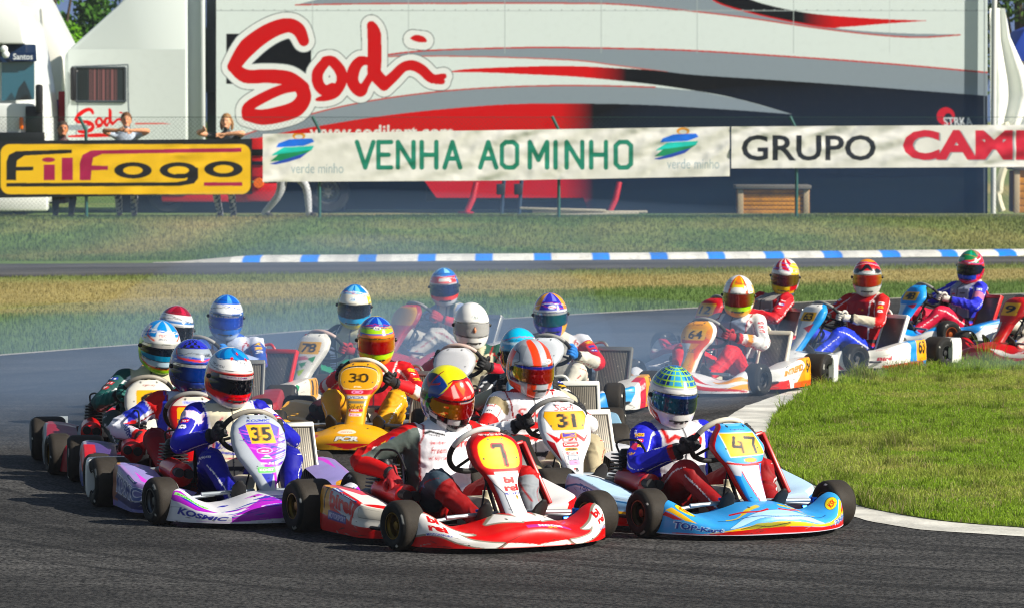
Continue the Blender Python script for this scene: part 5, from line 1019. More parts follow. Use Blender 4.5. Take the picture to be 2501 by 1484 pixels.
def h47(p):
    p.put(lambda u:(u[:,1]>31)&(np.abs(u[:,0])<110)|(u[:,1]>58),'#2b5d9c'); g='#a9d61c'
    p.put(lambda u:(u[:,1]>34)&(np.sin(np.radians(u[:,0]*3))*np.sin(np.radians(u[:,1]*6))>.25)&(np.abs(u[:,0])<105),'#1a2f6c'); p.put(lambda u:(u[:,1]>34)&(np.cos(np.radians(u[:,0]*2+20))>.72)&(np.abs(u[:,0])<105),'#4f9bc4')
    for e in (44,57,69,79): p.line([(a,e) for a in np.arange(-112,113,6)],1.15,g)
    for a in np.arange(-105,106,21): p.line([(a*1.0,33),(a,84)],[1.3,1.9],g)
    p.line([(a,31.5) for a in np.arange(-112,113,6)],1.7,g); p.line([(a,28) for a in np.arange(-115,116,6)],.8,'#2a3d6c')
    p.poly([(-84,-24),(-50,-30),(-36,-50),(-90,-50)],'#b3161f'); p.poly([(84,-24),(50,-30),(36,-50),(90,-50)],'#b3161f'); p.text('Alonso',(-62,-36),6,'#e8c8c8',w=26,ang=-14,shear=.2); p.line([(-10,-37),(-3,-37)],1.2,'#1b1b1b'); p.line([(3,-37),(10,-37)],1.2,'#1b1b1b')
def s47x(p,q,sel):
    P,idx=q['P'],q['idx']
    for pts,w in (([(-.115,.50),(-.105,.44),(-.06,.47),(-.03,.455)],.011),([(-.09,.42),(-.05,.405),(-.01,.415)],.009),([(.03,.46),(.07,.475),(.10,.45),(.09,.42)],.011),([(.02,.43),(.06,.425)],.009),([(-.02,.44),(-.02,.39)],.008)): stroke(p,q,pts,w,'#b3131d')
    stroke(p,q,[(0,.56),(0,.3)],.003,'#2a2a2e'); m=(idx==4)&(q['N'][:,0]<.2); c0=[c.copy() for c in p.C]
    uv=np.stack([P[:,0]-P[:,1],P[:,2]],-1)
    for u in p.U: u[m]=uv[m]
    x0=uv[m][:,0].mean() if m.any() else 0; p.text('WINTEC',(x0,.47),.024,'#c6c8ea',w=.09,ang=-50); p.rect(x0-.02,.41,x0+.05,.44,'#a33050'); p.text('PUMA',(x0+.02,.39),.014,'#d0a040',w=.06,ang=12)
    for c,k in zip(p.C,c0): c[~m]=k[~m]
K47=(1.00,21.12,25.3)
kart('light blue kart with a scuffed nose and yellow number 47, nearest the grass island',*K47,('angular',n47,LB,'#b3141f'),(f47,LB),(pd47,'#8fc0e6'),(pd47,'#2343a0'),.003,rb=None,steer=6,rim=mat('bronze_rim','#4a3a22',.4,.7),wheelturn=14,grip=mat('grip_cream','#cfcabc',.5),rad='shroud',air=mat('silencer_dark_red','#8f0f16',.35,coat=.3))
pilot('driver in royal blue with red trousers and globe patterned helmet in the number 47 kart',*K47,(1643,962),16,14,3,(h47,'#d9d9d6'),('#12203a','#1f3f98','#1f6a80',20),suit('#1c1fa6',front='#c3c3c6',up='#1c1fa6',low='#1a1c94',leg='#8d0f1c',shin='#7d0d1a',collar='#b6b6b8',cuff='#8d101a',shoulder=None,extra=s47x),(GK,GK),1.6,.0075,steer=14,knee=.22)
# ---- number 35: white and purple kart
WP='#d8d8dc'
def streaks(p,box,n,cols,seed,ang=.12,w=.005):
    r=np.random.default_rng(seed)
    for i in range(n):
        x=r.uniform(box[0],box[1]);y=r.uniform(box[2],box[3]);l=r.uniform(.05,.2); p.line([(x,y),(x+l*.5,y+l*.5*ang),(x+l,y+l*ang)],[w*.3,w*r.uniform(.5,1.4),.0005],cols[i%len(cols)])
def f35(p):
    p.poly([(-.62,.20),(-.5,.21),(-.38,.15),(-.30,.12),(-.42,.10),(-.55,.13)],'#a02fb0'); p.poly([(-.55,.19),(-.43,.165),(-.37,.13),(-.48,.15)],'#3a2f9c')
    p.poly([(-.45,.0),(.0,.03),(.3,.05),(.62,.09),(.62,.2),(.4,.17),(.2,.19),(-.05,.2),(-.2,.10),(-.32,.055)],'#a02fb0'); streaks(p,(-.3,.5,.03,.2),60,['#2c2f9c','#2c2f9c','#d8d8de','#b84ac2'],5,.1,.006); p.poly([(-.1,.23),(.15,.21),(.4,.16),(.2,.15),(0,.17)],'#d9d9de'); streaks(p,(-.1,.4,.15,.22),18,['#2c2f9c','#8f7ac8'],8,-.05,.005)
    p.poly([(-.75,-.01),(.75,-.01),(.75,.012),(-.75,.012)],'#cfcfd6'); p.rect(-.60,.015,-.24,.085,'#d9d9de',.01); p.text('KOSMIC',(-.39,.06),.050,'#2b2c8c',w=.26,bold=.045,shear=.25,ang=-4); p.poly([(-.55,.175),(-.35,.145),(-.34,.165),(-.54,.195)],'#9ed68a'); p.text('KOMETLY',(-.44,.17),.016,'#4a9a50',w=.17,ang=-7,bold=.04)
    p.text('KOSMIC',(.42,.055),.046,'#2b2c8c',w=.22,bold=.045,shear=.2)
def n35(p):
    p.poly([(-.115,.36),(-.10,.30),(-.04,.19),(.04,.10),(.03,.02),(.055,.06),(.06,.18),(.10,.29),(.115,.36)],'#a42fb4'); p.poly([(-.115,.365),(-.08,.275),(.08,.275),(.115,.365),(.06,.395),(-.06,.395)],'#4a3fae'); streaks(p,(-.12,.0,.25,.36),30,['#2c2f9c','#c05ac8'],9,-.3,.004); streaks(p,(.0,.06,.12,.30),24,['#7d3fb8','#2c2f9c'],10,.3,.003)
    p.text('KOSMIC',(0,.407),.015,'#2b3c9c',w=.13,bold=.04,shear=.2); q=[(-.075,.385),(.065,.385),(.085,.275),(-.055,.275)]; p.poly(q,YEL); p.text('35',(.006,.33),.082,'#111',w=.115,bold=.03)
    p.ell((.01,.235),(.046,.017),'#e8c8e0'); p.ell((.01,.235),(.042,.014),'#d83a86'); p.text('Tillett',(.01,.235),.012,'#f4dce8',w=.05); p.poly([(-.02,.19),(.02,.215),(.05,.19)],'#e2e6e4'); p.line([(-.01,.198),(.035,.196)],.004,'#3f8a68'); p.text('PROLINE',(.015,.165),.013,'#e8e0ee',w=.075,bold=.03); p.rect(-.045,.115,.055,.145,'#7cc77c',.006); p.text('KOMET',(.005,.13),.014,'#e9f3e6',w=.08,bold=.04); p.poly([(-.03,.11),(.04,.11),(.005,.03)],'#3338a0')
def pr35(p):
    p.rect(-.1,-.1,.12,.6,'#8c6fa8'); p.rect(-.1,.02,.06,.25,'#b98a18'); p.poly([(.05,.02),(.2,.02),(.14,.25),(.05,.25)],'#8e5a4a'); p.poly([(.12,.03),(.66,.01),(.66,.06),(.3,.08)],'#2b2a5c'); p.poly([(.12,.2),(.5,.16),(.66,.14),(.66,.3),(.1,.3)],'#9a7fb4'); p.poly([(-.1,.25),(.7,.25),(.7,.6),(-.1,.6)],'#8f86b8'); p.poly([(.3,.28),(.7,.26),(.7,.34)],'#c44ac0')
    p.text('KOSMIC',(.37,.10),.10,'#cfcfe0',w=.42,bold=.09,shear=.1); p.text('KOSMIC',(.37,.10),.09,'#3a4a86',w=.40,bold=.04,shear=.1); p.rect(.36,.18,.53,.225,'#3a3f68',.004); p.text('VARESIS',(.445,.203),.020,'#d6d6de',w=.12); p.text('35',(.01,.13),.12,'#4a3a10',w=.055,bold=.03)
def h35(p):
    p.put(lambda u:(u[:,1]>50)&(np.abs(u[:,0])<120),'#2d86c4'); p.put(lambda u:(u[:,1]>50)&(np.sin(np.radians(u[:,0]*5)+u[:,1]*.13)>.45)&(np.abs(u[:,0])<115),'#1a5a9c'); p.line([(-100,50),(-60,47),(-30,52),(0,47),(30,52),(60,47),(100,50)],1.1,'#173a6c')
    p.put(lambda u:(u[:,1]<24)&(u[:,1]>-40)&(np.abs(u[:,0])<105),'#cf2418'); p.put(lambda u:(u[:,1]>20)&(u[:,1]<24.5)&(np.abs(u[:,0])<98),'#e4e2de'); p.line([(-104,30),(-60,25),(0,23.5),(60,25),(104,30)],.7,'#333'); p.put(lambda u:(u[:,1]<-38)&(np.abs(u[:,0])<110),'#bfc2c4'); p.line([(-30,-29),(0,-27),(30,-29)],1.4,'#8f1410')
    for a,e in ((-24,52),(26,50),(-2,66)): p.ell((a,e),(5,4),'#c8201c')
    arai(p,8,43,1.15); p.text('DIRK DU PORT',(-62,33),5,'#2a2f3a',w=48,ang=-6,bold=.02); p.put(lambda u:(np.abs(u[:,0])>105)&(u[:,1]<48),'#aeb4b8')
def v35(q): q.rect(-46,8.4,62,14.6,'#e2dade'); q.text('WWW.KOSMIC',(-6,11.4),3.8,'#5a2a78',w=50,bold=.03); q.text('KART.COM',(38,11.4),3.8,'#c04a8a',w=30,bold=.02)
def s35x(p,q,sel):
    P,idx=q['P'],q['idx']
    for s in (-1,1): stroke(p,q,[(s*.112,.26),(s*.108,.47),(s*.06,.52)],.004,'#c23a5c'); stroke(p,q,[(s*.10,.26),(s*.095,.45),(s*.04,.50)],.003,'#2a2f9a')
    stroke(p,q,[(-.11,.33),(0,.318),(.11,.33)],.006,'#1d1f94'); stroke(p,q,[(-.11,.30),(0,.29),(.11,.30)],.003,'#b02a4a'); chest(p,q,'KOSMIC',0,.365,.038,'#1f2496',w=.19,bold=.04); chest(p,q,'Kosmic',-.055,.44,.014,'#b0487a',w=.05)
    stroke(p,q,[(0,.54),(0,.2)],.003,'#3a3a40')
    m=((idx==4)|(idx==6))&(q['T']>.15)&(q['T']<.38)&(q['N'][:,1]<.2); p.put(sel(m&(q['N'][:,2]>.1)),'#d9c4d8')
K35=(-1.54,21.74,18.9)
kart('white and purple kart with yellow number 35, heading the left-hand file',*K35,('shield',n35,'#a9b0b8','#a3aab2'),(f35,WP),(pr35,'#7a78a8'),(pr35,'#c9c9d4'),.0033,rim=STEEL,steer=8,air=mat('silencer_bright_red','#b9170f',.35,coat=.3),wheelturn=-8,grip=mat('grip_grey','#8f8a80',.5))
pilot('driver in navy suit with cream chest and red and white helmet, number 35 kart',*K35,(560,916),27,13,3,(h35,'#e3e3e0',v35),('#0b0d14',None,'#1d2a4a'),suit('#14159a',front='#cfc9b4',up='#15178f',low='#15178f',leg='#10117e',collar='#6d7f9c',extra=s35x),(GK,GK),1.8,.008,steer=4)
# ---------------------------------------------------------------- the rest of the pack
def gp(num,top=None,bands=(),txt=(),ang=0,y=.325,plate=YEL,wd=.21,h=.10,tw=None):
    def f(p):
        if top: p.put(lambda u:u[:,1]>top[0],top[1])
        for q in bands:
            if isinstance(q[0],(int,float)): p.rect(-.2,q[0],.2,q[1],q[2])
            else: p.poly(q[0],q[1])
        if num: numplate(p,num,(0,y),wd,h,tx=.075,col=plate,ang=ang,tw=tw)
        for b,yy,hh,w,c,*e in txt:
            if e: p.rect(-w/2-.008,yy-hh*.8,w/2+.008,yy+hh*.8,e[0],.004)
            p.text(b,(0,yy),hh,c,w=w,bold=.03)
    return f
def gd(num,s,bands=(),txt=(),plate='#d69c12'):          # side pod; number towards the rear
    def f(p):
        for q in bands: p.poly(q[0],q[1])
        for b,x,y,h,w,c in txt: p.text(b,(x,y),h,c,w=w,bold=.05,shear=.15)
        if num:
            x=.075 if s<0 else .585; p.rect(x-.075,.03,x+.075,.235,plate,.01)
            p.text(num,(x,.13),.12,'#1a1712',w=.10,bold=.03)
    return f
def gf(bands=(),txt=(),lip=None):
    def f(p):
        for q in bands:
            for s in ((1,-1) if len(q)>2 else (1,)): p.poly([(s*a,b) for a,b in q[0]],q[1])
        if lip: p.rect(-.8,-.01,.8,.016,lip)
        for b,x,y,h,w,c,*e in txt:
            if e: p.text(b,(x,y),h*1.1,e[0],w=w*1.04,bold=.12,shear=.2)
            p.text(b,(x,y),h,c,w=w,bold=.05,shear=.2)
    return f
# 31 white, behind the red kart
def n31(p):
    p.put(lambda u:np.abs(u[:,0])>.125-.0*u[:,1],'#aeb5bd'); p.poly([(-.2,.24),(-.07,.235),(-.05,.12),(-.045,-.01),(-.2,-.01)],'#8d1522'); p.poly([(-.2,.25),(-.10,.262),(-.062,.2),(-.05,.1),(-.048,-.01),(-.058,-.01),(-.066,.1),(-.09,.2)],'#c9ccd0'); p.poly([(-.13,.262),(-.06,.225),(-.05,.255),(.05,.255),(.09,.225),(.13,.262),(.085,.2),(.05,.23),(-.04,.23),(-.08,.2)],RED)
    q=[(-.115,.385),(.115,.385),(.125,.355),(.095,.275),(-.085,.275),(-.125,.355)]; p.poly(q,'#dfa812','#2b2b2b',.003); p.text('31',(0,.33),.085,'#111',w=.115,bold=.035)
    sodi(p,0,0,1,False) if False else p.text('Sodi',(0,.408),.036,RED,w=.11,shear=.3,bold=.0)
    for b,y,h,w,c,e in (('BOXS',.245,.024,.075,'#3a2fa0','#e3a41a'),('MOTUL',.218,.016,.075,'#f0f0f0','#c4141c'),('Corayon',.19,.020,.08,'#f0f0ee','#c4141c'),('ASM',.163,.014,.06,'#2a2410','#e0ac18'),('NETAR',.141,.012,.055,'#e8d8d8','#b0141c'),('IM',.115,.022,.05,'#d8dce4','#8a8f9a')): p.rect(-w/2-.008,y-h*.65,w/2+.008,y+h*.65,e,.005); p.text(b,(0,y),h,c,w=w,bold=.04,shear=.1)
    p.rect(-.032,.072,.036,.10,'#e3a6c8',.01); p.text('B',(.005,.045),.026,'#111',bold=.05,shear=.2); p.poly([(-.012,.036),(.0,.06),(-.014,.058)],RED); p.text('BRIDGESTONE',(.002,.02),.006,'#222',w=.055)
K31=(.16,22.69,17.3)
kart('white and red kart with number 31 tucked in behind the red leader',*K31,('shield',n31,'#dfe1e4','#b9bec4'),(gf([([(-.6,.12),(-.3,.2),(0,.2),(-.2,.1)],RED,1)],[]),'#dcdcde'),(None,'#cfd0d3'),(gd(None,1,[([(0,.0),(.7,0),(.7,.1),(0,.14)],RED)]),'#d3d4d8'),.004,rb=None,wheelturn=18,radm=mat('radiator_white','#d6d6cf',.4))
def h31(p):
    o='#e5501a'
    for a0,a1 in ((-26,-6),(12,34)): p.put(lambda u:(u[:,1]>14)&(u[:,0]*np.cos(np.radians(np.clip(u[:,1],0,89)))>a0*.9)&(u[:,0]*np.cos(np.radians(np.clip(u[:,1],0,89)))<a1*.9)&(np.abs(u[:,0])<110),o)
    p.put(lambda u:(np.abs(u[:,0])>52)&(np.abs(u[:,0])<90)&(u[:,1]>28-.3*np.abs(np.abs(u[:,0])-70))&(u[:,1]<64),'#8f959b'); p.put(lambda u:(np.abs(u[:,0])>88)&(np.abs(u[:,0])<128)&(u[:,1]>-10)&(u[:,1]<44),o); p.line([(-100,48),(-70,42),(-60,24),(-80,16)],1.2,'#1c1c24')
    p.put(lambda u:(u[:,1]<-19)&(np.abs(u[:,0])>14)&(np.abs(u[:,0])<34),o); p.put(lambda u:(u[:,1]<-30)&(np.abs(u[:,0])>50)&(np.abs(u[:,0])<100),o); p.line([(-100,10),(-90,-24),(-60,-22)],4,'#232a55'); p.line([(100,10),(90,-24),(60,-22)],4,'#232a55'); arai(p,14,25.5,.95,'#222','#222')
def s31x(p,q,sel):
    P,idx=q['P'],q['idx']
    m=idx<3; z=P[:,2]+.35*(P[:,0]-q['cx'])*np.sign(P[:,0]-q['cx'])*-.25
    p.put(sel(m&(z>.385)&(z<.42)),RED); p.put(sel(m&(z>.315)&(z<.345)),RED); p.put(sel(((idx==4)|(idx==6))&(q['T']>.55)&(q['T']<.9)),RED)
    chest(p,q,'Sodi',-.01,.475,.060,RED,w=.20,shear=.35); a=((idx==4))&(q['T']>.05)&(q['T']<.28)&(q['N'][:,1]<.0); p.put(sel(a),'#8a7f66')
pilot('driver in white suit with red bands and orange-striped silver helmet behind the red kart',*K31,(1295,893),30,13,-2,(h31,'#a9aeb4'),('#8a140c','#2a3aa8','#b9b418',-6),suit('#e8e8ea',leg='#a99f86',collar='#b0121a',extra=s31x),(GK,GK),1.8,.008,steer=14)
# 30 yellow
YB='#d9a20c'
def f30(p):
    p.line([(-.6,.08),(-.2,.075)],.003,'#8f6a0a'); p.line([(.6,.08),(.2,.075)],.003,'#8f6a0a'); p.poly([(-.14,.055),(.14,.055),(0,.0)],'#c01430'); p.poly([(-.62,.09),(-.5,.05),(-.45,.04),(-.58,.05)],'#8f1a2a'); p.text('elf',(-.33,.15),.045,'#26262c',w=.125,bold=.10,shear=.3); p.text('elf',(-.33,.15),.042,'#f0efe8',w=.12,bold=.06,shear=.3)
    p.ell((-.235,.152),(.045,.034),'#c8344a'); p.ell((-.25,.155),(.026,.026),'#5a5ac8'); p.ell((-.235,.165),(.02,.012),'#e9e6f2'); p.text('PCR',(0,.09),.036,'#2a2a2a',w=.15,bold=.12,shear=.2); p.text('PCR',(0,.09),.033,'#e9e9e6',w=.14,bold=.05,shear=.2); p.ell((-.01,.15),(.055,.028),'#ecd9c4'); p.text('PISTA',(-.01,.15),.016,'#c46a50',w=.07); p.text('Sabelt',(.30,.165),.042,'#3a3208',w=.2,shear=.25,bold=.0)
def n30(p):
    p.put(lambda u:(np.abs(u[:,0])>.10)&(u[:,1]<.28)&(u[:,1]>.19),'#a81028'); q=cat([(-.125,.33),(-.10,.385),(0,.405),(.10,.385),(.125,.33),(.10,.262),(0,.25),(-.10,.262)],4,True); p.poly(np.array(q)*[1,1]+[0,.012],'#2b2a2a'); p.poly(q,YB,'#e6dcc0',.003); p.text('30',(0,.33),.066,'#241d0c',w=.135,bold=.02); p.text('PCR',(0,.268),.011,'#e8dfc0',w=.05,bold=.05)
    p.rect(-.2,.215,.2,.247,'#b8122c'); p.text('OO',(0,.232),.022,'#f09ac0',w=.08,bold=.06); p.rect(-.07,.185,.07,.207,'#c9c9cc',.004); p.text('VEGA',(0,.196),.016,'#3a4a78',w=.1,bold=.03); p.rect(-.055,.155,.055,.172,'#77735c',.003); p.text('Sabelt',(-.002,.135),.028,'#2e2808',w=.105,shear=.2); p.rect(-.045,.10,.05,.118,'#b02a3a',.003); p.text('NGK',(0,.109),.012,'#efdede',w=.06,bold=.04); p.rect(-.04,.07,.045,.09,'#eac8d0',.004); p.text('Pista',(0,.08),.012,'#c04a60',w=.06)
K30=(-.95,26.41,-8)
kart('golden yellow kart with number 30 facing straight on in the middle of the pack',*K30,('round',n30,YB,'#b5860a'),(f30,YB),(None,YB),(None,YB),.0042,rb=None,wheelturn=-20,grip=mat('grip_cream','#cfcabc'),air=mat('silencer_dark','#3a1018'))
def h30(p):
    p.put(lambda u:(u[:,1]>46)&(np.abs(u[:,0])<110),'#1f3fa0'); p.put(lambda u:(u[:,1]>50)&(np.sin(np.radians(u[:,0]*6))>.6)&(np.abs(u[:,0])<110),'#5a8fd0'); p.line([(-110,46),(-60,42),(0,44),(60,42),(110,46)],1.2,'#1a2a6c'); p.put(lambda u:(u[:,1]>30)&(u[:,1]<42)&(np.abs(u[:,0])<70),'#a8d820'); p.put(lambda u:(u[:,1]>16)&(u[:,1]<28)&(np.abs(u[:,0])<90),'#e0801a'); p.line([(-90,29),(0,27),(90,29)],1.6,'#2a4ab0')
    p.put(lambda u:(u[:,1]<-19)&(u[:,1]>-32)&(np.abs(u[:,0])<60),'#b4dc1c'); p.put(lambda u:(u[:,1]<-34)&(np.abs(u[:,0])<60),'#d98a1a'); 
    for s in (-1,1): p.ell((s*78,24),(14,12),'#d0481a'); p.line([(s*70,-20),(s*85,-30),(s*90,-46)],4,'#2a4ab0'); p.ell((s*72,-36),(9,7),'#cc2a18')
    arai(p,0,44,1.,'#222','#1a1a1a')
pilot('driver in red suit with yellow trousers and multicoloured helmet in the yellow number 30 kart',*K30,(918,828),6,12,0,(h30,'#cfc016'),('#a8200e','#d06a12','#c98a10'),suit('#b3122a',leg='#cf9a10',shin='#cf9a10',collar='#2a1a1c',extra=lambda p,q,sel:(p.put(sel(((q['idx']==7)|(q['idx']==5))&(q['T']>.2)&(q['T']<.4)&(q['N'][:,1]<-.2)),'#d8d2d2'))),(GK,GK),2.2,.010,steer=-12)
# 52, blue and white suit, right behind 35
K52=(-1.92,23.16,8)
n52=gp('52',None,[(.385,.5,'#d8cfc0')],[('TECNOREL',.405,.014,.12,'#3a3fae','#c9c9e6')],wd=.2)
kart('red kart with number 52 squeezed in just behind the white and purple kart',*K52,('round',n52,'#b01622','#8a0f18'),(None,'#b01622'),(gd(None,-1,[([(-.1,.0),(.25,0),(.2,.25),(-.1,.25)],'#8a8794'),([(.2,.12),(.7,.05),(.7,.3),(.2,.3)],'#b01a28'),([(.1,0),(.66,.0),(.5,.08)],'#3a4a86')],[('RUTHLESS',.3,.09,.05,.28,'#c9c9d6')]),'#4a3a6c'),(None,'#6a2a40'),.005,air=REDP,wheelturn=20,rb=None)
def huv(p):
    p.put(lambda u:(u[:,1]>52)&(np.abs(u[:,0])<120),'#2a2fa8'); p.put(lambda u:(u[:,1]>50)&(u[:,0]>-70)&(u[:,0]<10)&((np.floor(u[:,0]/16)+np.floor(u[:,1]/9))%2==0),'#15161c'); p.put(lambda u:(u[:,1]>30)&(u[:,1]<52)&(np.abs(u[:,0])<95),'#8f98a2'); p.line([(-110,54),(-80,40),(-60,28),(0,23),(60,28),(110,54)],2.2,'#d0431f'); p.line([(-105,20),(-98,-20),(-70,-44)],3.5,'#d0431f'); p.put(lambda u:(u[:,1]<-24),'#1c2a5c'); p.text('uvex',(30,36),8,'#1c222c',w=26,bold=.03)
def vuv(q): q.rect(-80,8.6,80,14.8,'#dcdcde'); q.text('uvex',(-52,11.6),4.,'#15181e',w=20,bold=.05); q.text('www.uvex-sports.com',(8,11.4),3.,'#5a6a88',w=70)
def s52x(p,q,sel):
    P,idx,T=q['P'],q['idx'],q['T']; p.put(sel((idx==4)&(T>.25)&(T<.75)&(q['N'][:,2]>-.1)),'#2a38b4'); p.put(sel((idx==4)&(T<.22)),'#b3141f'); p.put(sel((idx==4)&(T>.6)&(q['N'][:,0]>0)),'#b3141f'); chest(p,q,'OTK',0,.43,.04,'#b3141f',w=.12,bold=.05); chest(p,q,'DUNLOP',0,.37,.03,'#b3141f',w=.13,bold=.05)
    m=(idx==5)&(q['N'][:,1]<.4); c0=[c.copy() for c in p.C]; uv=np.stack([P[:,0]-P[:,1]*.4,P[:,2]],-1)
    for u in p.U: u[m]=uv[m]
    if m.any(): c_=uv[m].mean(0); p.text('RUTHLESS',tuple(c_),.04,'#27307c',w=.17,ang=-52,bold=.06)
    for c,k in zip(p.C,c0): c[~m]=k[~m]
pilot('driver in white suit with blue and red patches, arm reaching down, blue helmet',*K52,(468,892),22,10,2,(huv,'#24439c',vuv),('#123a8c',None,'#0c1f50'),suit('#cfd2dc',front='#c9cddd',side='#2a38b4',leg='#6d0d20',shin='#7d1020',collar='#a8141f',cuff='#b3141f',extra=s52x),(GRC,GK),2.,.009,rhand=(-.30,-.08,.24),steer=10)
# 6
K6=(-2.32,24.63,8)
kart('white and dark red kart with number 6 on its panel, left side',*K6,('shield',gp('6',None,[],[('TECNO',.405,.012,.08,'#8a3a3a')],wd=.16),'#d9d6cc','#b9b6ac'),(None,'#8c1f2a'),(gd(None,-1,[([(0,0),(.66,0),(.6,.2),(.1,.25)],'#59626a')]),'#7a2230'),(None,'#7a8086'),.006,rb=mat('bumper_grey','#8d959a',.5),air=mat('silencer_bright_red','#b9170f'),wheelturn=6,grip=mat('grip_grey','#8f8a80'))
def h6(p):
    p.put(lambda u:(u[:,1]>34)&(np.abs(u[:,0])<75)|(u[:,1]>60),'#2f7fc0'); p.put(lambda u:(u[:,1]>44)&(np.sin(np.radians(u[:,0]*6))>.5)&(np.abs(u[:,0])<70),'#9fb4c4'); p.line([(-75,60),(-62,36),(-30,24),(30,24),(62,36),(75,60)],2.,'#d2562a'); p.rect(-30,22,30,46,'#e2e0dc',2); p.text('TECNO',(0,38),6,'#b0484a',w=44); p.text('Motors',(0,29),5,'#4a5a6a',w=38)
    p.put(lambda u:(u[:,1]<22)&(np.abs(u[:,0])>70)|(u[:,1]<-34),'#9fd422'); p.put(lambda u:(u[:,1]<-20)&(u[:,1]>-32)&(np.abs(u[:,0])<50),'#b9cfdc'); p.line([(-80,-28),(-40,-36),(40,-36),(80,-28)],1.8,'#d8502a'); p.line([(70,-10),(78,-30)],3,'#d9b41a')
pilot('driver in dark green suit with blue, white and lime helmet behind number 6',*K6,(390,842),20,13,3,(h6,'#d8dad4',lambda q:(q.rect(-70,9,70,15,'#d8d6d0'),q.rect(-80,-20,80,-9,'#3a9ac8'))),('#14202e','#d8d6d0','#0e1420'),suit('#24504c',front='#bfb89f',up='#1d4442',low='#1f5a54',leg='#33403e',collar='#b8b098'),(GT,GT),2.4,.012,steer=-6)
# kart hidden behind 6
K8=(-2.28,27.6,-2)
kart('dark kart almost hidden between the white panel with number 6 and the purple kart',*K8,('round',gp(None,None,[],[('Novo',.405,.014,.06,'#e0d8d0')]),'#b0202c','#8a141c'),(None,'#b0202c'),(None,'#8a2a30'),(None,'#8a2a30'),.009,rb=None)
pilot('driver whose white helmet with a deep red crown shows over the lime and blue helmet',*K8,(428,800),14,10,8,(lambda p:(p.put(lambda u:(u[:,1]>48)&(np.abs(u[:,0]-10)<110),'#7a0f22'),p.put(lambda u:(u[:,1]>52)&(np.sin(np.radians(u[:,0]*5))>.5),'#a82a40'),p.put(lambda u:(u[:,1]>22)&(u[:,1]<30)&(np.abs(u[:,0])<110),'#3f6fa8'),p.put(lambda u:(u[:,1]<14)&(u[:,1]>-22),'#16181c')),'#dcdcdc'),('#0b0c10',None,'#16181c'),suit('#8f1a26',front='#c9c4b4',up='#3a3a40'),(GK,GK),2.6,.014)
# blue helmet, kart turning left
KB=(-2.16,29.1,-27)
kart('kart with a red-white-green side pod and a tall dark radiator in a red frame',*KB,('round',gp(None),'#2c4fa8','#223f86'),(gf([([(-.6,.0),(-.2,.1),(-.1,.2),(-.6,.2)],'#c9c9c4',1)]),'#b0202c'),(None,'#2c4fa8'),(gd('11',1,[([(.04,.16),(.14,.2),(.18,.14)],'#c43a3a'),([(.17,.17),(.24,.21),(.28,.16)],'#b8303c'),([(.26,.13),(.33,.21),(.36,.16),(.31,.10)],'#2f8a5a'),([(-.1,-.1),(.2,-.1),(.1,.08),(-.1,.18)],'#b8202c')]),'#dcd8cc'),.006,radm=mat('radiator_red','#b3231f',.4),air=mat('silencer_dark','#3a1018'),rb=None)
def hbl(p):
    p.put(lambda u:(u[:,1]>48),'#1c56b0'); p.put(lambda u:(u[:,1]>52)&(np.sin(np.radians(u[:,0]*5+30))>.5),'#5f9fd8'); p.put(lambda u:(u[:,1]<22)&(np.abs(u[:,0])>60)|(u[:,1]<-22),'#2a64b8'); p.line([(-80,21),(0,18),(80,21)],2,'#3a5a9a'); p.put(lambda u:(u[:,1]<-36),'#9fb0c4')
pilot('driver in blue and white suit with mirrored blue visor, upright behind the left file',*KB,(552,772),4,10,4,(hbl,'#dfe3e6',lambda q:q.text('ICE DI VERONA',(0,11.5),3.6,'#c9b8a8',w=80)),('#1a4fc0','#3a5f9c','#0f2f8a'),suit('#a9b4cc',front='#b4bdd0',up='#2a4690',low='#8f9cba',leg='#26407f',collar='#2a4fa0',shoulder='#c9ccd4'),(GB,GB),2.6,.013)
# 78
K78=(-1.29,29.87,-29)
kart('white kart with green and red flashes and number 78 turned to the left',*K78,('slim',gp('78',None,[([(.01,.24),(.08,.26),(.07,.21)],'#2a8a4a'),([(-.09,.25),(.0,.26),(.03,.235),(-.06,.22)],'#c46a78'),([(-.05,.2),(.02,.215),(.0,.16)],'#1f8a50'),([(-.05,.14),(.02,.16),(.0,.10)],'#b8d820'),([(-.2,0),(-.03,0),(-.05,.2),(-.2,.2)],'#a9aeac')],wd=.19),'#dfddd4','#c9c7be'),(gf([([(-.6,.1),(-.2,.15),(0,.1),(-.5,.03)],'#2f9a64',1)]),'#d9d9d2'),(None,'#dcdad2'),(gd(None,1,[([(.0,.03),(.66,.0),(.66,.1),(.2,.12)],'#2f9a64')]),'#dcdad2'),.006,grip=mat('grip_redwhite','#b9a49c'),air=mat('silencer_dark','#3a1018'),rad=False,rb=None)
def h78(p):
    p.put(lambda u:(u[:,1]>46)&(np.abs(u[:,0])<75)|(u[:,1]>74),'#2a74b8'); p.put(lambda u:(u[:,1]>46)&(np.abs(u[:,0])<34)&(np.abs(u[:,0])>8),'#6fb0d8'); p.put(lambda u:(np.abs(u[:,0])>58)&(u[:,1]>14)&(u[:,1]<40),'#cfc022'); p.put(lambda u:(u[:,1]<-19)&(np.abs(u[:,0])<100),'#3fa4d4'); p.put(lambda u:(u[:,1]<-36),'#c9bb3a'); p.put(lambda u:(np.abs(u[:,0])>85)&(u[:,1]<14),'#c9bb3a'); arai(p,0,31,.9,'#7fb0d0','#4a7fa8')
pilot('driver in dark teal suit with a white, blue and yellow helmet behind number 78',*K78,(866,745),-4,12,3,(h78,'#dedcd0'),('#0d1016',None,'#1a2a3c'),suit('#27484a',front='#b9b69c',up='#2a4444',low='#97907c',leg='#157a5a',shin='#157a5a',collar='#8f9a94',shoulder='#23424a'),(GR,GR),2.6,.013,steer=-14)
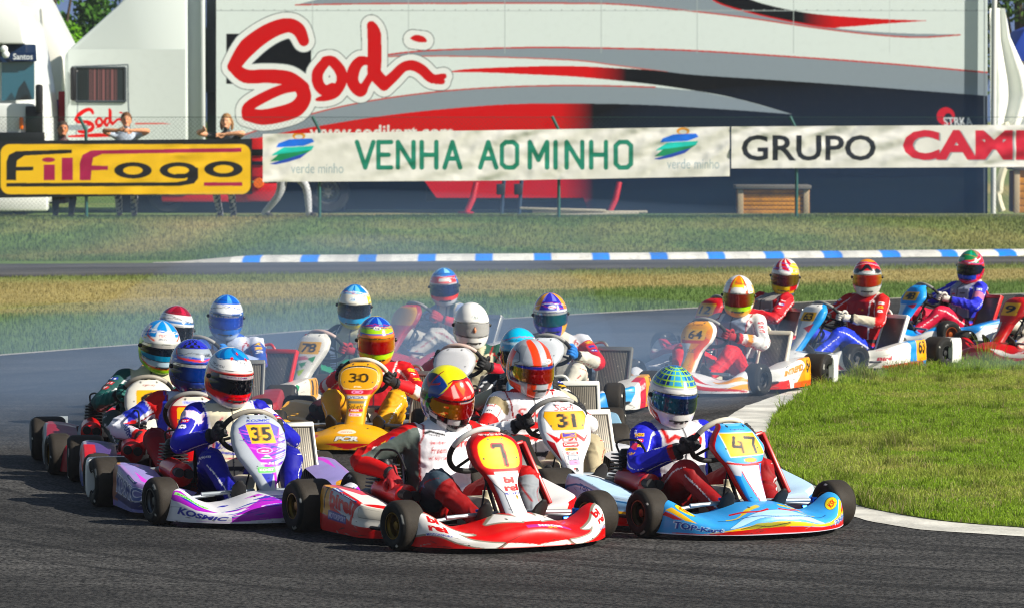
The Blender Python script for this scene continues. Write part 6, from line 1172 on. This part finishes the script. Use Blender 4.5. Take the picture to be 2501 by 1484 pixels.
# red and blue helmet, far
KR=(-.62,34.4,-42)
kart('red kart with a yellow-framed panel far back behind number 78',*KR,('round',gp(None,None,[(.25,.42,'#c9981a')]),'#b02430','#8c1a24'),(None,'#b02430'),(None,'#c4bcb0'),(None,'#c4bcb0'),.008,radm=ALU,rb=None)
def hrb(p):
    p.put(lambda u:(u[:,1]>44),'#1f6fb8'); p.put(lambda u:(u[:,1]>56)&(np.sin(np.radians(u[:,0]*4))>.3),'#8fc4e0'); p.put(lambda u:(u[:,1]<44)&(u[:,1]>16),'#cf3a2c'); p.rect(-20,26,20,38,'#d9d9d4',3); p.line([(-90,24),(-60,18),(60,18),(90,24)],2,'#c4ccd4'); p.put(lambda u:(u[:,1]<-20)&(u[:,1]>-34)&(np.abs(u[:,0])<70),'#d8402c'); p.put(lambda u:(np.abs(u[:,0]-70)<14)&(u[:,1]>10)&(u[:,1]<40),'#2a5a9c')
pilot('driver in grey-blue suit with red sleeves and red and blue helmet, far back',*KR,(1085,698),2,10,-3,(hrb,'#b4b8bc'),('#152a5c',None,'#1c2a44'),suit('#8f99ac',front='#c0bcaa',up='#7d8ba6',low='#b0182c',leg='#b4b1a8',collar='#98a2b0',shoulder='#7d8ba6',extra=lambda p,q,sel:p.put(sel(q['front']&(np.abs(q['P'][:,0]-q['cx']-.06)<.02)),'#3c4a4a')),(GR,GR),2.8,.014)
# white helmet
KW=(-.30,28.05,-14)
kart('pale grey kart right behind the red and yellow helmet of the leader',*KW,('round',gp(None,None,[(.20,.24,'#b9b4ac')]),'#c9cacc','#a8aaac'),(None,'#c4c4c4'),(None,'#b9b9b6'),(None,'#b9b9b6'),.007,grip=mat('grip_redwhite','#b9a49c'),rb=None)
o,hm=pilot('driver in cream and dark green with plain white helmet, face showing in the visor',*KW,(1151,792),10,9,1,(lambda p:arai(p,4,32,.95,'#5a6a60','#4a5a50'),'#e6e6e2'),('#0e0f11',None,'#15181a'),suit('#bdb7a2',front='#b9b49c',up='#2a4a42',low='#b01c33',leg='#a9a59a',collar='#2a4a40',shoulder='#24463c',stripe=('#c2bba8',.3,.75)),(GK,GK),2.4,.012,steer=-10)
vs=[c for c in hm.children if c.name.startswith('visor') and 'pivot' not in c.name][0]
clr,t_,b_=nodes('clear_visor'); b_.inputs['Base Color'].default_value=(.16,.16,.17,1); b_.inputs['Roughness'].default_value=.08; b_.inputs['Alpha'].default_value=.45; vs.data.materials[0]=clr
m=M(); m.add(ball((0,-.075,-.01),(.075,.075,.10),18),0,'#b5795c'); m.add(tube([(0,-.150,.02),(0,-.162,-.005),(0,-.158,-.022)],[.008,.012,.010],10),0,'#bf8263'); 
for s in (-1,1): m.add(ball((s*.032,-.140,.022),(.014,.010,.009),10),0,'#e3dcd4'); m.add(ball((s*.032,-.149,.022),(.006,.004,.006),8),0,'#2a1c14'); m.add(tube([(s*.016,-.148,.038),(s*.05,-.138,.040)],.004,6),0,'#3a261a')
m.add(box((0,-.145,-.05),(.045,.012,.010),.004),0,'#9c5548'); m.build('face',SKIN,hm,colors=True)
# light blue helmet behind 31
KL=(.08,25.3,4)
kart('dark kart with a white-topped radiator hidden behind the white kart with number 31',*KL,('round',gp(None),'#7fb4d0','#5f94b0'),(None,'#8f9aa2'),(None,'#8fb0c4'),(None,'#8fb0c4'),.008,radm=mat('radiator_white','#d6d6cf',.4),rb=None)
pilot('driver with cyan topped helmet half hidden behind the orange-striped helmet',*KL,(1268,858),6,11,-5,(lambda p:(p.put(lambda u:(u[:,1]>40)&(np.abs(u[:,0])<80),'#35b4d8'),p.line([(-80,40),(0,34),(80,40)],3,'#c9dce4'),p.put(lambda u:(np.abs(u[:,0])>90),'#5a86a8')),'#4f8fb4'),('#10141a',None,'#22343c'),suit('#1a1c20',front='#8f8c80',low='#a9a492',leg='#1a1c20'),(GK,GK),2.6,.013)
# 55, purple helmet
K55=(.36,29.35,-16)
kart('kart with blue, white, red and yellow side pod numbered 55 and a big bare radiator',*K55,('round',gp(None,None,[(.05,.2,'#a8b4c0')]),'#d2d6da','#b0b4b8'),(gf([([(-.6,.05),(-.2,.1),(0,.2),(-.6,.2)],'#3a7fc4',1)]),'#d2d6da'),(None,'#d2d6da'),(gd('55',1,[([(-.1,.12),(.1,.05),(.2,.26),(-.1,.3)],'#4a9ad0'),([(.1,.0),(.2,.0),(.28,.3),(.18,.3)],'#d9d9d4'),([(.22,-.1),(.40,-.1),(.46,.3),(.30,.3)],'#b8243a'),([(.40,-.1),(.7,-.1),(.7,.3),(.46,.3)],'#d69a14'),([(.36,-.1),(.5,-.1),(.52,.08)],'#b8243a')],[('DUNLOP',.34,.13,.05,.15,'#e0c8c8')]),'#d4d4d0'),.005,rim=GOLD)
def hpu(p):
    p.put(lambda u:(np.abs(np.abs(u[:,0])-60)<12+.15*u[:,1])&(u[:,1]>14),'#d69a1a'); p.put(lambda u:(np.abs(u[:,0])>88)&(u[:,1]<30),'#d69a1a'); p.put(lambda u:(u[:,1]>15)&(u[:,1]<22)&(np.abs(u[:,0])<85),'#c9ced4'); p.put(lambda u:(u[:,1]>48)&(np.sin(np.radians(u[:,0]*7))>.5)&(np.abs(u[:,0])<40),'#6f6fd0'); p.put(lambda u:(u[:,1]<-22)&(np.abs(u[:,0]-50)<22),'#d8a02a'); arai(p,0,32,.95,'#a9aed0','#b8bcd8')
pilot('driver in white suit with red upper sleeves and purple and gold helmet',*K55,(1344,766),6,10,-2,(hpu,'#2c2a9c'),('#1d5a68','#b9bec4','#1a2a5c',10),suit('#c9c8c2',front='#bdbcb4',up='#b3182e',low='#c4c1b4',leg='#c4c1b4',collar='#b9b8b0',shoulder='#c9ccd2',stripe=('#b3182e',.2,.6)),(GB,GB),2.4,.012,steer=-8)
# 64
K64=(1.72,31.69,-29.4)
n64=gp('64',None,[([(-.2,.0),(-.045,.0),(-.03,.1),(-.02,.25),(-.2,.25)],'#dcdcd8'),([(.0,.25),(.12,.39),(.2,.3),(.05,.0),(.03,.0)],'#e08a18'),([(-.12,.28),(.12,.28),(.10,.25),(-.10,.25)],'#c43a1a'),([(.02,.2),(.1,.3),(.14,.28),(.05,.1)],'#d0541a'),([(-.055,.02),(.0,.0),(.02,.12),(-.03,.1)],'#dca81a')],[('INTREPID',.41,.012,.09,'#7a3a1a'),('DOC',.19,.03,.07,'#6a6a6a')],wd=.18,h=.095)
kart('white kart with orange and red flashes and number 64, third row on the right',*K64,('round',n64,'#e3a01c','#dcdad4'),(gf([([(-.6,.0),(-.2,.05),(0,.12),(-.3,.1)],'#b8141f',1),([(-.62,.10),(-.4,.12),(-.25,.2),(-.5,.16)],'#e09a18',1),([(-.3,.14),(-.1,.2),(0,.2),(-.1,.15)],'#b8141f',1),([(-.62,.02),(-.5,.03),(-.4,.06),(-.62,.09)],'#e0a41a',1)]),'#d6d6d6'),(None,'#d6d6d6'),(gd('64',1,[([(-.1,-.1),(.3,-.1),(.2,.06),(-.1,.05)],'#c9302a'),([(.3,.0),(.7,.0),(.7,.26),(.42,.25),(.52,.12)],'#e08a18'),([(.3,-.1),(.8,-.1),(.8,.03),(.3,.03)],'#d0541a')],[('INTREPID',.31,.12,.055,.33,'#4a3408'),('INTREPID',.307,.123,.055,.33,'#c98a10'),('MV',.22,.2,.03,.08,'#55585c')]),'#d9d9d6'),.0045,rim=HUBM,radm=mat('radiator_cream','#cfc9b8',.5),steer=-6)
def h64(p):
    y='#e0c414'
    p.put(lambda u:(np.abs(u[:,0])<34)&(u[:,1]>30),y); p.put(lambda u:(np.abs(np.abs(u[:,0])-30)<5)&(u[:,1]>14),'#d8561a'); p.rect(-16,16,16,36,'#dcdcd8'); p.put(lambda u:(u[:,1]>44)&(np.abs(u[:,0])<18),'#d87a1a'); p.put(lambda u:(np.abs(u[:,0])>68)&(u[:,1]<40)&(u[:,1]>-50),y); p.line([(70,40),(80,20),(76,-20)],3,'#d8701a'); p.put(lambda u:(u[:,1]<-19)&(u[:,1]>-33)&(np.abs(u[:,0])<50),'#a8d21c'); p.put(lambda u:(u[:,1]<-33),'#d8a41a')
pilot('driver in grey and white suit with red trousers and yellow helmet behind number 64',*K64,(1804,720),-6,11,2,(h64,'#e2e0da'),('#7a1c14',None,'#7a8a1c'),suit('#8a94a4',front='#7f8a9c',side='#c9c8c6',up='#d3d2d0',low='#d0cfcb',leg='#c01420',shin='#c01420',collar='#b0202a',cuff='#b0161f',shoulder='#d3d2d0',extra=lambda p,q,sel:(chest(p,q,'KARTS',0,.44,.03,'#c9a23a',w=.14),p.put(sel(((q['idx']==7)|(q['idx']==5))&(q['T']>.45)&(q['T']<.62)),'#c98a1a'))),(GR,GR),2.2,.011,steer=-10)
# 12
K12=(2.15,35.6,-52)
kart('red and white kart with number 12 half hidden behind the yellow helmet',*K12,('round',gp('12',None,[(.0,.24,'#cfcac4'),([(-.1,.25),(.1,.25),(.06,.19),(-.06,.2)],'#c02a3a')],wd=.22,h=.12),'#b8202c','#a01a26'),(gf([([(-.6,.09),(-.3,.14),(-.1,.2),(-.6,.2)],'#c9c4bc',1)]),'#a82436'),(None,'#b8202c'),(None,'#b8202c'),.007,rb=None)
def h12(p):
    p.put(lambda u:(u[:,1]>30)&(u[:,0]<50),'#b8182a'); p.put(lambda u:(u[:,1]>34)&(u[:,0]<46)&(np.sin(u[:,0]*.16+u[:,1]*.12)>.55),'#e4dcd8'); p.put(lambda u:(u[:,0]>24)&(u[:,0]<100)&(u[:,1]>16)&(u[:,1]<62-.2*np.abs(u[:,0]-60)),'#e0c21c'); p.put(lambda u:(u[:,1]<-19)&(u[:,0]<20),'#cfc01c'); p.put(lambda u:(u[:,1]<-19)&(u[:,0]>20)&(u[:,0]<60),'#b8202c'); p.put(lambda u:(u[:,1]<-36),'#d0a81c'); arai(p,-14,29,.9,'#8a9aa8','#8a9aa8')
pilot('driver in dark grey suit with red sleeves and red, white and yellow helmet',*K12,(1918,674),-8,10,4,(h12,'#dcd8d4'),('#5a1a2a',None,'#6a5a1c',-20),suit('#2f3846',front='#8f8c88',up='#a8162a',low='#b0182c',leg='#2f3846',collar='#3a4350'),(GR,GR),2.6,.013,lean=(.02,0))
# 63
K63=(2.97,34.46,-47.6)
n63=gp('63',None,[([(.02,-.1),(.2,-.1),(.2,.5),(.11,.44),(.06,.2)],'#3a8ac8'),([(-.2,0),(-.03,0),(-.05,.3),(-.2,.3)],'#9aa0a4'),([(.0,.22),(.09,.26),(.07,.18)],'#b0202c')],wd=.16,h=.085)
kart('white and blue kart with number 63 leaning a bare radiator back beside its driver',*K63,('slim',n63,'#dddcd8','#3a8ac8'),(gf([([(-.6,.0),(-.3,.05),(-.2,.15),(-.5,.10)],'#a8202c',1)]),'#d6d6d2'),(None,'#d9d9d4'),(gd('63',1,[([(.42,.0),(.7,0),(.7,.3),(.38,.3),(.44,.14)],'#3a84c4'),([(.1,-.1),(.6,-.1),(.6,.03),(.1,.02)],'#b8243a'),([(.15,.10),(.40,.14),(.42,.05),(.15,.04)],'#e0dedb')],[('Birel',.13,.075,.035,.12,'#a8203a'),('Parolin',.12,.2,.018,.10,'#a04a4a')]),'#d9d8d2'),.0048,radm=mat('radiator_white','#d6d6cf',.4),rim=mat('dark_wheel','#202124',.5),steer=-10)
def h63(p):
    p.put(lambda u:(u[:,1]>30)&(np.abs(u[:,0])<85)|(u[:,1]>60),'#c62a10'); p.put(lambda u:(u[:,1]>64),'#d88a14'); q=cat([(-70,24),(-60,36),(-40,38),(-24,34),(-10,52),(10,52),(24,34),(40,38),(60,36),(70,24),(40,20),(14,30),(0,38),(-14,30),(-40,20)],4,True); p.poly(q,'#101114'); p.put(lambda u:(u[:,1]>18)&(u[:,1]<26)&(np.abs(u[:,0])<30),'#cfd2d2'); p.put(lambda u:(np.abs(u[:,0])>86)&(u[:,1]>0),'#15171a')
pilot('driver in red jacket with cream sleeves, blue trousers and gold visor, number 63 kart',*K63,(2118,676),-6,8,0,(h63,'#b4b8b4'),('#a82c10',None,'#b08a14',4),suit('#a01428',front='#8f1a2c',up='#b3141f',low='#c4bcaa',leg='#2438b4',shin='#2438b4',collar='#b4ac9c',shoulder='#a8141f',cuff='#c4bcaa'),(GW,GW),2.4,.011,steer=-6,knee=.2)
# 9
K9=(4.93,35.76,-51.6)
kart('red and grey kart with number 9 entering at the right edge',*K9,('round',gp('9',None,[([(-.2,.0),(-.02,.0),(-.03,.2),(-.2,.22)],'#b9b9b4')],wd=.2,h=.12),'#b01824','#901420'),(gf([([(-.6,.06),(-.4,.04),(-.1,.14),(-.2,.17),(-.45,.09)],'#c4c0ba',1)],[('birel',.42,.14,.06,.16,'#e0c4c4'),('birel',-.42,.14,.06,.16,'#e0c4c4')]),'#a81526'),(None,'#c9c4c0'),(None,'#c9c4c0'),.006,rb=None)
pilot('driver in cream suit sitting in the red kart cut by the right edge',*K9,(2640,690),-10,8,0,(None,'#c9c9c6'),('#15171c',None,'#1a1c22'),suit('#cfc9bc',leg='#d2ccc0',up='#26282c',low='#26282c'),(GK,GK),3,.014)
# 48
K48=(4.30,38.35,-54)
kart('light blue kart with number 48 and a radiator in a red frame',*K48,('angular',gp('48',None,[([(-.2,.0),(.0,.0),(.0,.24),(-.2,.24)],'#c9d6e0'),([(.02,.23),(.12,.25),(.1,.2)],'#b02a44')],wd=.2,h=.09),'#3a8fd4','#3a8fd4'),(gf([([(-.6,.0),(-.2,.06),(-.1,.2),(-.6,.15)],'#dcdcd8',1)]),'#3a8fd4'),(None,'#d4d6d6'),(gd(None,1,[([(.0,.0),(.66,0),(.66,.12),(.2,.16)],'#c9cdd0'),([(.3,.1),(.66,.12),(.66,.16)],'#b8243a')]),'#3a7fc4'),.0065,radm=mat('radiator_red','#b3231f',.4),rim=mat('copper_rim','#8a4a2a',.4,.6),steer=-8,rb=None)
def h48(p):
    p.put(lambda u:(u[:,1]>22)&(u[:,0]<60),'#0f7a4a'); p.put(lambda u:(u[:,1]>50)&(np.sin(u[:,0]*.1)>.6),'#3aa070'); p.line([(-20,26),(20,30),(60,44),(90,60)],4,'#c8323c'); p.line([(10,22),(50,34),(90,46)],2,'#dcdcd8'); p.put(lambda u:(u[:,0]>55)&(u[:,1]<34),'#c4283c'); p.put(lambda u:(u[:,1]<-20)&(u[:,0]<40),'#1f3fa8'); p.put(lambda u:(u[:,1]<-36),'#c43044'); p.rect(-44,30,-14,42,'#8fc0a8',5)
pilot('driver in blue suit with rose red trousers and green-topped helmet at the far right',*K48,(2371,650),-24,8,4,(h48,'#c9304a'),('#0c1014',None,'#10203a'),suit('#2a2fb4',front='#8f93a4',up='#2a2fb4',low='#2c2fb0',leg='#b8243f',shin='#b8243f',collar='#b4b4b0',extra=lambda p,q,sel:p.put(sel((q['idx']==6)&(q['T']>.4)&(q['T']<.7)),'#b0708f')),(GW,GW),2.6,.012,steer=-10)
# ---------------------------------------------------------------- people at the fence
def bystander(label,X,Y,z0,th,hair,shirt,trousers,skin,hands,pose=None,feet=((-.12,.05),(.12,-.05)),head=True,vox=.016,longhair=False,hipz=.90,bend=0):
    m=M(); hp=Vector((0,0,hipz)); C=Vector((0,.02,hipz+.36)); Nk=Vector((0,0,hipz+.57)); sh=hipz+.49
    m.add(torso_rings([((0,0,hipz-.10),.15,.10),((0,0,hipz),.165,.115),((0,.01,hipz+.15),.145,.105),((0,.02,hipz+.33),.175,.12),((0,.02,hipz+.44),.18,.11),((0,.01,hipz+.51),.12,.08),((0,0,hipz+.55),.055,.055),((0,-.01,hipz+.62),.05,.052)]))
    H=Vector((0,-.025,hipz+.70)); m.add(ball(H,(.076,.095,.115),16)); m.add(tube([H+Vector((0,-.09,.015)),H+Vector((0,-.112,-.018)),H+Vector((0,-.10,-.03))],[.009,.015,.012],8)); m.add(ball(H+Vector((0,-.07,-.085)),(.045,.04,.035),10))
    for s in (-1,1): m.add(ball(H+Vector((s*.078,.0,-.01)),(.012,.022,.032),8))
    segs=[(hp,C,.15),(C,Vector((0,.02,sh)),.15),(Nk,H,.08)]
    for i,s in enumerate((-1,1)):
        S=Vector((s*.18,.02,sh-.03)); Hd=Vector(hands[i]); E=ik(S,Hd,.29,.26,Vector((s*1.,-.1,.12))); m.add(tube(cat([S,E,Hd],6),np.interp(np.linspace(0,1,13),[0,.5,1],[.055,.042,.030]),12)); m.add(ball(S,.062,10))
        d=(Hd-E).normalized(); m.add(tube([Hd,Hd+d*.05,Hd+d*.09],[.032,.042,.034],10,flat=.5)); sd=d.cross(Vector((0,1,0))).normalized()
        for k in range(4): m.add(tube([Hd+d*.085+sd*.02*(k-1.5),Hd+d*(.13+.008*(k in(1,2)))+sd*.022*(k-1.5)+Vector((0,-.012,-.005)),Hd+d*(.155+.010*(k in(1,2)))+sd*.022*(k-1.5)+Vector((0,-.03,-.02))],[.011,.010,.008],8))
        m.add(tube([Hd+d*.03+sd*.035,Hd+d*.07+sd*.062+Vector((0,-.01,0)),Hd+d*.10+sd*.058+Vector((0,-.02,0))],[.014,.012,.009],8)); segs+=[(S,E,.05),(E,Hd,.035),(Hd,Hd+d*.12,.04)]
    for i,s in enumerate((-1,1)):
        a=Vector((s*.09,0,hipz-.03)); f=Vector((feet[i][0],feet[i][1],.07)); k=ik(a,f,.43,.43,Vector((s*.1,-1,0))); m.add(tube(cat([a,k,f],7),np.interp(np.linspace(0,1,15),[0,.3,.5,1],[.10,.085,.068,.05]),14)); m.add(tube([f+Vector((0,.05,-.03)),f+Vector((0,-.08,-.035)),f+Vector((0,-.16,-.05))],[.045,.042,.025],10)); segs+=[(a,k,.08),(k,f,.06),(f,f+Vector((0,-.15,-.05)),.04)]
    V,N,F=remesh(m,vox,2); idx,T=seg_info(V,[(np.array(a[:]),np.array(b[:]),r) for a,b,r in segs]); V0=V.copy(); V=wrinkle(V,N,np.where((idx<2)|(idx>=9),.006,0),3)
    def bent(Q):
        a=R(bend)*sst(hipz-.02,hipz+.22,Q[:,2]); y,z=Q[:,1].copy(),Q[:,2]-hipz; k=z>0; O=Q.copy(); O[k,1]=(y*np.cos(a)-z*np.sin(a))[k]; O[k,2]=(hipz+y*np.sin(a)+z*np.cos(a))[k]; return O
    if bend: V=bent(V)
    C_=np.tile(lin(skin),(len(V),1)); C_[(idx<2)]=lin(shirt); C_[((idx==3)|(idx==6))&(T<.55)]=lin(shirt); C_[(idx>=9)|((idx==0)&(V0[:,2]<hipz-.01))]=lin(trousers[0])
    if len(trousers)>1:
        q=(idx>=9)&((np.floor(V0[:,2]/.06)+np.floor((V0[:,0]+V0[:,1])/.06))%2==0); C_[q]=lin(trousers[1])
    C_[(idx==11)|(idx==14)]=lin('#3a3632')
    for s in (-1,1): C_[np.linalg.norm((V0-np.array([s*.03,-.115,H.z+.02]))/[1,1.6,.7],axis=1)<.017]=lin('#2a1a14')
    C_[np.linalg.norm((V0-np.array([0,-.115,H.z-.055]))/[1.4,1.5,.5],axis=1)<.018]=lin('#8a4a40')
    o=mk('person',V,F,SKIN,None,C_,True,None,0); o.location=(X,Y,z0); o.rotation_euler=(0,0,R(th)); o.scale=(1.1,)*3; tag(o,label,'person','people at the fence')
    hm=M(); an=ball((H.x,H.y+.016,H.z+.024),(.088,.100,.112),16); Vh=np.array(an[0]); k=(Vh[:,1]<H.y-.03)&(Vh[:,2]<H.z+.055); Vh[k]=Vh[k]*.0+np.array(H)+ (Vh[k]-np.array(H))*.72; Vh=Vh*(1)+.004*np.sin(Vh*140)[:,[1,2,0]]; hm.add((Vh,an[1]))
    if longhair:
        for s in (-1,1): hm.add(tube(cat([(s*.06,.0,H.z+.05),(s*.088,.01,H.z-.03),(s*.08,.02,H.z-.14)],4),[.035,.04,.042,.042,.04,.04,.036,.03,.02],8,flat=.7))
    if bend: hm.V=[bent(q) for q in hm.V]
    hm.build('hair',mat('hair_'+hair,hair,.6,bscale=60,bdist=.01),o); return o
xp,zp=at(308,300,68.7); bystander('person in a pale T-shirt with arms spread on the fence before the white cab',xp,68.75,.47,4,'#5a3d26','#aab6c4',('#2a3550','#c9ccd2'),'#c48f70',((-.12,-.34,1.40),(.12,-.34,1.40)),hipz=.86)
xp,zp=at(553,300,68.7); bystander('person in a dark top with long fair hair resting one arm on the fence',xp,68.75,.47,-8,'#8a6a48','#1c2228',('#29324a','#cfd2d6'),'#cf9f80',((-.30,-.36,1.40),(.05,-.30,1.34)),longhair=True,hipz=.84)
xp,zp=at(152,320,68.7); bystander('person whose face peeps over the yellow banner beside the maroon stall',xp,68.8,.47,10,'#3a2a20','#4a3034',('#2a2e3a',),'#b37a5a',((-.2,-.15,.9),(.2,-.15,.9)),hipz=.72)
xp,zp=at(700,470,69.4); bystander('person in pale trousers striding behind the white banner, seen from the waist down',xp,69.4,.47,62,'#3a2a20','#c4c6c8',('#b4b8bc',),'#b37a5a',((-.25,-.05,.85),(.25,.1,.85)),feet=((-.10,.36),(.10,-.36)),hipz=.84,bend=75)
# ---------------------------------------------------------------- haze and tyre smoke
def volume(name,V,F,dens,col,an=.2):
    m=bpy.data.materials.new(name); m.use_nodes=True; t=m.node_tree; t.nodes.remove(t.nodes['Principled BSDF']); v=t.nodes.new('ShaderNodeVolumePrincipled'); v.inputs['Color'].default_value=(*col,1); v.inputs['Density'].default_value=dens; v.inputs['Anisotropy'].default_value=an
    t.links.new(v.outputs[0],t.nodes['Material Output'].inputs['Volume']); return structure(mk(name,V,F,m,smooth=False),'stuff')
volume('haze',*box((0,70,7),(320,200,17)),.0004,(.80,.87,1.))
def puff(px,py,Y,rx,ry,rz,dens,rot=0,zc=None):
    x,z=at(px,py,Y); V,F=ball((0,0,0),(1,1,1),14); V=np.array(V); V*=(1+.28*(fbm(V[:,0]*1.7+px,V[:,1]*1.7+V[:,2]*2.1,int(px)%50)-.5))[:,None]
    c,s=math.cos(R(rot)),math.sin(R(rot)); V=V*np.array([rx,ry,rz]); V=np.stack([c*V[:,0]-s*V[:,1],s*V[:,0]+c*V[:,1],V[:,2]],-1)+np.array([x,Y,z if zc is None else zc])
    volume('tyre_smoke',V,F,dens*(.55 if Y<60 else .10),(.42,.64,1.) if Y<60 else (.16,.42,1.),.1)
for a in [(300,940,27.5,2.6,2.2,.5,.10),(600,900,30.5,2.8,1.8,.6,.14),(880,800,33,2.2,2.0,.8,.12),(1120,900,30,2.4,2.,.55,.14),(1500,900,30.5,1.5,1.6,.6,.16),(1700,900,33,1.6,1.4,.5,.14),(2420,950,34.3,.7,.55,.35,.5),(2680,920,36,1.0,.7,.4,.35),
          (2200,420,68.5,6.5,1.6,1.6,.22),(1900,470,69.5,11,1.8,1.1,.20),(1000,480,69.5,6,1.5,.8,.16),(900,640,58,9,4.,1.0,.05),(1900,600,60,9,4,.9,.03)]: puff(*a)
